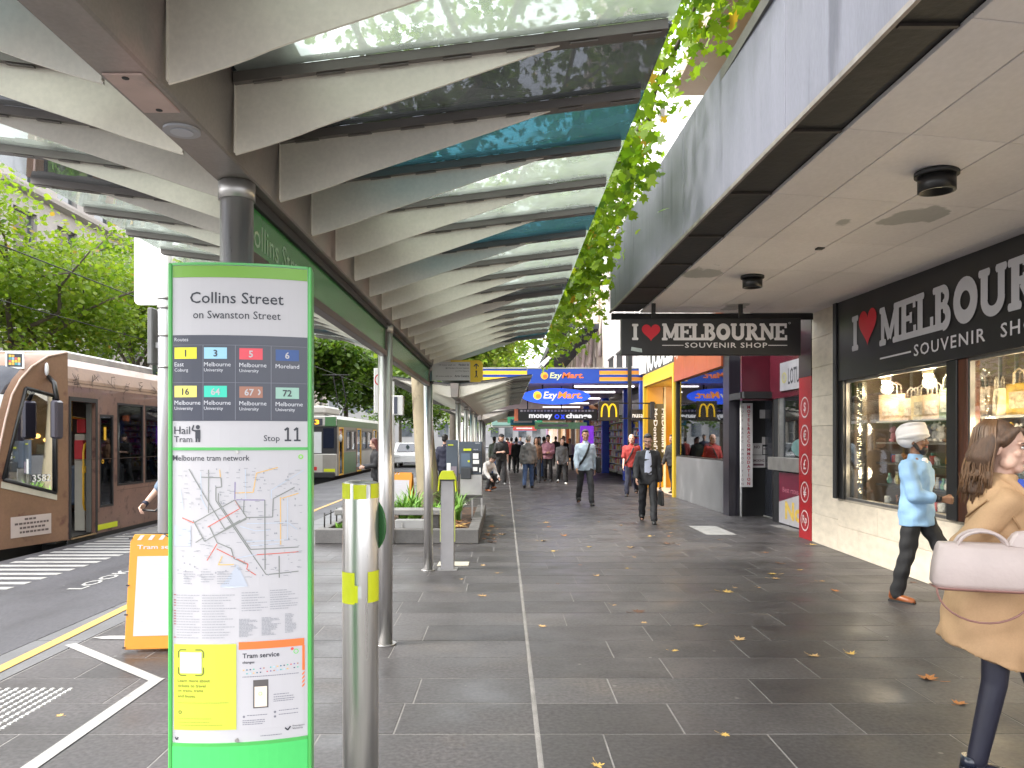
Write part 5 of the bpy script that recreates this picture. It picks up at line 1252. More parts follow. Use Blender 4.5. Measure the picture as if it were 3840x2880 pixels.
ezy(EM, 1.22, 3.64, 1.5, .26, fy-.004, mat('ezy_pale', (.65, .68, .35), .4), mat('ezy_orange', (.72, .16, .03), .4), mat('ezy_gold', (.75, .42, .04), .4))
sof2 = mat('pinkish_soffit', (.56, .45, .54), .5, 0, .06, 1)
MB().box(-.78, 4.9, 27.14, 52, 3.55, 3.65).build('awning_soffit', sof2, EM)
MB().box(-.78, -.66, 27.14, 52, 3.53, 4.03).build('awning_side', blu, EM)
for i, (xa, ya) in enumerate(((2.7, 28.5), (2.5, 32), (2.5, 37), (2.5, 42), (2.5, 47))):
    MB().box(xa-.2, xa+2.0, ya, ya+.12, 3.50, 3.545).build('light_tube', lampm('tube_white', (1, .93, .95), 1.1), EM)
for (yy, w) in ((30.5, .30), (37.2, .35), (46, .4)): MB().box(4.62, 4.95, yy, yy+w, 0, 3.54).build('pillar', mat('pillar_blue', (.03, .08, .55), .3, 0, .05, 3), EM, bevel=.01)
MB().box(5.6, 5.7, 27, 46, 0, 3.54).build('shop_wall', mat('store_wall', (.45, .42, .48), .6, 0, .2, 1), EM)
MB().box(4.6, 4.76, 26.7, 26.96, 0, 3.6).build('corner_post', blu, EM)
def goods(name, x, y0, y1, zs, cols, par, lo=.08, hi=.2):
    b = MB(); ms = [mat('goods_%d' % i, c, .35, 0, .2, 9) for i, c in enumerate(cols)]
    for z in zs:
        yy = y0
        while yy < y1:
            w = R.uniform(lo, hi); b.box(x+R.uniform(0, .05), x+.35, yy, yy+w*.92, z, z+R.uniform(.12, .24), R.randrange(len(ms))); yy += w
    o = b.build(name, ms, par); o['kind'] = 'stuff'; return o
GC = [(.6, .04, .06), (.75, .7, .68), (.7, .45, .04), (.05, .1, .5), (.6, .62, .1), (.45, .03, .2), (.7, .68, .7), (.1, .3, .12), (.55, .25, .2)]
for (x, ya, yb, lab) in ((4.9, 31.0, 36.9, 'tall lit rack of coloured goods between the blue pillars'), (4.95, 27.2, 30.3, 'teal shaded goods rack behind the man in the red shirt'), (4.95, 37.8, 45, 'farther goods rack past the second blue pillar')):
    gk = thing('goods_rack', lab, 'shelf', (x, (ya+yb)/2, 0))
    for k in range(9): MB().box(x, x+.4, ya, yb, .25+.3*k-.02, .25+.3*k).build('shelf', white, gk)
    goods('goods', x+.01, ya, yb, [.25+.3*k for k in range(8)], GC if ya > 31-.1 else [(.10, .30, .32), (.4, .5, .5), (.05, .15, .2), (.5, .6, .6), (.1, .2, .1)], gk)
    MB().box(x+.4, x+.45, ya, yb, 0, 3.2).build('back', white, gk)
NS = thing('window_sign', 'black sign strip with white lettering beside the yellow portal', 'sign', (4.5, 26.9, 2.5))
MB().box(4.30, 4.72, 26.62, 26.68, 2.24, 2.62).build('board', signblk, NS); bb = MB(); bb.text('nusa', 4.33, 26.615, 2.34, w=.36, h=.12, bold=.02); bb.build('lettering', white, NS)
P9 = thing('awning_post', 'slim black post standing under the striped store awning', 'post', (4.28, 26.9, 0)); MB().box(4.22, 4.34, 26.84, 26.95, 0, 4.5).build('post', black, P9)
ES = thing('oval_sign', 'glowing blue oval store sign hanging under the striped awning', 'sign', (1.83, 28, 3.1))
b = MB(); b.prism([(1.83+1.22*math.cos(2*math.pi*k/40), 3.135+.285*math.sin(2*math.pi*k/40)) for k in range(40)], 'y', 27.95, 28.05); b.build('oval_face', mat('oval_glow', (.02, .12, .75), .3, 0, .02, 2, emit=(.02, .085, .9), es=.34), ES)
ezy(ES, .99, 2.98, 1.78, .32, 27.945, lampm('glow_cream', (1, .9, .6), .30), lampm('glow_orange', (1, .36, .05), .28), lampm('glow_lemon', (1, .80, .08), .28))
for x in (1.35, 2.45): MB().box(x-.03, x+.03, 27.98, 28.02, 3.36, 3.55).build('hanger', blackm, ES)
MX = thing('money_sign', 'long black money exchange sign with row of tiny flags hanging below the oval sign', 'sign', (1.95, 29, 2.5))
MB().box(.50, 3.42, 28.95, 29.05, 2.30, 2.72).build('board', signblk, MX, bevel=.01)
for k in range(22): MB().box(.58+.125*k, .58+.125*k+.085, 28.942, 28.949, 2.62, 2.69).build('flag', mat('flag_%d' % (k % 4), [(.5, .5, .5), (.35, .33, .34), (.42, .38, .36), (.3, .32, .38)][k % 4], .5), MX)
b = MB(); b.text('money', .90, 28.944, 2.33, w=.86, h=.20, bold=.04); b.text('change', 2.26, 28.944, 2.33, w=.95, h=.24, bold=.04); b.build('lettering', lampm('glow_white', (1, 1, 1), .22), MX)
b = MB(); b.ring((1.93, 28.944, 2.44), .085, .045, 16); b.text('x', 2.06, 28.944, 2.36, w=.17, h=.15, bold=.04); b.build('lettering', lampm('glow_blue', (.02, .06, .9), .35), MX)
MB().box(.36, .50, 28.9, 29.1, 2.28, 2.72).build('end_cap', mat('cap_orange', (.65, .18, .08), .4), MX)
for x in (.85, 2.1): MB().box(x-.02, x+.02, 28.98, 29.02, 2.72, 3.55).build('hanger', blackm, MX)
AQ = thing('side_sign', 'small round-cornered white sign at the right end of the money exchange sign', 'sign', (3.6, 29.5, 2.5)); MB().box(3.47, 3.80, 29.4, 29.5, 2.35, 2.72).build('board', mat('side_sign_plum', (.12, .05, .07), .4), AQ, bevel=.02)
bb = MB(); bb.rect(3.5, 3.77, 2.60, 2.68, 29.396); bb.disc((3.56, 29.396, 2.47), .05, .06, 10); bb.disc((3.72, 29.396, 2.47), .05, .06, 10); bb.build('white_mark', white, AQ)
# farther shopfronts under the awning, and awnings beyond
fars = [(46.4, 50, (.48, .22, .12), 'terracotta'), (50, 52.5, (.62, .50, .36), 'cream'), (52.5, 56, (.10, .09, .10), 'charcoal'), (56, 61, (.45, .16, .10), 'red brown'), (61, 70, (.55, .50, .42), 'pale stone'), (70, 90, (.35, .25, .40), 'violet')]
for (a, c, cc, nm) in fars:
    q = thing('shopfront', '%s shopfront far down the right side of the footpath' % nm, 'shop', (4.9, (a+c)/2, 0)); mq = mat('front_'+nm.replace(' ', '_'), cc, .5, 0, .15, 1)
    MB().box(4.75, 6, a, a+.6, 0, 3.6).build('pier', mq, q); MB().box(4.75, 6, c-.5, c-.02, 0, 3.6).build('pier', mq, q); MB().box(4.8, 6, a+.6, c-.5, 2.7, 3.6).build('sign_band', mat('band_'+nm.replace(' ', '_'), tuple(min(.8, v*1.3+.1) for v in cc), .4), q)
    MB().box(5.0, 5.05, a+.6, c-.5, 0, 2.7).build('window', mat('lit_window_'+nm.replace(' ', '_'), (.4, .3, .25), .2, 0, .6, 1.5, emit=(1, .6, .3), es=.16), q)
for i, (yy, x0, z0, z1, cc, nm, hang) in enumerate(((54, -.9, 3.2, 3.75, (.62, .60, .56), 'cream', (.05, .30, .16)), (62, -.6, 3.1, 3.6, (.70, .60, .40), 'straw', (.60, .55, .05)), (74, -1.2, 2.9, 3.5, (.25, .45, .42), 'sea green', (.55, .1, .1)), (90, -1.5, 3.0, 3.5, (.7, .7, .7), 'white', (.05, .2, .4)))):
    q = thing('far_awning', '%s awning far down the footpath with a sign below' % nm, 'awning', (2, yy, 3)); MB().box(x0, 4.7, yy, yy+8, z0, z1).build('canopy', mat('awning_'+nm.replace(' ', '_'), cc, .5, 0, .08, 1), q)
    MB().box(.2+.3*i, 2.6+.2*i, yy-.1, yy, z0-.5, z0-.08).build('sign', mat('awning_sign_%d' % i, hang, .4), q); bb = MB(); bb.rect(.5+.3*i, 2.2+.2*i, z0-.35, z0-.22, yy-.104); bb.build('sign_print', white, q)
BS = thing('teal_sign', 'teal and white hanging sign behind the money exchange sign', 'sign', (.9, 40, 2.4)); MB().box(.30, 1.55, 40, 40.1, 2.32, 2.62).build('board', mat('teal_board', (.04, .25, .33), .4), BS); bb = MB(); bb.rect(.45, 1.4, 2.44, 2.54, 39.996); bb.build('print', white, BS)
GS = thing('green_sign', 'long pale green sign below the money exchange sign', 'sign', (2.4, 42, 2.3)); MB().box(1.6, 4.4, 42, 42.1, 2.15, 2.5).build('board', mat('mint_board', (.20, .38, .20), .4, emit=(.3, .6, .3), es=.05), GS); bb = MB(); bb.rect(1.8, 3.4, 2.27, 2.4, 41.996); bb.build('print', white, GS)
PS = thing('purple_poster', 'glowing purple poster on the wall behind the man in the light blue shirt', 'poster', (4.4, 41, 1.5)); MB().box(3.95, 4.65, 41, 41.08, .9, 2.3).build('board', mat('purple_glow', (.25, .05, .5), .4, 0, .5, 3, emit=(.25, .05, .7), es=.22), PS)

# ------------------------------------------------------------------ UPPER BUILDINGS (right)
def facade(par, X, y0, y1, z0, z1, fm, wm, wins, depth=8):
    """wall with real openings: wins = (y0, y1, z0, z1), each opening gets a reveal, frame and pane"""
    ys = sorted({y0, y1}|{w[0] for w in wins}|{w[1] for w in wins}); zs = sorted({z0, z1}|{w[2] for w in wins}|{w[3] for w in wins})
    b = MB()
    for a, c in zip(ys[:-1], ys[1:]):
        run = None
        for e, f in zip(zs[:-1], zs[1:]):
            op = any(w[0] <= a+1e-6 and w[1] >= c-1e-6 and w[2] <= e+1e-6 and w[3] >= f-1e-6 for w in wins)
            if not op: b.box(X, X+.4*(1 if depth > 0 else -1), a, c, e, f)
    b.build('wall', fm, par)
    b = MB().box(X+(.5 if depth > 0 else -.5), X+depth, y0, y1, z0, z1).build('inner_mass', blackm, par)
    for w in wins:
        s = 1 if depth > 0 else -1; f = MB(); t = .07
        xa, xb = sorted((X+s*.2, X+s*.28))
        f.box(xa, xb, w[0], w[0]+t, w[2], w[3]); f.box(xa, xb, w[1]-t, w[1], w[2], w[3]); f.box(xa, xb, w[0]+t, w[1]-t, w[2], w[2]+t); f.box(xa, xb, w[0]+t, w[1]-t, w[3]-t, w[3]); f.box(xa, xb, w[0]+t, w[1]-t, (w[2]+w[3])/2-t/2, (w[2]+w[3])/2+t/2)
        q = f.build('window', wm, par); xa, xb = sorted((X+s*.23, X+s*.24)); MB().box(xa, xb, w[0]+t, w[1]-t, w[2]+t, w[3]-t).build('pane', wpane, q)
wpane = mat('window_pane', (.05, .06, .07), .06, 0, .3, 1.5, spec=.9)
OB = thing('office_building', 'modern tan office building above the concrete awning with projecting brown bay', 'building', (6, 10, 4.8))
tan = mat('tan_cladding', (.33, .25, .17), .5, 0, .06, 1.5); tealg = mat('teal_glazing', (.05, .20, .20), .08, .2, .2, 1, spec=.9)
facade(OB, 4.92, -6, 16.6, 4.72, 24, tan, steel_d, [(y_, y_+2.2, z_, z_+2) for y_ in (-4, 0, 4, 8) for z_ in (6, 10, 14, 18)])
MB().box(3.60, 4.9, 11.2, 16.9, 9.0, 9.35).build('bay_slab', mat('bay_soffit', (.30, .21, .13), .5, 0, .05, 2), OB)
MB().box(3.66, 4.9, 11.3, 16.8, 9.36, 12.2).build('bay_glazing', tealg, OB); MB().box(3.60, 4.9, 11.2, 16.9, 12.2, 12.55).build('bay_slab', tan, OB)
MB().box(3.60, 4.9, -6, 9.5, 9.0, 9.35).build('bay_slab', tan, OB); MB().box(3.66, 4.9, -6, 9.4, 9.36, 12.2).build('bay_glazing', tealg, OB)
WB = thing('white_building', 'plain white painted building between the office bay and the stone building', 'building', (6, 22, 4.5))
facade(WB, 4.9, 16.95, 27, 3.76, 17, mat('white_render', (.80, .78, .74), .6, 0, .04, 1), white, [(18.2, 19.4, 6, 8), (21, 22.2, 6, 8), (24, 25.2, 6, 8), (21, 22.2, 10, 12), (24, 25.2, 10, 12)])
for (a, c) in ((17.4, 17.8), (20, 20.4), (26.2, 26.9)): MB().box(4.6, 4.89, a, c, 3.8, 17).build('pilaster', mat('white_pilaster', (.72, .71, .70), .6, 0, .04, 2), WB)
OR = thing('ornate_building', 'white ornate building with balcony rails and mouldings above the store awning', 'building', (6, 31, 4.5))
orw = mat('ornate_white', (.70, .68, .64), .6, 0, .08, 3); wst = mat('sandstone', (.46, .38, .31), .75, 0, .12, 1.5, .15, fine=.06)
facade(OR, 4.85, 27.2, 36, 3.66, 15, orw, white, [(28, 29.2, 4.6, 7.2), (30.4, 31.6, 4.6, 7.2), (32.8, 34, 4.6, 7.2), (28, 29.2, 9, 11.5), (30.4, 31.6, 9, 11.5), (32.8, 34, 9, 11.5)])
for z in (7.8, 8.6, 12.2): MB().prism([(4.84, z), (4.45, z+.18), (4.40, z+.3), (4.84, z+.3)], 'y', 27.2, 36).build('cornice', orw, OR)
for (a, c) in ((35.0, 36.0), (29.5, 30.1), (32, 32.5)): MB().box(4.55, 4.84, a, c, 3.7, 12).build('pilaster', mat('grey_pilaster', (.52, .51, .50), .6, 0, .06, 2), OR)
for k in range(3):
    for j in range(6): MB().box(4.50, 4.54, 27.9+2.4*k+.25*j, 27.95+2.4*k+.25*j, 4.2, 5.0).build('baluster', mat('iron_dark', (.04, .04, .04), .5), OR)
    MB().box(4.48, 4.56, 27.8+2.4*k, 29.4+2.4*k, 5.0, 5.06).build('balcony_rail', mat('iron_dark', (.04, .04, .04), .5), OR)
# stone building with pointed arches
GB = thing('stone_building', 'tall sandstone building with pointed arch windows beyond the store', 'building', (6, 55, 4.5))
MB().box(5.3, 12, 36.2, 95, 3.6, 26).build('wall_mass', wst, GB)
yy = 37.0; k = 0
while yy < 70:
    w = 3.2
    MB().box(4.8, 5.28, yy-.9, yy, 3.6, 24).build('pier', wst, GB)
    arch = []
    for i in range(9): t = i/8; arch.append((yy+w/2*t, 5.9+1.7*math.sin(t*math.pi/2)**.8))
    for i in range(1, 9): t = 1-i/8; arch.append((yy+w-w/2*t, 5.9+1.7*math.sin(t*math.pi/2)**.8))
    b = MB(); top = [(p[0], 8.6) for p in arch]
    for i in range(len(arch)-1):
        b.hexa([(4.9, arch[i][0], arch[i][1]), (4.9, arch[i+1][0], arch[i+1][1]), (5.28, arch[i+1][0], arch[i+1][1]), (5.28, arch[i][0], arch[i][1])], [(4.9, top[i][0], 8.6), (4.9, top[i+1][0], 8.6), (5.28, top[i+1][0], 8.6), (5.28, top[i][0], 8.6)])
    b.build('arch', wst, GB)
    b = MB(); b.tube([(4.86, p[0], p[1]) for p in arch], .12, 6); b.tube([(4.9, yy+w*.5, 3.6), (4.9, yy+w*.5, 7.5)], .09, 6); b.build('arch_moulding', mat('arch_pale', (.58, .52, .45), .7, 0, .06, 3), GB)
    MB().box(5.24, 5.29, yy, yy+w, 3.6, 7.7).build('window', wpane, GB)
    MB().box(4.9, 5.28, yy, yy+w, 8.62, 24).build('upper_wall', wst, GB)
    for z in (10, 14, 18): MB().box(4.85, 4.9, yy+.7, yy+2.5, z, z+2.3).build('window', wpane, GB)
    MB().box(4.78, 4.82, yy+.02, yy+w-.02, 4.35, 4.45).build('rail', steel_d, GB)
    yy += w+.95; k += 1
LA = thing('louvred_awning', 'dark louvred awning high on the sandstone building with white stay rods', 'awning', (3.6, 50, 7.3))
MB().box(2.74, 4.75, 39.5, 64, 7.33, 7.42).build('deck', mat('awning_slate', (.05, .055, .065), .5, 0, .15, 1), LA)
for i in range(40): MB().box(2.70, 4.78, 39.5+.61*i, 39.62+.61*i, 7.15, 7.329).build('louvre', mat('louvre_dark', (.03, .033, .04), .5), LA)
MB().box(2.66, 2.72, 39.5, 64, 7.12, 7.45).build('edge', mat('louvre_dark', (.03, .033, .04), .5), LA)
for (p, q) in (((1.09, 27.2, 4.05), (4.72, 36.1, 7.75)), ((1.2, 28.3, 4.05), (3.9, 37.6, 7.4))):
    tag(MB().tube([p, q], .035, 8).build('stay_rod', white), 'white stay rod from the striped awning up to the buildings, %s' % ('front one' if p[0] < 1.1 else 'rear one'), 'rod', 'awning stay rods')
# ------------------------------------------------------------------ TRAMS
def wall_open(M_, name, m, par, x0, x1, z0, z1, ops, th=.08, y0=0):
    xs = sorted({x0, x1}|{o[0] for o in ops}|{o[1] for o in ops}); zs = sorted({z0, z1}|{o[2] for o in ops}|{o[3] for o in ops}); b = MB(M_)
    for a, c in zip(xs[:-1], xs[1:]):
        run = z0
        for e, f in zip(zs[:-1], zs[1:]):
            if any(o[0] <= a+1e-6 and o[1] >= c-1e-6 and o[2] <= e+1e-6 and o[3] >= f-1e-6 for o in ops):
                if e > run: b.box(a, c, y0, y0+th, run, e)
                run = f
        if z1 > run: b.box(a, c, y0, y0+th, run, z1)
    return b.build(name, m, par)
wrap = mat('brown_art_wrap', (.185, .105, .082), .38, 0, .16, 1.6, .0, fine=.08, col2=(.085, .042, .036), c2s=7, c2t=.575, coat=.15)
wrap2 = mat('copper_art_wrap', (.22, .125, .08), .38, 0, .16, 1.2, .0, fine=.06, col2=(.13, .06, .045), c2s=4, c2t=.6, coat=.15)
tglass = glass('tram_glass', (.40, .43, .44), 0, refl=.9); dkint = mat('tram_inside', (.05, .045, .04), .7, 0, .3, 3)
TR = thing('brown_tram', 'brown artwork-wrapped tram with its front door open at the platform', 'tram', (-8, 14, 0))
TF = FR(-6.75, 12.15, rad(90))
doors = [(.09, .82, .07, 2.21)]; leafw = [(.96, 1.42, .47, 2.03)]; sw = [(1.55, 2.54, .80, 2.25), (2.62, 3.5, .8, 2.25), (4.6, 6.4, .8, 2.25), (6.6, 8.4, .8, 2.25), (10, 12, .8, 2.25)]
d2 = [(3.6, 4.5, .1, 2.2), (8.6, 9.9, .1, 2.2)]
wall_open(TF, 'side_panel', wrap, TR, 0, 13.5, .05, 2.45, doors+leafw+sw+d2)
prof = [(0, 2.452), (.02, 2.56), (.10, 2.76), (.26, 2.90), (.55, 2.95)]
b = MB(TF)
for i in range(len(prof)-1): b.add([(0, prof[i][0], prof[i][1]), (13.5, prof[i][0], prof[i][1]), (13.5, prof[i+1][0], prof[i+1][1]), (0, prof[i+1][0], prof[i+1][1])], [(0, 1, 2, 3)], 0, True)
b.build('roof_cove', wrap2, TR); MB(TF).box(-.1, 13.5, .55, 2.1, 2.80, 2.955).build('roof', mat('tram_roof_grey', (.12, .115, .11), .5, .3, .1, 2), TR)
MB(TF).box(1.2, 4.5, .7, 2.0, 2.956, 3.12).build('roof_unit', steel_d, TR, bevel=.03)
MB(TF).box(.0, 13.5, .0, .02, -.10, .045).build('skirt', blackm, TR)
MB(TF).box(0, 13.5, 2.55, 2.65, .05, 2.80).build('far_side', wrap, TR); MB(TF).box(-.2, 13.5, .08, 2.55, .02, .05).build('floor', mat('tram_floor', (.06, .06, .06), .7), TR); MB(TF).box(-.2, 13.5, .08, 2.55, 2.40, 2.45).build('inner_ceiling', mat('tram_ceiling', (.3, .3, .3), .6), TR)
for (a, c, e, f) in leafw+sw+d2:
    q = MB(TF); t = .035
    q.box(a, a+t, -.004, .05, e, f); q.box(c-t, c, -.004, .05, e, f); q.box(a+t, c-t, -.004, .05, e, e+t); q.box(a+t, c-t, -.004, .05, f-t, f)
    w = q.build('window' if (a, c, e, f) not in d2 else 'door', black, TR); MB(TF).box(a+t, c-t, .015, .022, e+t, f-t).build('pane', tglass, w)
q = MB(TF); q.box(.03, .088, -.01, .09, .07, 2.28); q.box(.822, .88, -.01, .09, .07, 2.28); q.box(.088, .822, -.01, .09, 2.212, 2.28); q.build('door_frame', blackm, TR)
MB(TF).box(.78, .81, .05, .13, .09, 2.2).build('door_leaf', mat('door_leaf_grey', (.10, .10, .095), .4, 0, .1, 3), TR); MB(TF).box(.09, .82, -.02, .08, .05, .07).build('door_step', mat('step_tan', (.28, .19, .10), .6), TR)
ytu = mat('tram_yellow', (.75, .42, .02), .4)
b = MB(TF); b.tube([(1.02, .25, 1.55), (.90, .22, 1.52), (.86, .22, 1.40), (.86, .22, .55), (.90, .22, .45), (1.0, .25, .43)], .018, 8); b.build('handrail', ytu, TR)
b = MB(TF); b.tube([(.75, .5, 1.95), (1.05, .5, 1.98), (1.5, .5, 1.95)], .02, 8); b.tube([(1.0, .5, 2.3), (1.0, .5, 1.75)], .018, 6); b.build('grab_rail', ytu, TR)
for (z0, z1, x0) in ((1.28, 1.60, 1.0), (1.72, 1.95, 1.08)): MB(TF).box(x0, x0+.2, .30, .45, z0, z1).build('red_reader', mat('reader_red', (.5, .02, .03), .4), TR, bevel=.01)
MB(TF).box(1.10, 1.24, .32, .50, .07, 1.70).build('stanchion_panel', mat('panel_cream', (.42, .40, .34), .5, 0, .06, 4), TR, bevel=.01)
MB(TF).box(1.04, 1.12, .28, .34, 1.05, 1.16).build('validator', ytu, TR)
MB(TF).box(.83, 1.55, -.006, .001, .10, .19).build('lime_strip', fl, TR)
for (x0, z) in ((.0, 2.50), (0, 1.28)): MB(TF).box(x0, 13.5, -.003, .0, z, z+.006).build('panel_line', mat('joint_dark', (.07, .04, .03), .6), TR)
MB(TF).box(1.55, 13.5, -.003, 0, .72, .726).build('panel_line', mat('joint_dark', (.07, .04, .03), .6), TR)
b = MB(TF); b.ring((1.05, -.006, 1.24), .035, .022, 16); b.build('door_button', ytu, TR); MB(TF).box(1.12, 1.19, .008, .014, 1.6, 1.82).build('window_sticker', ytu, TR)
# plant silhouettes / figures painted along the roof cove: dark art blotches as print
b = MB(TF)
for k in range(9): 
    x = .25+.55*k; z = 2.52+.03*(k % 3)
    for j in range(6): b.stroke((x+R.uniform(-.12, .12), z+R.uniform(-.1, .12)), (x+R.uniform(-.15, .15), z+R.uniform(-.12, .15)), .012, -.004-.0002*j)
b.build('art_print', mat('art_dark', (.05, .025, .022), .5), TR)['kind'] = 'stuff'
for k in range(4): MB(TF).box(.55+.5*k, .9+.5*k, .9, 1.25, 2.375, 2.399).build('ceiling_lamp', lampm('tram_lamp', (1, .93, .8), 1.2), TR)
# seats and riders' shapes inside, cab desk
for k in range(6): MB(TF).box(1.7+1.25*k, 2.15+1.25*k, .5, .95, .45, 1.15).build('seat', mat('seat_blue', (.06, .08, .12), .7), TR, bevel=.05)
# nose
cp = [(-.02, 2.955), (-.35, 2.86), (-.62, 2.68), (-.80, 2.48), (-.93, 2.25), (-1.03, 1.9), (-1.13, 1.46), (-1.22, 1.05), (-1.30, .6), (-1.33, .06)]
def inset(s): return .30*max(0, -s)
side = MB(TF); 
win = [(-.72, 2.36), (-.22, 2.27), (-.22, .80), (-1.07, 1.05)]
def sp(p): return (p[0], inset(p[0]), p[1])
# side of the cab around its window
out = [(0, 2.955)]+cp+[(0, .06)]
W_ = win
side.add([sp(p) for p in [(0, 2.955), cp[0], cp[1], cp[2], W_[0], W_[1], (0, 2.27)]], [tuple(range(7))])
side.add([sp(p) for p in [cp[2], cp[3], cp[4], cp[5], cp[6], W_[3], W_[0]]], [tuple(range(7))])
side.add([sp(p) for p in [cp[6], cp[7], cp[8], cp[9], (0, .06), (0, .80), W_[2], W_[3]]], [tuple(range(8))])
side.add([sp(p) for p in [W_[1], W_[2], (0, .80), (0, 2.27)]], [(0, 1, 2, 3)])
side.build('cab_side', wrap2, TR)
b = MB(TF)
for p, q in zip(win, win[1:]+win[:1]): b.tube([(p[0], inset(p[0])-.004, p[1]), (q[0], inset(q[0])-.004, q[1])], .028, 6)
w = b.build('cab_window', black, TR); MB(TF).poly([(p[0], inset(p[0])+.012, p[1]) for p in win]).build('pane', tglass, w)
b = MB(TF); b.hexa([(-1.10, inset(-1.1)-.01, .93), (-.2, inset(-.2)-.01, .69), (-.2, inset(-.2)+.01, .69), (-1.10, inset(-1.1)+.01, .93)], [(-1.09, inset(-1.1)-.01, 1.02), (-.2, inset(-.2)-.01, .77), (-.2, inset(-.2)+.01, .77), (-1.09, inset(-1.1)+.01, 1.02)]); b.build('window_ledge', mat('ledge_cream', (.50, .47, .40), .5), TR)
b = MB(TF); b.text('3582', -.62, inset(-.62)-.012, .985, w=.32, h=.11, bold=.015, ax=((.955, -.296, -.0), (0, 0, 1)))
b.build('fleet_number', white, TR)
nose = MB(TF); NL = 12; grid = []
for (s_, z) in cp:
    row = []
    for j in range(NL+1):
        u = (0, .035, .10, .18, .28, .39, .5, .61, .72, .82, .90, .965, 1)[j]; yy = inset(s_)+(2.65-2*inset(s_))*u; row.append((s_-.34*(math.sin(math.pi*u)**.7)*(1 if z < 2.9 else .3), yy, z))
    grid.append(row)
pts = [p for r in grid for p in r]
for i in range(len(cp)-1):
    for j in range(NL):
        edge = j in (0, NL-1); z = (cp[i][1]+cp[i+1][1])/2
        m_ = 0 if (edge or z > 2.62 or z < .55) else (1 if z > 2.1 else (2 if z > 1.0 else 3))
        a = i*(NL+1)+j
        nose.f.append((a, a+1, a+NL+2, a+NL+1)); nose.m.append(m_); nose.s.append(True)
nose.v = [tuple(TF @ V(p)) for p in pts]
wsg = mat('windscreen_dark', (.012, .016, .03), .06, 0, .1, 2, spec=.8); wsw = mat('windscreen_painted_sky', (.62, .64, .66), .10, 0, .15, 1.2, spec=.9)  # pale colour paints the bright sky reflected in the windscreens
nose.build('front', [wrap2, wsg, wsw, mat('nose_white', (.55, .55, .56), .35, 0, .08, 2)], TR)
b = MB(TF); b.tube([(s_-.004, inset(s_)-.004, z) for s_, z in cp], .016, 6); b.build('edge_trim', mat('trim_pinkish', (.52, .38, .32), .4), TR)
# emblem on the brow
em = MB(FR(-7.10, 11.40, rad(18))); em.box(-.12, .12, -.01, .02, 2.64, 2.88); eb = em.build('emblem_board', white, TR)
em = MB(FR(-7.10, 11.40, rad(18))); em.rect(-.095, .095, 2.665, 2.855, -.0115); em.build('emblem_field', ink, eb)
ec = [(.75, .5, .05), (.7, .6, .1), (.6, .1, .08), (.25, .45, .6), (.05, .3, .28), (.75, .4, .05)]
for k in range(14):
    em = MB(FR(-7.10, 11.40, rad(18))); i, j = k % 4, k//4; em.rect(-.075+.038*i, -.042+.038*i, 2.69+.038*j, 2.725+.038*j, -.0125); em.build('emblem_pixel', mat('pixel_%d' % (k*5 % 6), ec[k*5 % 6], .4), eb)
b = MB(TF); b.tube([(-.36, .09, 2.55), (-.42, -.03, 2.45), (-.50, -.12, 2.20)], .035, 8); b.build('mirror_arm', black, TR); MB(TF).box(-.60, -.40, -.17, -.06, 1.62, 2.19).build('mirror', mat('mirror_plum', (.05, .045, .065), .3, 0, .06, 3), TR, bevel=.03)
b = MB(TF); b.ell((-.42, .08, 2.66), (.035, .03, .10), 8, 6); b.build('marker_light', mat('marker_white', (.7, .7, .72), .3), TR)
pl = MB(TF); s0, s1 = -.95, -.30
pl.hexa([(s0, inset(s0)-.008, .20), (s1, inset(s1)-.008, .20), (s1, inset(s1)+.002, .20), (s0, inset(s0)+.002, .20)], [(s0, inset(s0)-.008, .50), (s1, inset(s1)-.008, .50), (s1, inset(s1)+.002, .50), (s0, inset(s0)+.002, .50)]); pq = pl.build('artist_plate', mat('plate_pinkish', (.50, .42, .40), .5, 0, .04, 6), TR)
b = MB(TF)
for j, (a, e) in enumerate(((.32, .62), (.08, .92), (.20, .85), (.2, .86))):
    z = .44-.062*j; s_ = s0+(s1-s0)*a
    while s_ < s0+(s1-s0)*e: w_ = R.uniform(.03, .06); b.add([(s_, inset(s_)-.010, z), (s_+w_, inset(s_+w_)-.010, z), (s_+w_, inset(s_+w_)-.010, z+.03), (s_, inset(s_)-.010, z+.03)], [(0, 1, 2, 3)]); s_ += w_+.012
b.build('plate_print', mat('plate_ink', (.12, .09, .09), .6), pq)['kind'] = 'stuff'
MB(TF).box(-1.3, 0, .4, 2.2, -.2, .06).build('undercarriage', blackm, TR)
MB(TF).box(-.9, -.1, .5, 1.2, .1, 1.05).build('driver_desk', mat('desk_grey', (.12, .12, .11), .6), TR)
b = MB(TF); b.box(-.55, -.35, .55, .6, 1.05, 1.75); b.build('cab_screen', mat('cab_screen', (.30, .33, .34), .4), TR)

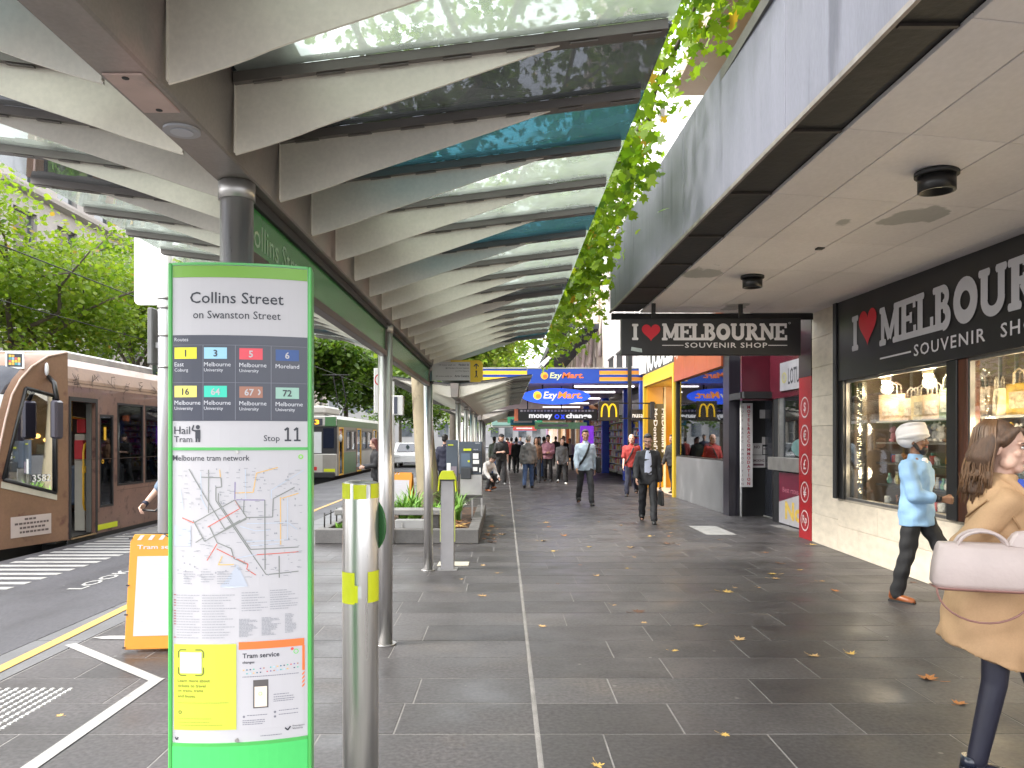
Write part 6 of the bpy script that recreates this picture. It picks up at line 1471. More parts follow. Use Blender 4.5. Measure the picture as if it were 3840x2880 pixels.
T2 = thing('green_tram', 'older green and white tram standing farther along the platform', 'tram', (-8, 36, 0))
GF = FR(-6.75, 31.7, rad(90)); grn = mat('tram_green', (.055, .15, .055), .35, 0, .08, 1); cream = mat('tram_cream', (.42, .41, .38), .4, 0, .06, 1); tgr = mat('tram_grey', (.24, .225, .20), .45, 0, .06, 2)
gw = [(1.9, 2.8, 1.1, 2.0), (3.0, 3.9, 1.1, 2.0), (5.6, 6.8, 1.1, 2.0), (7.0, 8.2, 1.1, 2.0), (10, 12, 1.1, 2.0)]; gd = [(.35, 1.25, .12, 2.1), (4.2, 5.3, .12, 2.1), (8.6, 9.7, .12, 2.1)]
wall_open(GF, 'side_panel', tgr, T2, 0, 14, .12, 2.12, gw+gd)
MB(GF).box(0, 14, -.01, .1, 2.121, 2.42).build('green_band', grn, T2); MB(GF).box(1.3, 4.1, -.008, .0, .15, 1.05).build('green_panel', grn, T2); MB(GF).box(5.5, 8.4, -.008, 0, .15, 1.05).build('cream_panel', cream, T2); MB(GF).box(4.0, 4.18, -.01, 0, .12, 2.1).build('purple_panel', mat('tram_purple', (.12, .06, .10), .5), T2)
b = MB(GF)
for p in ([(0, 2.421), (.15, 2.55), (.5, 2.62)],): 
    for i in range(2): b.add([(0, p[i][0], p[i][1]), (14, p[i][0], p[i][1]), (14, p[i+1][0], p[i+1][1]), (0, p[i+1][0], p[i+1][1])], [(0, 1, 2, 3)], 0, True)
b.build('roof_cove', cream, T2); MB(GF).box(0, 14, .5, 2.2, 2.5, 2.63).build('roof', tgr, T2)
MB(GF).box(.3, 3.2, .55, 2.1, 2.632, 2.98).build('roof_unit', cream, T2, bevel=.08)
for (a, c, e, f) in gw+gd:
    q = MB(GF); t = .06
    q.box(a, a+t, -.01, .05, e, f); q.box(c-t, c, -.01, .05, e, f); q.box(a+t, c-t, -.01, .05, e, e+t); q.box(a+t, c-t, -.01, .05, f-t, f)
    isd = (a, c, e, f) in gd; w = q.build('door' if isd else 'window', ytu if isd else black, T2); MB(GF).box(a+t, c-t, .02, .03, e+t, f-t).build('pane', tglass, w)
MB(GF).box(0, 14, .12, 2.5, .1, .14).build('floor', blackm, T2); MB(GF).box(0, 14, 2.5, 2.62, .12, 2.6).build('far_side', tgr, T2); MB(GF).box(.1, 14, .3, 2.4, -.3, .1).build('undercarriage', blackm, T2)
# its front
MB().box(-9.40, -6.75, 31.55, 31.699, .12, 1.02).build('front_panel', cream, T2, bevel=.03); MB().box(-9.40, -6.75, 31.58, 31.699, 1.021, 2.12).build('windscreen_surround', blackm, T2, bevel=.02)
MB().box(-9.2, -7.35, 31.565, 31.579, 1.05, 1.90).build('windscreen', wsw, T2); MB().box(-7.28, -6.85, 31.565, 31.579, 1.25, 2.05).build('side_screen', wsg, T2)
MB().box(-9.40, -6.75, 31.55, 31.699, 2.121, 2.55).build('front_brow', cream, T2, bevel=.04); MB().box(-8.9, -7.3, 31.535, 31.549, 2.16, 2.44).build('route_display', ink, T2); MB().box(-7.2, -6.76, 31.535, 31.549, 2.13, 2.5).build('green_brow', grn, T2)
b = MB(); b.text('Rt 3', -8.15, 31.53, 2.20, w=.72, h=.19, bold=.03); b.build('display_text', lampm('amber_led', (1, .42, .02), .6), T2)
MB().box(-7.3, -6.76, 31.54, 31.549, .14, .98).build('corner_panel', tgr, T2); MB().box(-7.25, -6.8, 31.53, 31.539, .30, .42).build('lime_strip', fl, T2); MB().box(-9.4, -6.8, 31.45, 31.549, .05, .28).build('bumper', blackm, T2, bevel=.03)
for x in (-8.3, -7.75): MB().box(x, x+.22, 31.53, 31.549, .36, .50).build('headlight' if x < -8 else 'tail_light', lampm('head_glow', (1, .95, .9), .8) if x < -8 else mat('lamp_red', (.5, .02, .02), .3), T2)
b = MB(GF); b.tube([(5, 1.3, 2.65), (6.3, 1.3, 3.4), (5.2, 1.3, 4.6)], .03, 6); b.tube([(5, .9, 2.65), (6.3, .9, 3.4), (5.2, .9, 4.6)], .03, 6); b.tube([(5.2, .5, 4.62), (5.2, 1.8, 4.62)], .03, 6); b.build('pantograph', blackm, T2)
b = MB(GF); b.ell((.1, -.12, 1.65), (.05, .08, .16), 8, 6); b.build('mirror', cream, T2)
ow = MB()
for x in (-8.1, -11.3): ow.tube([(x, -2, 4.75), (x, 30, 4.72), (x, 90, 4.7)], .012, 4)
tag(ow.build('overhead_wire', blackm), 'thin black tram wires running above the tracks', 'wire')
for x in (-8.80, -7.37, -12.0, -10.57): struct(MB().box(x-.035, x+.035, -3, 120, -.30, -.292).build('tram_rail', steel_d))
struct(MB().box(-400, -13.6, -3, 200, -.5, -.14).build('far_pavement', gst))
# white car beyond
CR = thing('white_car', 'white car on the road beyond the green tram', 'car', (-5.5, 46, 0))
b = MB(); b.prism([(44.2, .25), (44.2, .75), (45.1, .88), (45.8, 1.38), (47.6, 1.42), (48.4, .95), (48.6, .9), (48.6, .25)], 'x', -6.4, -4.7); b.build('body', mat('car_white', (.75, .75, .75), .25, 0, .02, 2, coat=.5), CR, bevel=.06)
MB().hexa([(-6.2, 45.05, .9), (-4.9, 45.05, .9), (-4.9, 45.09, .92), (-6.2, 45.09, .92)], [(-6.1, 45.7, 1.36), (-5.0, 45.7, 1.36), (-5.0, 45.75, 1.36), (-6.1, 45.75, 1.36)]).build('windscreen', wsg, CR)
for x in (-6.3, -4.82):
    for yy in (45, 47.7): MB().tube([(x-.1, yy, .05), (x+.1, yy, .05)], .34, 16).build('wheel', rubber, CR)
for x in (-6.2, -5.05): MB().box(x, x+.3, 44.15, 44.2, .6, .72).build('headlight', white, CR)

# ------------------------------------------------------------------ BUILDINGS across the street and at the end
LB = [('cream classical office building with tall windows behind the left trees', 7, 33, 17, (.52, .43, .35), 2.7), ('grey stone building behind the green tram', 33.4, 58, 16, (.34, .32, .31), 3.4),
      ('pale building far along the left side of the street', 58.4, 95, 18, (.55, .50, .44), 4.0)]
for i, (lab, a, c, h, cc, stp) in enumerate(LB):
    q = thing('street_building', lab, 'building', (-24, (a+c)/2, 0)); ws = []
    yy = a+1
    while yy < c-stp*.6:
        for z in (1.0, 5.2, 9.2, 13.2, 17): 
            if z+2.6 < h: ws.append((yy, yy+stp*.52, z, z+2.7))
        yy += stp
    fm = mat('far_wall_%d' % i, cc, .7, 0, .1, .8, fine=.05)
    facade(q, -21.5, a, c, -.2, h, fm, steel_d, ws, depth=-9)
    for z in (4.3, 8.6, 12.6, h-.5): MB().prism([(-21.5, z), (-21.15, z+.12), (-21.1, z+.28), (-21.5, z+.3)], 'y', a, c).build('cornice', mat('far_cornice_%d' % i, tuple(v*1.12 for v in cc), .7, 0, .08, 1), q)
for i, (x0, x1, yy, h, cc, lab) in enumerate(((-30, -8, 130, 22, (.22, .22, .22), 'grey tower block closing the left end of the street'), (-7, 9, 170, 14, (.28, .28, .29), 'pale building at the far end of the street'), (10, 40, 140, 30, (.5, .45, .4), 'tan block at the far right end of the street'))):
    q = thing('end_building', lab, 'building', ((x0+x1)/2, yy, 0)); MB().box(x0, x1, yy, yy+15, 0, h).build('wall', mat('end_wall_%d' % i, cc, .7, 0, .1, .3), q)
    for z in range(2, int(h)-2, 4):
        for x in np.arange(x0+1, x1-2, 3): MB().box(x, x+1.7, yy-.05, yy, z, z+2.2).build('window', wpane, q)
# ------------------------------------------------------------------ TREES
rng = np.random.default_rng(5)
LF = np.array(LEAF[:1]+LEAF[2:17:1]+[])  # lobed outline
LF = np.array([(0, -.5), (.28, -.32), (.25, -.08), (.56, -.04), (.36, .1), (.44, .34), (.18, .26), (0, .62), (-.18, .26), (-.44, .34), (-.36, .1), (-.56, -.04), (-.25, -.08), (-.28, -.32)])
QF = np.array([(0, -.5), (.42, -.1), (.32, .3), (0, .6), (-.32, .3), (-.42, -.1)])
def leaves(name, P, size, m, par, shape=LF, up=.55, tint=None):
    n = len(P)
    nrm = rng.normal(size=(n, 3)); nrm[:, 2] = np.abs(nrm[:, 2])+up; nrm /= np.linalg.norm(nrm, axis=1)[:, None]
    a = rng.normal(size=(n, 3)); u = np.cross(nrm, a); u /= np.linalg.norm(u, axis=1)[:, None]; w = np.cross(nrm, u)
    s = size*rng.uniform(.6, 1.2, n)
    k = len(shape)
    bend = (shape[:, 0]**2)*rng.uniform(-.2, .5, n)[:, None]+(shape[:, 1]**2)*rng.uniform(-.5, .2, n)[:, None]
    v = P[:, None, :]+s[:, None, None]*(shape[None, :, 0, None]*u[:, None, :]+shape[None, :, 1, None]*w[:, None, :]+bend[:, :, None]*nrm[:, None, :])
    me = bpy.data.meshes.new(name); me.vertices.add(n*k); me.vertices.foreach_set('co', v.reshape(-1).astype(np.float32))
    me.loops.add(n*k); me.loops.foreach_set('vertex_index', np.arange(n*k, dtype=np.int32))
    me.polygons.add(n); me.polygons.foreach_set('loop_start', np.arange(0, n*k, k, dtype=np.int32)); me.polygons.foreach_set('loop_total', np.full(n, k, dtype=np.int32))
    at = me.attributes.new('tint', 'FLOAT', 'POINT'); t = tint if tint is not None else rng.random(n)
    at.data.foreach_set('value', np.repeat(t, k).astype(np.float32))
    me.materials.append(m); me.update(calc_edges=True); me.validate()
    o = bpy.data.objects.new(name, me); C.objects.link(o); attach(o, par)
    return o
leaf_near = leafmat('plane_leaf_near', (.085, .18, .012), (.25, .35, .022), (.42, .26, .03), .5)
leaf_far = leafmat('plane_leaf_far', (.105, .20, .022), (.27, .34, .05), (.38, .24, .07), .5)
leaf_dk = leafmat('plane_leaf_deep', (.05, .115, .016), (.125, .20, .026), (.24, .19, .04), .4)
bark = mat('plane_bark', (.30, .25, .17), .8, 0, .18, 3.5, .5, col2=(.10, .075, .05), c2s=4.2, c2t=.54, st=(1, 1, .55))
barkd = mat('grey_bark', (.13, .11, .09), .85, 0, .2, 4, .3)
def limb(b, p, q, r0, r1, wob=.08, n=6):
    p, q = V(p), V(q); pts = []; rs = []
    for i in range(n+1):
        t = i/n; o = V((R.uniform(-1, 1), R.uniform(-1, 1), R.uniform(-.5, .5)))*wob*(q-p).length*math.sin(math.pi*t)
        pts.append(p.lerp(q, t)+o); rs.append(r0+(r1-r0)*t)
    b.tube(pts, rs, 7, cap=False); return pts
def tree(lab, base, h, fork, crown, nl, size, m, bm=barkd, r=.14, group=None, lean=(0, 0), keep=None, shape=QF, clump=.5, name='plane_tree', limbs=7):
    T = thing(name, lab, 'tree', base, group)
    b = MB(); bx, by, bz = base; top = (bx+lean[0], by+lean[1], fork)
    b.tube([base, (bx+lean[0]*.3, by+lean[1]*.3, bz+.3*(fork-bz)), (bx+lean[0]*.55, by+lean[1]*.7, bz+.65*(fork-bz)), top], [r*1.25, r*1.02, r*.92, r*.8], 12, cap=False)
    cx, cy, cz, rx, ry, rz = crown; cl = []
    for i in range(limbs):
        a = 2*math.pi*(i+R.random()*.6)/limbs; e = R.uniform(.0, .75)
        q = (cx+rx*.72*math.cos(a)*math.cos(e), cy+ry*.72*math.sin(a)*math.cos(e), cz+rz*.8*math.sin(e)-rz*.15)
        pts = limb(b, top, q, r*.55, r*.12)
        for k in range(4):
            s_ = pts[2+k] if 2+k < len(pts) else pts[-1]
            d = V((R.gauss(0, 1), R.gauss(0, 1), R.gauss(.2, .7))).normalized()*R.uniform(.35, .7)*min(rx, rz); e2 = s_+d
            tw = limb(b, s_, e2, r*.16, r*.05, .06, 4)
            cl += [tuple(p) for p in tw[1:]]
    nc = max(14, nl//260)
    while len(cl) < nc*1.6:
        g = rng.normal(size=3); g /= np.linalg.norm(g); g *= rng.uniform(.45, 1)**.5
        cl.append((cx+rx*g[0], cy+ry*g[1], cz+rz*g[2]))
    b.build('trunk', bm, T)
    cl = np.array(cl); w = rng.uniform(.2, 1.6, len(cl)); w /= w.sum()
    idx = rng.choice(len(cl), nl, p=w)
    P = cl[idx]+rng.normal(size=(nl, 3))*np.array([clump, clump, clump*.55])
    ct = rng.uniform(-.22, .22, len(cl))
    tint = np.clip(rng.beta(2.2, 2.2, nl)*.9+ct[idx], 0, 1)
    if keep is not None: k = keep(P); P, tint = P[k], tint[k]
    leaves('crown', P, size, m, T, shape, tint=tint)
    return T
def keep_near(P):
    x, y, z = P[:, 0], P[:, 1], P[:, 2]
    a = (x > 1.45) & (z < 4.95) & (y < 12.8)          # the awning
    c = (np.abs(x+.94) < 1.7) & (z < 3.25)            # the shelter glass
    d = (x > 3.3) | ((x > 1.5) & (y > 26.5) & (z < 4.5)); e = (z < 3.0) | (y > 26)
    # the branch over the gap ends short of the building
    return ~(a | c | d | e)
tree('tall mottled plane tree leaning in the planter by the ticket machine', (-1.36, 14.6, .1), 11, 4.4, (-.2, 11.5, 6.9, 3.4, 6.5, 2.2), 6500, .16, leaf_near, bark, .185, lean=(-.40, .1), keep=keep_near, shape=LF, clump=.42, limbs=10)
# the low bough that hangs between the shelter and the awning
BO = thing('tree_bough', 'low leafy plane bough hanging in the gap between shelter and awning', 'tree branch', (.9, 10, 4.5))
b = MB(); tips = []
for (p, q) in (((-1.7, 14.5, 4.3), (.9, 11.5, 4.3)), ((.9, 11.5, 4.3), (1.25, 8.5, 4.6)), ((.9, 11.5, 4.3), (1.1, 13.6, 3.9)), ((1.25, 8.5, 4.6), (1.6, 6.2, 5.3)), ((.2, 12.5, 4.3), (.95, 10.0, 3.8)), ((1.25, 8.5, 4.6), (.9, 7.2, 4.1)), ((1.6, 6.2, 5.3), (1.9, 5.4, 5.5)), ((.9, 11.5, 4.3), (1.25, 10.6, 3.95)), ((1.1, 13.6, 3.9), (1.0, 15.8, 3.6))):
    pts = limb(b, p, q, .03, .012, .05, 6); tips += [tuple(x) for x in pts[1:]]
b.build('twig', barkd, BO)
tips = np.array(tips); idx = rng.integers(0, len(tips), 5600); P = tips[idx]+rng.normal(size=(5600, 3))*np.array([.30, .60, .28]); k = keep_near(P) & (P[:, 0] > .25)
leaves('foliage', P[k], .125, leaf_near, BO, LF, up=.2, tint=np.clip(rng.beta(2, 2, k.sum())+rng.uniform(-.1, .1, len(tips))[idx][k], 0, 1))
# tree beside the camera, its crown above the glass
tree('plane tree rising beside the platform whose crown covers the near glass roof', (-3.0, -1.5, 0), 10, 4.2, (.2, 3.2, 7.2, 3.2, 5.0, 1.9), 3600, .17, leaf_near, bark, .2, keep=keep_near, shape=LF, clump=.5)
TL = [((-14.6, 15.5), 4.4, (-13.6, 16.5, 6.6, 3.6, 3.6, 3.4), 'leafy plane tree at the far left edge behind the brown tram'),
      ((-14.4, 23.0), 4.0, (-13.2, 23, 7.0, 4.0, 4.0, 3.8), 'leafy plane tree with forked trunk above the brown tram cab'),
      ((-14.2, 30.5), 4.0, (-12.6, 30, 7.2, 4.2, 4.0, 3.8), 'plane tree with thin branches just left of the traffic pole'),
      ((-14.5, 38.5), 4.2, (-13.0, 38, 8.5, 4.2, 4.6, 4.2), 'plane tree farther along behind the totem on the left')]
for (bx, f_, cr_, lab) in TL:
    tree(lab, (bx[0], bx[1], -.14), 11, f_, cr_, 13000, .15, leaf_far, barkd, .15, clump=.55)
for (bx, cr_, lab, n_) in (((-13.5, 50), (-10.5, 50, 7.0, 4.6, 4.5, 3.6), 'plane tree in the leafy mass behind the green tram, nearest', 9000), ((-12.5, 62), (-8.0, 62, 7.6, 5.2, 5, 4.2), 'plane tree in the leafy mass behind the green tram, second', 9000),
                           ((-12, 78), (-7, 78, 9, 6, 6, 5), 'dark plane tree deep in the street behind the trams', 8000), ((-3.2, 64), (-1.0, 60, 8.6, 3.8, 6, 2.8), 'plane tree over the far footpath beyond the shelters', 8000),
                           ((-2.6, 40), (-.6, 39, 8.2, 2.8, 4.0, 2.4), 'plane tree over the third shelter', 6000), ((-3, 95), (-.5, 95, 9, 5, 6, 4.5), 'far plane tree near the end of the street', 6000), ((-9, 84), (-9, 84, 4.6, 4, 4, 4.2), 'low bushy street tree straight behind the green tram', 5000), ((-4.5, 104), (-4.5, 104, 5, 4.5, 4, 4.5), 'bushy tree closing the road beyond the white car', 5000), ((-13, 98), (-13, 98, 6, 6, 4, 6), 'dense tree at the far left end of the road', 5000)):
    tree(lab, (bx[0], bx[1], -.14), 11, 4.6, cr_, n_, .30, leaf_dk if bx[0] < -8 else leaf_far, barkd, .2, clump=.7)
# leaves that have dropped on the glass roof
for i in range(34):
    x_ = R.choice([-1, 1])*R.uniform(.2, 1.4); yy = R.uniform(1.2, 9.5)
    leaf_at(SX+x_, yy, R.uniform(.05, .11), R.choice(['brown', 'tan', 'brown', 'orange']), .5, 'dead leaf lying on top of the shelter glass', 'dead leaves on the shelter glass')
    C.objects[-1].location.z = ztop(SX+x_)+.038
# ------------------------------------------------------------------ PEOPLE
remesh = []
def vox(o, size, it=3, wr=0.):
    remesh.append((o, size, it, wr)); return o
skins = {'fair': (.52, .30, .22), 'light': (.56, .35, .27), 'tan': (.36, .19, .12), 'brown': (.22, .11, .065), 'pale': (.62, .40, .32)}
def skin(k): return mat('skin_'+k, skins[k], .5, 0, .08, 12, .03)
def cloth(name, c, **kw): return mat('cloth_'+name, c, kw.pop('rough', .8), 0, .12, 7, kw.pop('bump', .25), **kw)
TORSO = [(.86, .148, .108, .0), (.95, .166, .116, .008), (1.05, .150, .106, .0), (1.15, .142, .100, -.006), (1.28, .158, .114, -.008), (1.36, .168, .112, .0), (1.41, .150, .098, .008), (1.46, .098, .078, .014), (1.51, .064, .062, .014)]
def tor(z):
    for a, b_ in zip(TORSO[:-1], TORSO[1:]):
        if z <= b_[0]:
            t = max(0, (z-a[0])/(b_[0]-a[0])); return tuple(a[i]+(b_[i]-a[i])*t for i in (1, 2, 3))
    return TORSO[-1][1:]
def person(label, loc, rot, H=1.75, sex='m', pose=None, skin_k='fair', top=None, bot=None, shoe='black', hair=None, v=.014, face=False, group=None, extra=None):
    """one figure facing -Y before turning: continuous body mesh, clothes, shoes and hair as its children"""
    P = dict(lt=20, lk=8, rt=-16, rk=14, la=(-14, 6, 14, 2), ra=(16, 6, 18, 2), lean=2, yaw=0, pitch=4); P.update(pose or {})
    s = H/1.75; T = thing('person', label, 'person', loc, group, rot, local=True)
    fw = .93 if sex == 'f' else 1.0
    J = {}
    for sd, sg in (('l', 1), ('r', -1)):
        a, k = rad(P[sd+'t']), rad(P[sd+'k']); ab = rad(P.get(sd+'b', 2))
        hip = V((sg*.085, 0, .92)); d1 = V((sg*math.sin(ab), -math.sin(a)*math.cos(ab), -math.cos(a)*math.cos(ab))); kn = hip+d1*.43
        d2 = V((sg*math.sin(ab)*.3, -math.sin(a-k), -math.cos(a-k))).normalized(); an = kn+d2*.42
        J[sd] = (hip, kn, an, a-k)
    dz = -min(J['l'][2].z, J['r'][2].z)+.075
    up = V((0, 0, dz)); piv = Matrix.Translation((0, 0, .95+dz)) @ Matrix.Rotation(rad(P['lean']), 4, 'X') @ Matrix.Translation((0, 0, -.95))
    S4 = Matrix.Scale(s, 4)
    body = MB(S4)
    A = {}
    for sd, sg in (('l', 1), ('r', -1)):
        f, ab, el, ab2 = P[sd+'a']; sh = V((sg*.170*fw, .008, 1.388))
        d = V((sg*math.sin(rad(ab)), -math.sin(rad(f))*math.cos(rad(ab)), -math.cos(rad(f))*math.cos(rad(ab)))); eb = sh+d*.285
        g = rad(f+el); e = V((sg*math.sin(rad(ab2)), -math.sin(g)*math.cos(rad(ab2)), -math.cos(g)*math.cos(rad(ab2)))); wr = eb+e*.25
        A[sd] = [piv @ sh, piv @ eb, piv @ wr, (piv.to_3x3() @ e).normalized(), sg]
    # legs, torso, neck
    for sd in 'lr':
        hip, kn, an, an_a = J[sd]
        body.chain([hip+up, kn+up, an+up], [.075, .052, .036], 10)
        body.chain([an+up+V((0, .03, -.035)), an+up+V((0, -.13, -.052))], [.032, .026], 8)
    body.M = S4 @ piv
    body.loft([(0, yo, z, rx*fw*.95, ry*.95) for z, rx, ry, yo in TORSO], 18)
    body.cap((-.14*fw, .008, 1.385), (.14*fw, .008, 1.385), .050, .050); body.cap((0, .014, 1.44), (0, -.006, 1.585), .058, .052)
    body.M = S4
    for sd in 'lr':
        sh, eb, wr, e, sg = A[sd]
        body.chain([sh, eb, wr], [.048, .039, .027], 10)
        # hand: palm, four fingers of different length, thumb off the side
        lat = e.cross(V((1, 0, 0))).normalized() if abs(e.x) < .9 else V((0, 1, 0)); lat = (lat+V((0, .0001, 0))).normalized(); nrm = e.cross(lat).normalized()
        inward = V((-sg, 0, 0)); inn = (inward-e*inward.dot(e)); inn = inn.normalized() if inn.length > .1 else nrm
        lat = e.cross(inn).normalized()
        pk = wr+e*.085
        for q in (-.024, .0, .024): body.cap(wr+e*.018+lat*q*.7, pk+lat*q, .016, .015, 8)
        for q, L in zip((-.030, -.010, .010, .030), (.070, .080, .075, .058)):
            p0 = pk+lat*q; c = P.get(sd+'curl', .5); p1 = p0+(e*(1-.3*c)+inn*.5*c).normalized()*L*.5; p2 = p1+(e*(1-.9*c)+inn*1.1*c).normalized()*L*.5
            body.chain([p0, p1, p2], [.0095, .0085, .007], 6)
        fwd = -1 if (lat.dot(V((0, -1, 0))) < 0) else 1
        t0 = wr+e*.03+lat*fwd*.026; body.chain([t0, t0+e*.035+lat*fwd*.022+inn*.012, t0+e*.065+lat*fwd*.024+inn*.024], [.013, .0105, .008], 6)
    # head
    HM = S4 @ piv @ Matrix.Translation((0, -.002, 1.535)) @ Matrix.Rotation(rad(P['yaw']), 4, 'Z') @ Matrix.Rotation(rad(P['pitch']), 4, 'X') @ Matrix.Scale(1.05, 4)
    body.M = HM; k = .95 if sex == 'f' else 1
    body.ell((0, .012, .150), (.073*k, .093, .085), 16, 12); body.ell((0, -.030, .085), (.058*k, .062, .078), 14, 10); body.ell((0, -.062, .022), (.030, .028, .024), 10, 6)
    body.cap((0, -.088, .128), (0, -.106, .092), .010, .0145, 8); body.ell((-.012, -.094, .088), (.010, .012, .009), 6, 5); body.ell((.012, -.094, .088), (.010, .012, .009), 6, 5)
    for sg in (-1, 1):
        body.ell((sg*.074*k, .010, .108), (.010, .020, .032), 8, 6); body.ell((sg*.034, -.066, .092), (.024, .022, .022), 8, 6); body.cap((sg*.012, -.088, .142), (sg*.046, -.074, .142), .010, .009, 6)
        body.ell((sg*.046, -.03, .045), (.022, .04, .03), 8, 6)
    body.ell((0, -.086, .058), (.022, .014, .012), 8, 6)
    bo = body.build('body', skin(skin_k), T); vox(bo, min(v, .011) if not face else .0062, 3 if not face else 2)
    if face:
        for sg in (-1, 1):
            e_ = MB(HM).ell((sg*.031, -.0835, .122), (.0125, .008, .0075), 10, 8).build('eye', mat('eye_white', (.6, .58, .55), .2), T); MB(HM).ell((sg*.031, -.0905, .122), (.0055, .003, .0058), 8, 6).build('iris', mat('iris', (.03, .018, .012), .15), e_)
            b = MB(HM); b.tube([(sg*.014, -.096, .140), (sg*.032, -.093, .1455), (sg*.050, -.080, .140)], [.0035, .0042, .002], 6); b.build('eyebrow', mat('brow_dark', (.03, .018, .012), .8), T)
            b = MB(HM); b.tube([(sg*.018, -.090, .1285), (sg*.031, -.0945, .131), (sg*.045, -.083, .1285)], .0022, 5); b.build('eyelid_line', mat('brow_dark', (.03, .018, .012), .8), T)
        b = MB(HM); b.tube([(-.022, -.090, .057), (-.008, -.100, .0605), (.008, -.100, .0605), (.022, -.090, .057)], [.002, .0048, .0048, .002], 8); b.tube([(-.018, -.091, .053), (0, -.099, .050), (.018, -.091, .053)], [.002, .0055, .002], 8); b.build('mouth', mat('lips', (.40, .12, .11), .4), T)
    # clothes
    if top:
        m_ = top['m']; inf = top.get('inf', .016); hem = top.get('hem', .86); g = MB(S4 @ piv); zs = sorted({hem}|{z for z, *_ in TORSO if z > hem+.02 and z < 1.50}); rings = []
        fl_ = top.get('flare', 0.)
        for z in zs:
            rx, ry, yo = tor(max(z, .86)); q = fl_*max(0, 1.12-z)
            rings.append((0, yo+q*top.get('back', .0), z, rx*fw+inf+q, ry+inf+q*.8))
        g.loft(rings, 22, 0, .92); g.cap((-.135*fw, .008, 1.388), (.135*fw, .008, 1.388), .054+inf*.6, .054+inf*.6); g.cap((-.05, .010, 1.435), (.05, .010, 1.435), .062, .062)
        if top.get('collar', 1): g.loft([(0, .012, 1.45, .085, .082), (0, .008, 1.50, .066, .066), (0, .006, 1.525, .064, .064)], 14)
        if top.get('hood'): g.ell((0, .085, 1.47), (.11, .07, .075), 12, 8)
        g.M = S4
        for sd in 'lr':
            sh, eb, wr, e, sg = A[sd]; f = top.get('sleeve', 1.0)
            if f >= 1: g.chain([sh, eb, wr-e*.02], [.050+inf*.75, .043+inf*.9, .033+inf*.7], 12)
            elif f > .5: g.chain([sh, eb, eb+(wr-eb)*(f-.5)*2], [.052+inf, .043+inf, .040+inf*.7], 12)
            else: g.chain([sh, sh+(eb-sh)*f*2], [.052+inf, .048+inf], 12)
        vox(g.build(top.get('name', 'shirt'), m_, T), v*.9 if face else v, 2, top.get('wr', .010))
        if 'front' in top:
            fm_, w_, zl = top['front']; q = MB(S4 @ piv); N = 8; zz = [zl+(1.47-zl)*i/9 for i in range(10)]; pts = []
            for i, z in enumerate(zz):
                rx, ry, yo = tor(max(z, .87)); X_ = w_*(.92, .96, 1, 1, .98, .94, .88, .78, .64, .45)[i]
                for j in range(N+1):
                    x = -X_+2*X_*j/N; pts.append((x, yo-(ry+inf+.006)*math.sqrt(max(.05, 1-(x/(rx*fw+inf))**2))*(1 if z < 1.42 else .95), z))
            q.add(pts, [(i*(N+1)+j, i*(N+1)+j+1, (i+1)*(N+1)+j+1, (i+1)*(N+1)+j) for i in range(9) for j in range(N)], 0, True)
            fo = q.build('shirt_front', fm_, T); sm = fo.modifiers.new('Solidify', 'SOLIDIFY'); sm.thickness = .008
    if bot:
        g = MB(S4); inf = bot.get('inf', .016); short = bot.get('len', 1)
        g.M = S4 @ Matrix.Translation(up); g.loft([(0, 0, .86, .150, .105+inf*.6), (0, .005, .93, .160*1.0+inf*.4, .115+inf*.6), (0, 0, 1.02, .150+inf*.3, .105+inf*.5), (0, 0, 1.06, .146+inf*.2, .102+inf*.4)], 18); g.M = S4
        for sd in 'lr':
            hip, kn, an, _ = J[sd]; hip, kn, an = hip+up, kn+up, an+up
            g.chain([hip, kn, kn+(an-kn)*(short if short < 1 else .96)], [.078+inf, .056+inf, .044+inf+bot.get('flare', 0)], 12)
        vox(g.build('trousers', bot['m'], T), v*.9 if face else v, 2, bot.get('wr', .009))
    if shoe:
        sm_ = shoe if not isinstance(shoe, str) else {'black': mat('shoe_black', (.015, .015, .016), .35), 'brown': mat('shoe_brown', (.27, .08, .025), .35, 0, .15, 9), 'white': mat('shoe_white', (.7, .7, .68), .5), 'grey': mat('shoe_grey', (.2, .2, .2), .6)}[shoe]
        for sd in 'lr':
            hip, kn, an, a = J[sd]; an = an+up; tilt = max(-.75, min(.35, -a*.75)); lift = an.z-.075
            if lift < .012: tilt = 0
            FM = S4 @ Matrix.Translation(an) @ Matrix.Rotation(-tilt, 4, 'X')
            g = MB(FM); g.tube([(0, .075, -.03), (0, .055, -.028), (0, 0, -.022), (0, -.07, -.034), (0, -.13, -.045), (0, -.175, -.052), (0, -.19, -.056)], [.012, .036, .042, .043, .045, .036, .012], 12, 0, True, .85)
            g.tube([(0, .03, -.02), (0, .025, .035)], [.045, .042], 12); so = g.build('shoe', sm_, T)
            g = MB(FM); pts = [(-.03, .07), (-.042, .0), (-.047, -.12), (-.03, -.185), (.03, -.185), (.047, -.12), (.042, 0), (.03, .07)]; g.prism([(p[0], p[1]) for p in pts], 'z', -.075, -.055); g.build('sole', bot.get('sole', rubber) if bot else rubber, so)
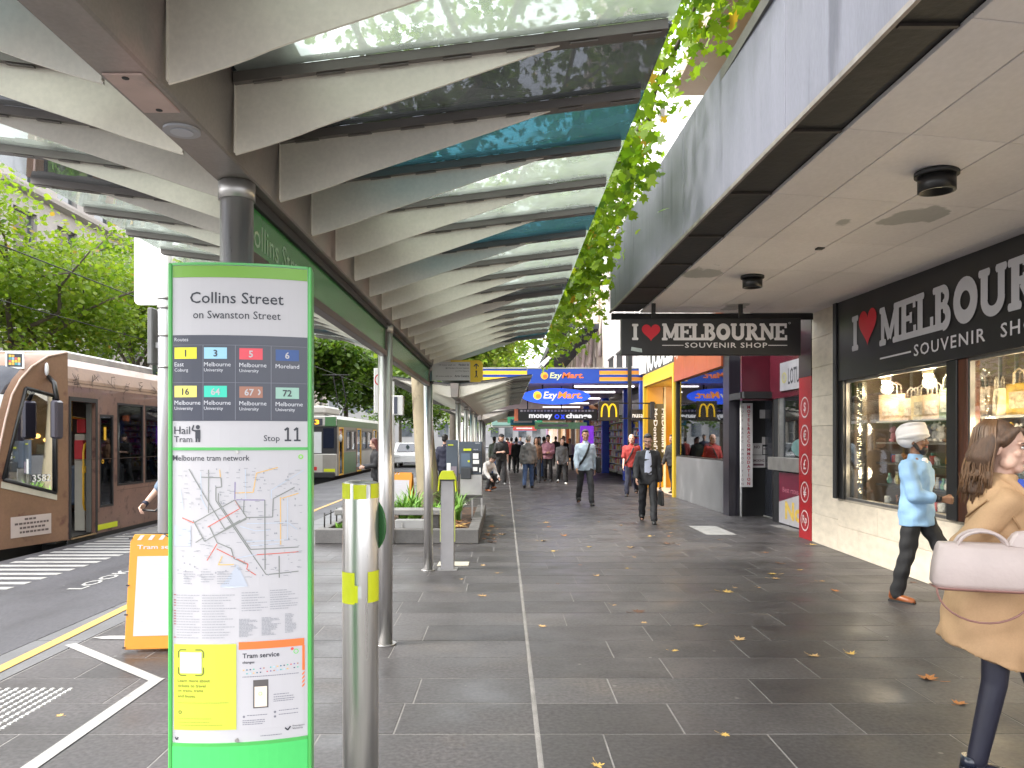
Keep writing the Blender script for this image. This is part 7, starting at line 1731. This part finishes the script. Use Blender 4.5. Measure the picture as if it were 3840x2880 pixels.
    if hair:
        hm = hair['m']; g = MB(HM); st = hair.get('st', 'short')
        if st == 'short': g.ell((0, .030, .165), (.081*k, .090, .082), 16, 10); g.ell((0, .055, .11), (.074, .06, .07), 12, 8); g.ell((0, -.03, .212), (.062, .055, .028), 12, 6)
        if st == 'bun': g.ell((0, .026, .162), (.080, .092, .083), 16, 10); g.ell((0, .11, .14), (.05, .05, .05), 10, 8); g.ell((0, .05, .09), (.07, .055, .06), 10, 8)
        if st == 'long': g.ell((0, .028, .162), (.084, .094, .085), 16, 10); g.chain([(-.055, .03, .13), (-.072, .03, .0), (-.07, .03, -.10)], [.04, .04, .03]); g.chain([(.055, .03, .13), (.072, .03, 0), (.07, .03, -.10)], [.04, .04, .03]); g.chain([(0, .07, .12), (0, .085, -.02), (0, .08, -.12)], [.06, .06, .045])
        if st == 'cap': g.ell((0, .012, .178), (.084, .102, .070), 16, 10); g.tube([(0, -.06, .17), (0, -.13, .158)], [.07, .05], 12, 0, True, .16)
        if st == 'fringe': g.ell((0, .05, .12), (.078, .065, .06), 14, 8)
        vox(g.build('cap' if st == 'cap' else 'hair', hm, T), .009 if face else .012, 2, .004 if st != 'cap' else 0)
    T['_s'] = s
    return T, dict(S4=S4, piv=piv, HM=HM, A=A, J=J, up=up)
hair_bk = mat('hair_black', (.012, .010, .010), .55, 0, .3, 30, .4, st=(3, 3, .5)); hair_br = mat('hair_brown', (.075, .038, .02), .5, 0, .35, 26, .5, st=(3, 3, .4)); hair_gr = mat('hair_grey', (.25, .24, .23), .6, 0, .3, 25, .3)
c_black = cloth('black', (.014, .014, .016)); c_char = cloth('charcoal', (.03, .03, .034)); c_navy = cloth('navy', (.02, .022, .045)); c_denim = cloth('denim', (.035, .065, .15)); c_grey = cloth('grey_wool', (.15, .145, .145)); c_lblue = cloth('light_blue', (.46, .55, .66), rough=.7)
# 1 man in the white turban
sk_shirt = cloth('sky_shirt', (.24, .41, .63), rough=.65, bump=.15)
T, q = person('bearded man in white turban and sky blue shirt walking past the shop window', (4.08, 7.78, 0), rad(38), 1.70, 'm',
              dict(lt=30, lk=6, rt=-7, rk=7, rb=3, ra=(16, 6, 62, -42), la=(-14, 10, 16, 6), yaw=14, lean=-1, pitch=-2, rcurl=.9, lcurl=.8), 'brown',
              dict(m=sk_shirt, inf=.034, hem=.80, sleeve=.80, flare=.05, wr=.011, name='shirt'), dict(m=c_black, inf=.022, wr=.012), 'brown', None, .012, True)
b = MB(q['HM']); tw = mat('turban_white', (.72, .70, .70), .75, 0, .04, 8, .25, st=(1, 1, 3))
b.ell((0, .026, .196), (.132, .148, .108), 20, 14); b.ell((0, .06, .15), (.112, .11, .10), 14, 10)
for k_ in range(5):
    z = .150+.028*k_; sg = 1 if k_ % 2 else -1
    b.tube([(.128*math.sin(t_)*(1.02-.05*k_), .024-(.144-.008*k_)*math.cos(t_), z+.035*sg*math.sin(t_)*.6+.018*math.cos(t_)) for t_ in np.linspace(-2.6, 2.6, 18)], [.012]*18, 8)
vox(b.build('turban', tw, T), .009, 1)
b = MB(q['HM']); b.ell((0, -.052, .030), (.056, .052, .036), 12, 8); b.ell((0, -.068, .005), (.038, .034, .030), 12, 8); b.chain([(-.060, .0, .085), (-.054, -.03, .04)], [.018, .022]); b.chain([(.060, .0, .085), (.054, -.03, .04)], [.018, .022]); b.cap((-.022, -.094, .070), (.022, -.094, .070), .008, .008, 8)
vox(b.build('beard', hair_bk, T), .007, 1, .003)
e = q['A']['r']; b = MB(q['S4']); b.tube([tuple(e[2]-e[3]*.055), tuple(e[2]-e[3]*.005)], [.036, .034], 14); b.build('wristband', mat('band_black', (.015, .015, .018), .4), T)
b = MB(q['S4'] @ q['piv']); b.ell((0, -.088, 1.455), (.04, .03, .035), 10, 8); b.build('undershirt', white, T)
# 2 woman in the tan coat
coatm = mat('coat_tan', (.42, .26, .14), .8, 0, .05, 6, .12, fine=.04); coat_d = mat('coat_lining', (.34, .20, .10), .8)
tights = mat('tights_navy', (.014, .014, .028), .5, 0, .08, 20)
WL = (2.37, 3.80, 0); wr_ = rad(72)
T, q = person('woman in camel coat and dark tights striding past at the right edge', WL, wr_, 1.67, 'f',
              dict(rt=-3, rk=8, lt=26, lk=10, ra=(-40, 4, 132, -8), la=(10, 6, 40, 0), yaw=-28, lean=3, pitch=1, rcurl=.8, rb=0), 'light', None,
              dict(m=tights, inf=.004, wr=0), mat('shoe_navy', (.012, .015, .03), .25, 0, .1, 9, coat=.3), None, .010, True)
S4, piv, HM = q['S4'], q['piv'], q['HM']
b = MB(S4 @ piv)
rg = [(0, .035, .56, .225, .205), (0, .03, .76, .218, .195), (0, .022, .95, .205, .178), (0, .015, 1.10, .180, .150), (0, .0, 1.25, .176, .142), (0, .004, 1.36, .182, .135), (0, .010, 1.42, .165, .108), (0, .014, 1.47, .118, .088), (0, .012, 1.52, .075, .074)]
b.loft(rg, 28, 0, .9); b.cap((-.15, .008, 1.40), (.15, .008, 1.40), .064, .064); b.M = S4
for sd in 'lr':
    sh, eb, wrp, e, sg = q['A'][sd]; b.chain([sh, eb, wrp-e*.015], [.072, .064, .052], 14)
co = b.build('coat', coatm, T)
for v_ in co.data.vertices:      # the hem kicks up at the back
    if v_.co.z < 1.0: v_.co.z += (1.0-v_.co.z)*.42*(v_.co.y+.10)*1.6
vox(co, .010, 3, .013)
b = MB(S4 @ piv); b.loft([(0, -.045, .62, .12, .155), (0, -.04, .85, .12, .155), (0, -.03, 1.10, .09, .13), (0, -.025, 1.30, .075, .125), (0, -.02, 1.44, .05, .085)], 16); b.build('dress', c_black, T)
b = MB(S4 @ piv); b.chain([(-.055, -.07, 1.48), (-.06, -.125, 1.36), (-.05, -.155, 1.18)], [.03, .034, .03]); b.chain([(.055, -.07, 1.48), (.06, -.125, 1.36), (.05, -.155, 1.2)], [.03, .034, .03]); vox(b.build('scarf', mat('scarf_blue', (.03, .07, .38), .7, 0, .3, 14, .3), T), .010, 2)
b = MB(S4 @ piv)      # collar and lapels
b.tube([(-.05, -.13, 1.30), (-.095, -.10, 1.40), (-.085, .0, 1.50), (0, .085, 1.505), (.085, .0, 1.50), (.095, -.10, 1.40), (.05, -.13, 1.30)], [.020, .034, .036, .036, .036, .034, .020], 10, 0, True, .6); vox(b.build('collar', coatm, T), .009, 2)
b = MB(S4 @ piv); b.tube([(-.06, .16, 1.30), (-.17, .10, 1.395), (-.195, .02, 1.37), (-.20, -.04, 1.27)], .006, 6); b.build('coat_seam', coat_d, T)
# hair to the shoulders, lighter at the ends
b = MB(HM); b.ell((0, .036, .165), (.090, .104, .088), 18, 12)
for a in range(-80, 81, 20):
    sx_, cy_ = math.sin(rad(a)), math.cos(rad(a)); w1 = R.uniform(-.012, .012)
    b.chain([(sx_*.070, .02+cy_*.07, .16), (sx_*.092+w1, .03+cy_*.098, .06), (sx_*.084-w1, .035+cy_*.10, -.02), (sx_*.096+w1, .035+cy_*.118, -.10)], [.036, .038, .034, .022])
b.cap((-.05, -.06, .205), (-.078, -.01, .15), .018, .024); b.cap((.05, -.06, .205), (.078, -.01, .15), .018, .024)
vox(b.build('hair', hair_br, T), .008, 2, .006)
b = MB(HM)
for k_ in range(34):
    a = rad(-92+184*k_/33); x, y_ = math.sin(a), math.cos(a); w1 = R.uniform(-.014, .014); L_ = R.uniform(.10, .17)
    b.tube([(x*.088, .03+y_*.094, .05), (x*.104+w1, .033+y_*.116, -.02), (x*.098-w1, .034+y_*.122, -.07), (x*.104+w1, .034+y_*.128, -L_)], [.010, .014, .012, .003], 6)
b.build('hair_ends', mat('hair_honey', (.105, .056, .028), .5, 0, .35, 24, .4, st=(3, 3, .4)), T)
b = MB(HM)
for k_ in range(170):
    a = R.uniform(-1.75, 1.75); x, y_ = math.sin(a), math.cos(a); w1 = R.uniform(-.016, .016); o_ = R.uniform(1.0, 1.07); L_ = R.uniform(.02, .16)
    b.tube([(x*.045*o_, .036+y_*.05*o_, .252), (x*.086*o_, .036+y_*.094*o_, .205), (x*.102*o_, .03+y_*.108*o_, .12), (x*.112*o_+w1, .034+y_*.124*o_, .02), (x*.112*o_-w1, .036+y_*.132*o_, -.05), (x*.118*o_+w1, .036+y_*.138*o_, -L_)], [.0018, .0026, .003, .003, .0026, .001], 4)
b.build('hair_strands', mat('hair_strand', (.13, .068, .032), .42, 0, .5, 9), T)['kind'] = 'stuff'
# shoe laces
# handbag on her forearm
CW = Matrix.Translation(WL) @ Matrix.Rotation(wr_, 4, 'Z')
CB = CW @ Matrix.Translation((0, .20, 0))
HB = thing('handbag', 'pale pink leather handbag with strap hanging from the forearm of the woman in the coat', 'handbag', tuple(CW @ V((-.29, -.08, .95))))
bagm = mat('bag_pink', (.46, .375, .355), .42, 0, .06, 6, .22); bagd = mat('bag_edge', (.25, .12, .10), .4, 0, .1, 8)
b = MB(CB); b.loft([(-.305, -.07, .945, .055, .185), (-.305, -.07, .965, .068, .205), (-.305, -.07, 1.05, .066, .198), (-.302, -.07, 1.13, .052, .182), (-.30, -.07, 1.15, .03, .175)], 28, 0, .36); b.build('bag_body', bagm, HB, bevel=.004)
b = MB(CB); b.loft([(-.305, -.07, .936, .052, .18), (-.305, -.07, .95, .07, .207)], 28, 0, .36); b.build('base_trim', bagd, HB)
b = MB(CB); b.hexa([(-.345, -.27, 1.12), (-.265, -.27, 1.12), (-.265, -.16, 1.14), (-.345, -.16, 1.14)], [(-.33, -.265, 1.215), (-.28, -.265, 1.215), (-.28, -.20, 1.205), (-.33, -.20, 1.205)]); b.build('flap', bagm, HB, bevel=.01)
b = MB(CB)
for x in (-.335, -.27): b.tube([(x, -.07+.10*math.cos(t_), 1.13+.075*math.sin(t_)) for t_ in np.linspace(0, math.pi, 12)], .008, 8)
b.build('handle', bagm, HB)
b = MB(CB); b.tube([(-.36, -.07+.19*math.cos(t_), .95-.15*math.sin(t_)) for t_ in np.linspace(0, math.pi, 16)], .005, 6); b.build('strap', bagd, HB)
# 3 man in the dark suit, with a briefcase
suit = cloth('suit', (.020, .021, .025), rough=.7); ltb = cloth('pale_shirt', (.52, .56, .70), rough=.6, bump=.1)
T, q = person('man in dark suit and open-collared pale shirt walking with head down', (2.78, 15.25, 0), rad(-8), 1.73, 'm', dict(lt=24, lk=8, rt=-18, rk=12, ra=(12, 12, 30, 0), la=(-4, 10, 10, 4), pitch=16, yaw=-6), 'fair',
              dict(m=suit, inf=.03, hem=.80, sleeve=1, flare=.04, front=(ltb, .072, 1.0), name='jacket'), dict(m=suit, inf=.022), 'black', dict(m=hair_bk), .013, True)
h = Matrix.Translation((2.78, 15.25, 0)) @ Matrix.Rotation(rad(-8), 4, 'Z') @ q['S4'] @ V(q['A']['l'][2]+q['A']['l'][3]*.11)
BC = thing('briefcase', 'slim black briefcase carried by the man in the dark suit', 'bag', tuple(h)); x, yy, z = h
b = MB(); b.hexa([(x-.03, yy-.17, z-.36), (x+.04, yy-.17, z-.36), (x+.04, yy+.17, z-.36), (x-.03, yy+.17, z-.36)], [(x-.02, yy-.16, z-.07), (x+.03, yy-.16, z-.07), (x+.03, yy+.16, z-.07), (x-.02, yy+.16, z-.07)]); b.build('case', mat('case_black', (.014, .014, .015), .35), BC, bevel=.015)
b = MB(); b.tube([(x, yy-.06, z-.075), (x, yy-.05, z-.01), (x, yy+.05, z-.01), (x, yy+.06, z-.075)], .009, 6); b.build('handle', blackm, BC)
def cross_strap(q, T_, m_, sg, w=.022):
    """strap from one shoulder across the chest to the other hip, and round the back"""
    f = [(.085, .02, 1.475), (.080, -.075, 1.455), (.055, -.135, 1.38), (.015, -.172, 1.27), (-.05, -.170, 1.14), (-.115, -.150, 1.03), (-.175, -.085, .96), (-.205, .0, .94), (-.165, .10, .98), (-.07, .155, 1.12), (.02, .16, 1.28), (.075, .11, 1.41), (.085, .02, 1.475)]
    b = MB(q['S4'] @ q['piv']); b.tube([(sg*x, y_, z) for x, y_, z in f], w, 6, 0, True, .4); return b.build('strap', m_, T_)
# 4 bald man in the red shirt
red_s = cloth('red_shirt', (.34, .035, .03))
T, q = person('bald man in red short-sleeved shirt with a black shoulder strap', (3.62, 22.4, 0), rad(-14), 1.78, 'm', dict(lt=-20, lk=18, rt=26, rk=8), 'pale', dict(m=red_s, inf=.035, hem=.86, sleeve=.42), dict(m=c_navy, inf=.02), 'black', None, .016, True)
cross_strap(q, T, c_black, 1)
# 5 man in light blue shirt with cross strap
T, q = person('tall man in light blue shirt with black strap across his chest', (1.99, 19.4, 0), rad(4), 1.86, 'm', dict(lt=24, lk=10, rt=-18, rk=14, ra=(14, 9, 20, 4), la=(-14, 9, 14, 6)), 'tan', dict(m=c_lblue, inf=.03, hem=.84, sleeve=1), dict(m=c_char, inf=.02), 'black', dict(m=hair_bk), .015, True)
cross_strap(q, T, c_black, 1, .026)
h = (1.99+.34, 19.5, .98); SBG = thing('shoulder_bag', 'black shoulder bag at the hip of the man in light blue', 'bag', h); b = MB(); b.box(h[0]-.07, h[0]+.05, 19.38, 19.62, .78, 1.18); b.build('bag_body', c_black, SBG, bevel=.03)
# 6.. walkers farther back
T, q = person('woman in grey cardigan with black wide trousers and white sneakers', (2.06, 28.3, 0), rad(6), 1.64, 'f', dict(lt=20, lk=8, rt=-16, rk=14, ra=(12, 6, 30, 4), la=(4, 6, 24, 2)), 'light', dict(m=cloth('cardigan', (.08, .08, .085)), inf=.035, hem=.78, sleeve=1, flare=.1), dict(m=c_black, inf=.035, flare=.015, len=.86), 'white', dict(m=hair_bk, st='bun'), .018)
T, q = person('man in pink shirt looking down at his phone with folded forearms', (1.66, 30, 0), rad(0), 1.74, 'm', dict(lt=8, rt=-6, ra=(10, 6, 80, -30), la=(10, 6, 80, -30), pitch=18), 'tan', dict(m=cloth('pink_shirt', (.42, .20, .25)), inf=.03, hem=.86, sleeve=.95), dict(m=c_black, inf=.02), 'black', dict(m=hair_bk), .018)
T, q = person('man in grey hooded jacket and blue jeans walking away', (.78, 25.8, 0), rad(180-8), 1.72, 'm', dict(lt=-12, lk=14, rt=14, rk=8, la=(-8, 9, 14, 4), ra=(8, 9, 14, 4)), 'fair', dict(m=c_grey, inf=.045, hem=.82, sleeve=1, hood=1), dict(m=c_denim, inf=.024), 'black', dict(m=hair_gr), .017)
T, q = person('man in black T-shirt and black cap with arm across his chest', (-.12, 27.8, 0), rad(10), 1.76, 'm', dict(lt=8, rt=-8, ra=(18, 12, 85, -50), la=(2, 9, 14, 2)), 'light', dict(m=c_black, inf=.035, hem=.82, sleeve=.45), dict(m=c_char, inf=.035), 'grey', dict(m=c_black, st='cap'), .018)
T, q = person('woman in brown top behind the man in the grey jacket', (1.18, 29.2, 0), rad(0), 1.66, 'f', dict(lt=14, rt=-10), 'tan', dict(m=cloth('brown_top', (.22, .12, .07)), inf=.02, hem=.9, sleeve=.9), dict(m=c_char, inf=.03), 'black', dict(m=hair_bk, st='long'), .02)
T, q = person('person in white top crouching beside the ticket machine', (-.62, 24.5, 0), rad(40), 1.66, 'f', dict(lt=96, lk=118, rt=88, rk=112, lean=34, ra=(50, 6, 30, -6), la=(54, 6, 30, -6), pitch=20), 'light', dict(m=cloth('white_top', (.62, .60, .60)), inf=.03, hem=.86, sleeve=1), dict(m=c_char, inf=.025), 'brown', dict(m=hair_bk), .018)
fcols = [(cloth('far_a', (.30, .05, .05)), c_black), (cloth('far_b', (.05, .06, .10)), c_char), (cloth('far_c', (.50, .48, .46)), c_navy), (cloth('far_d', (.12, .14, .12)), c_denim), (c_black, c_black), (cloth('far_e', (.25, .20, .26)), c_char)]
far_l = [('red top and black trousers in the far crowd before the white awning', .35, 40), ('dark navy jacket in the far crowd left of the grey hooded man', -.10, 38), ('off-white top in the distant crowd below the money sign', 1.25, 44),
         ('dark green coat in the far crowd near the shelter posts', -.45, 34.5), ('black clothes far behind the woman in the cardigan', 2.7, 36), ('mauve top far down the middle of the footpath', .75, 48), ('red shirt far away under the awnings', .15, 55), ('black coat far away near the right shopfronts', 3.0, 46), ('navy coat at the very end of the footpath', .9, 60)]
far_l += [('grey hoodie among the far walkers, just right of the grey hooded man', 1.45, 33), ('cream jacket walking near the far blue pillar', 3.4, 41), ('black coat in the middle of the distant crowd', .55, 37), ('dark blue shirt beside the mauve top', 1.0, 50),
          ('red jumper near the distant shelter posts', -.3, 46), ('olive coat deep under the far awning', 2.2, 52), ('charcoal suit in the distance left of the cardigan woman', 1.75, 35), ('white shirt at the far end of the shelters', -.2, 52), ('plum top near the distant shopfronts', 2.9, 56), ('black tracksuit at the far vanishing end', .3, 66)]
for i, (lab, x, yy) in enumerate(far_l):
    a, c = fcols[[0, 1, 2, 3, 4, 5, 0, 4, 1, 3, 2, 4, 1, 0, 3, 1, 2, 5, 4][i]]
    person('person in '+lab, (x, yy, 0), rad(R.choice([0, 180, 8, 172])), R.uniform(1.62, 1.8), 'm', dict(lt=R.uniform(8, 20), rt=-R.uniform(6, 16)), R.choice(['light', 'tan', 'fair']), dict(m=a, inf=.03, sleeve=1), dict(m=c, inf=.022), 'black', dict(m=hair_bk), .028)
# people on the platform
T, q = person('woman with dark red hair holding a phone by the green tram', (-2.9, 17.8, 0), rad(-70), 1.60, 'f', dict(lt=4, lk=3, rt=-2, rk=3, ra=(14, 6, 72, -4), la=(14, 6, 70, -4), pitch=18), 'light', dict(m=c_char, inf=.025, hem=.80, sleeve=1), dict(m=c_black, inf=.012), 'black', dict(m=mat('hair_auburn', (.10, .022, .018), .5, 0, .3, 22, .3), st='long'), .016)
h = Matrix.Translation((-2.9, 17.8, 0)) @ Matrix.Rotation(rad(-70), 4, 'Z') @ q['S4'] @ V(q['A']['r'][2]+q['A']['r'][3]*.10)
PH = MB(Matrix.Translation(h+V((0, -.02, .04))) @ Matrix.Rotation(rad(-50), 4, 'X')).box(-.036, .036, -.005, .005, -.07, .07).build('phone', black, None, bevel=.004); tag(PH, 'black phone in the hands of the woman by the green tram', 'phone')
T, q = person('person in dark clothes half hidden behind the plane tree trunk', (-1.55, 20.4, 0), rad(165), 1.70, 'm', dict(lt=4, rt=-4), 'fair', dict(m=c_navy, inf=.035, hem=.8, sleeve=1), dict(m=c_black, inf=.022), 'black', dict(m=hair_bk), .018)
T, q = person('person in black jacket stepping out of the yellow portal', (5.05, 23.6, 0), rad(-50), 1.72, 'm', dict(lt=12, rt=-10), 'tan', dict(m=c_black, inf=.035, hem=.82, sleeve=1), dict(m=c_black, inf=.022), 'black', dict(m=hair_bk), .018)
# cyclist behind the pole
CX, CY = -3.82, 9.2
T, q = person('cyclist in grey trousers mostly hidden behind the pale pole', (CX, CY+.38, .0), rad(0), 1.76, 'm', dict(lt=52, lk=62, rt=40, rk=70, rb=14, lb=10, lean=17, ra=(48, 30, 22, 12), la=(48, 30, 22, 12), pitch=-10, rcurl=1.1, lcurl=1.1), 'light', dict(m=cloth('cyclist_top', (.10, .14, .20)), inf=.022, hem=.86, sleeve=.4), dict(m=cloth('cyclist_grey', (.16, .17, .17)), inf=.022), 'black', dict(m=hair_br), .012, True)
e = q['A']['r']; b = MB(q['S4']); b.tube([tuple(e[2]-e[3]*.04), tuple(e[2]+e[3]*.005)], .036, 12); b.build('wristband', c_navy, T)
hr = Matrix.Translation((CX, CY+.38, 0)) @ q['S4'] @ V(q['A']['r'][2]+q['A']['r'][3]*.09); hl = Matrix.Translation((CX, CY+.38, 0)) @ q['S4'] @ V(q['A']['l'][2]+q['A']['l'][3]*.09)

BK = thing('bicycle', 'black bicycle ridden by the cyclist behind the pole', 'bicycle', (CX, CY, 0))
for yy in (CY-.30, CY+.78):
    w = MB().tube([(CX, yy+.33*math.cos(t_), .34+.33*math.sin(t_)) for t_ in np.linspace(0, 2*math.pi, 33)], .018, 8, 0, False).build('wheel', rubber, BK)
    b = MB()
    for k_ in range(12): b.tube([(CX, yy, .34), (CX, yy+.32*math.cos(k_*.5236), .34+.32*math.sin(k_*.5236))], .002, 3)
    b.tube([(CX-.04, yy, .34), (CX+.04, yy, .34)], .02, 8); b.build('spokes', steel, w)
b = MB(); fr_ = [((CX, CY-.08, .88), (CX, CY+.42, .86)), ((CX, CY-.06, .78), (CX, CY+.32, .30)), ((CX, CY+.32, .30), (CX, CY+.44, .92)), ((CX, CY+.32, .30), (CX, CY+.78, .34)), ((CX, CY+.42, .84), (CX, CY+.78, .34)), ((CX, CY-.08, .95), (CX, CY-.30, .34))]
for p, q_ in fr_: b.tube([p, q_], .018, 8)
b.build('frame', mat('bike_black', (.02, .02, .022), .3), BK)
b = MB(); b.tube([tuple(hr), ((hr.x+CX)/2, hr.y-.03, hr.z-.01), (CX, CY-.06, .97), ((hl.x+CX)/2, hl.y-.03, hl.z-.01), tuple(hl)], .013, 8); b.build('handlebar', black, BK)
b = MB(); b.tube([(CX, CY+.36, .93), (CX, CY+.56, .95)], [.03, .07], 10, 0, True, .5); b.build('saddle', blackm, BK)

# ------------------------------------------------------------------ voxel pass: every figure and garment becomes one skin
for o, sz_, it, wr in remesh:
    md = o.modifiers.new('Remesh', 'REMESH'); md.mode = 'VOXEL'; md.voxel_size = sz_; md.use_smooth_shade = True
    sm = o.modifiers.new('Smooth', 'SMOOTH'); sm.factor = .5; sm.iterations = it
bpy.context.view_layer.update()
dg = bpy.context.evaluated_depsgraph_get()
done = [(o, bpy.data.meshes.new_from_object(o.evaluated_get(dg)), wr) for o, sz_, it, wr in remesh]
for o, me, wr in done:
    o.modifiers.clear(); old = o.data; o.data = me; me.name = old.name
    if wr:      # soft folds
        n_ = len(me.vertices); co = np.empty(n_*3, np.float32); me.vertices.foreach_get('co', co); co = co.reshape(-1, 3); no = np.empty(n_*3, np.float32); me.vertices.foreach_get('normal', no); no = no.reshape(-1, 3)
        ph = R.uniform(0, 6); f = np.sin(co[:, 2]*46+np.sin(co[:, 0]*17+ph)*1.9+co[:, 1]*11+ph)*.5+np.sin(co[:, 2]*21-co[:, 0]*30+np.sin(co[:, 1]*13)*2+ph)*.6+np.sin(co[:, 0]*60+co[:, 2]*9+ph)*.25
        co += no*(f*wr*.62)[:, None]; me.vertices.foreach_set('co', co.reshape(-1)); me.update()

# ------------------------------------------------------------------ printed words: one object per block of print
def split_print(o, k=.55):
    me = o.data; n = len(me.vertices); par = list(range(n))
    def find(a):
        while par[a] != a: par[a] = par[par[a]]; a = par[a]
        return a
    for p in me.polygons:
        vs_ = list(p.vertices)
        for q in vs_[1:]: par[find(q)] = find(vs_[0])
    isl = {}
    for i in range(n): isl.setdefault(find(i), []).append(i)
    if len(isl) < 2 or len(isl) > 400: return
    co = np.array([v.co[:] for v in me.vertices]); ids = list(isl); bb = [(co[isl[i]].min(0), co[isl[i]].max(0)) for i in ids]
    hz_ = sorted(b[1][2]-b[0][2] for b in bb)[len(bb)//2]; gap = max(hz_, .004)*k; m = len(ids); g = list(range(m))
    def f2(a):
        while g[a] != a: a = g[a]
        return a
    for i in range(m):
        for j in range(i):
            if all(bb[i][0][c] <= bb[j][1][c]+gap and bb[j][0][c] <= bb[i][1][c]+gap for c in range(3)): g[f2(i)] = f2(j)
    grp = {}
    for i in range(m): grp.setdefault(f2(i), []).append(ids[i])
    if len(grp) < 2: return
    own = {}
    for gi, (r, l_) in enumerate(grp.items()):
        for i in l_:
            for v in isl[i]: own[v] = gi
    fl_ = [[] for _ in grp]
    for p in me.polygons: fl_[own[p.vertices[0]]].append(tuple(p.vertices))
    for gi, fs in enumerate(fl_):
        used = sorted({v for f in fs for v in f}); ix = {v: i for i, v in enumerate(used)}
        nm = bpy.data.meshes.new(me.name); nm.from_pydata([tuple(co[v]) for v in used], [], [tuple(ix[v] for v in f) for f in fs])
        for q in me.materials: nm.materials.append(q)
        if gi == 0: o.data = nm
        else:
            c = o.copy(); c.data = nm; C.objects.link(c)
for o in list(C.objects):
    if o.type == 'MESH' and len(o.data.materials) == 1 and o.get('kind') != 'stuff' and any(w in o.name for w in ('lettering', 'map_line', 'map_water', 'notice_print', 'white_print', 'white_mark', 'print', 'orange_border', 'green_ring')):
        split_print(o)
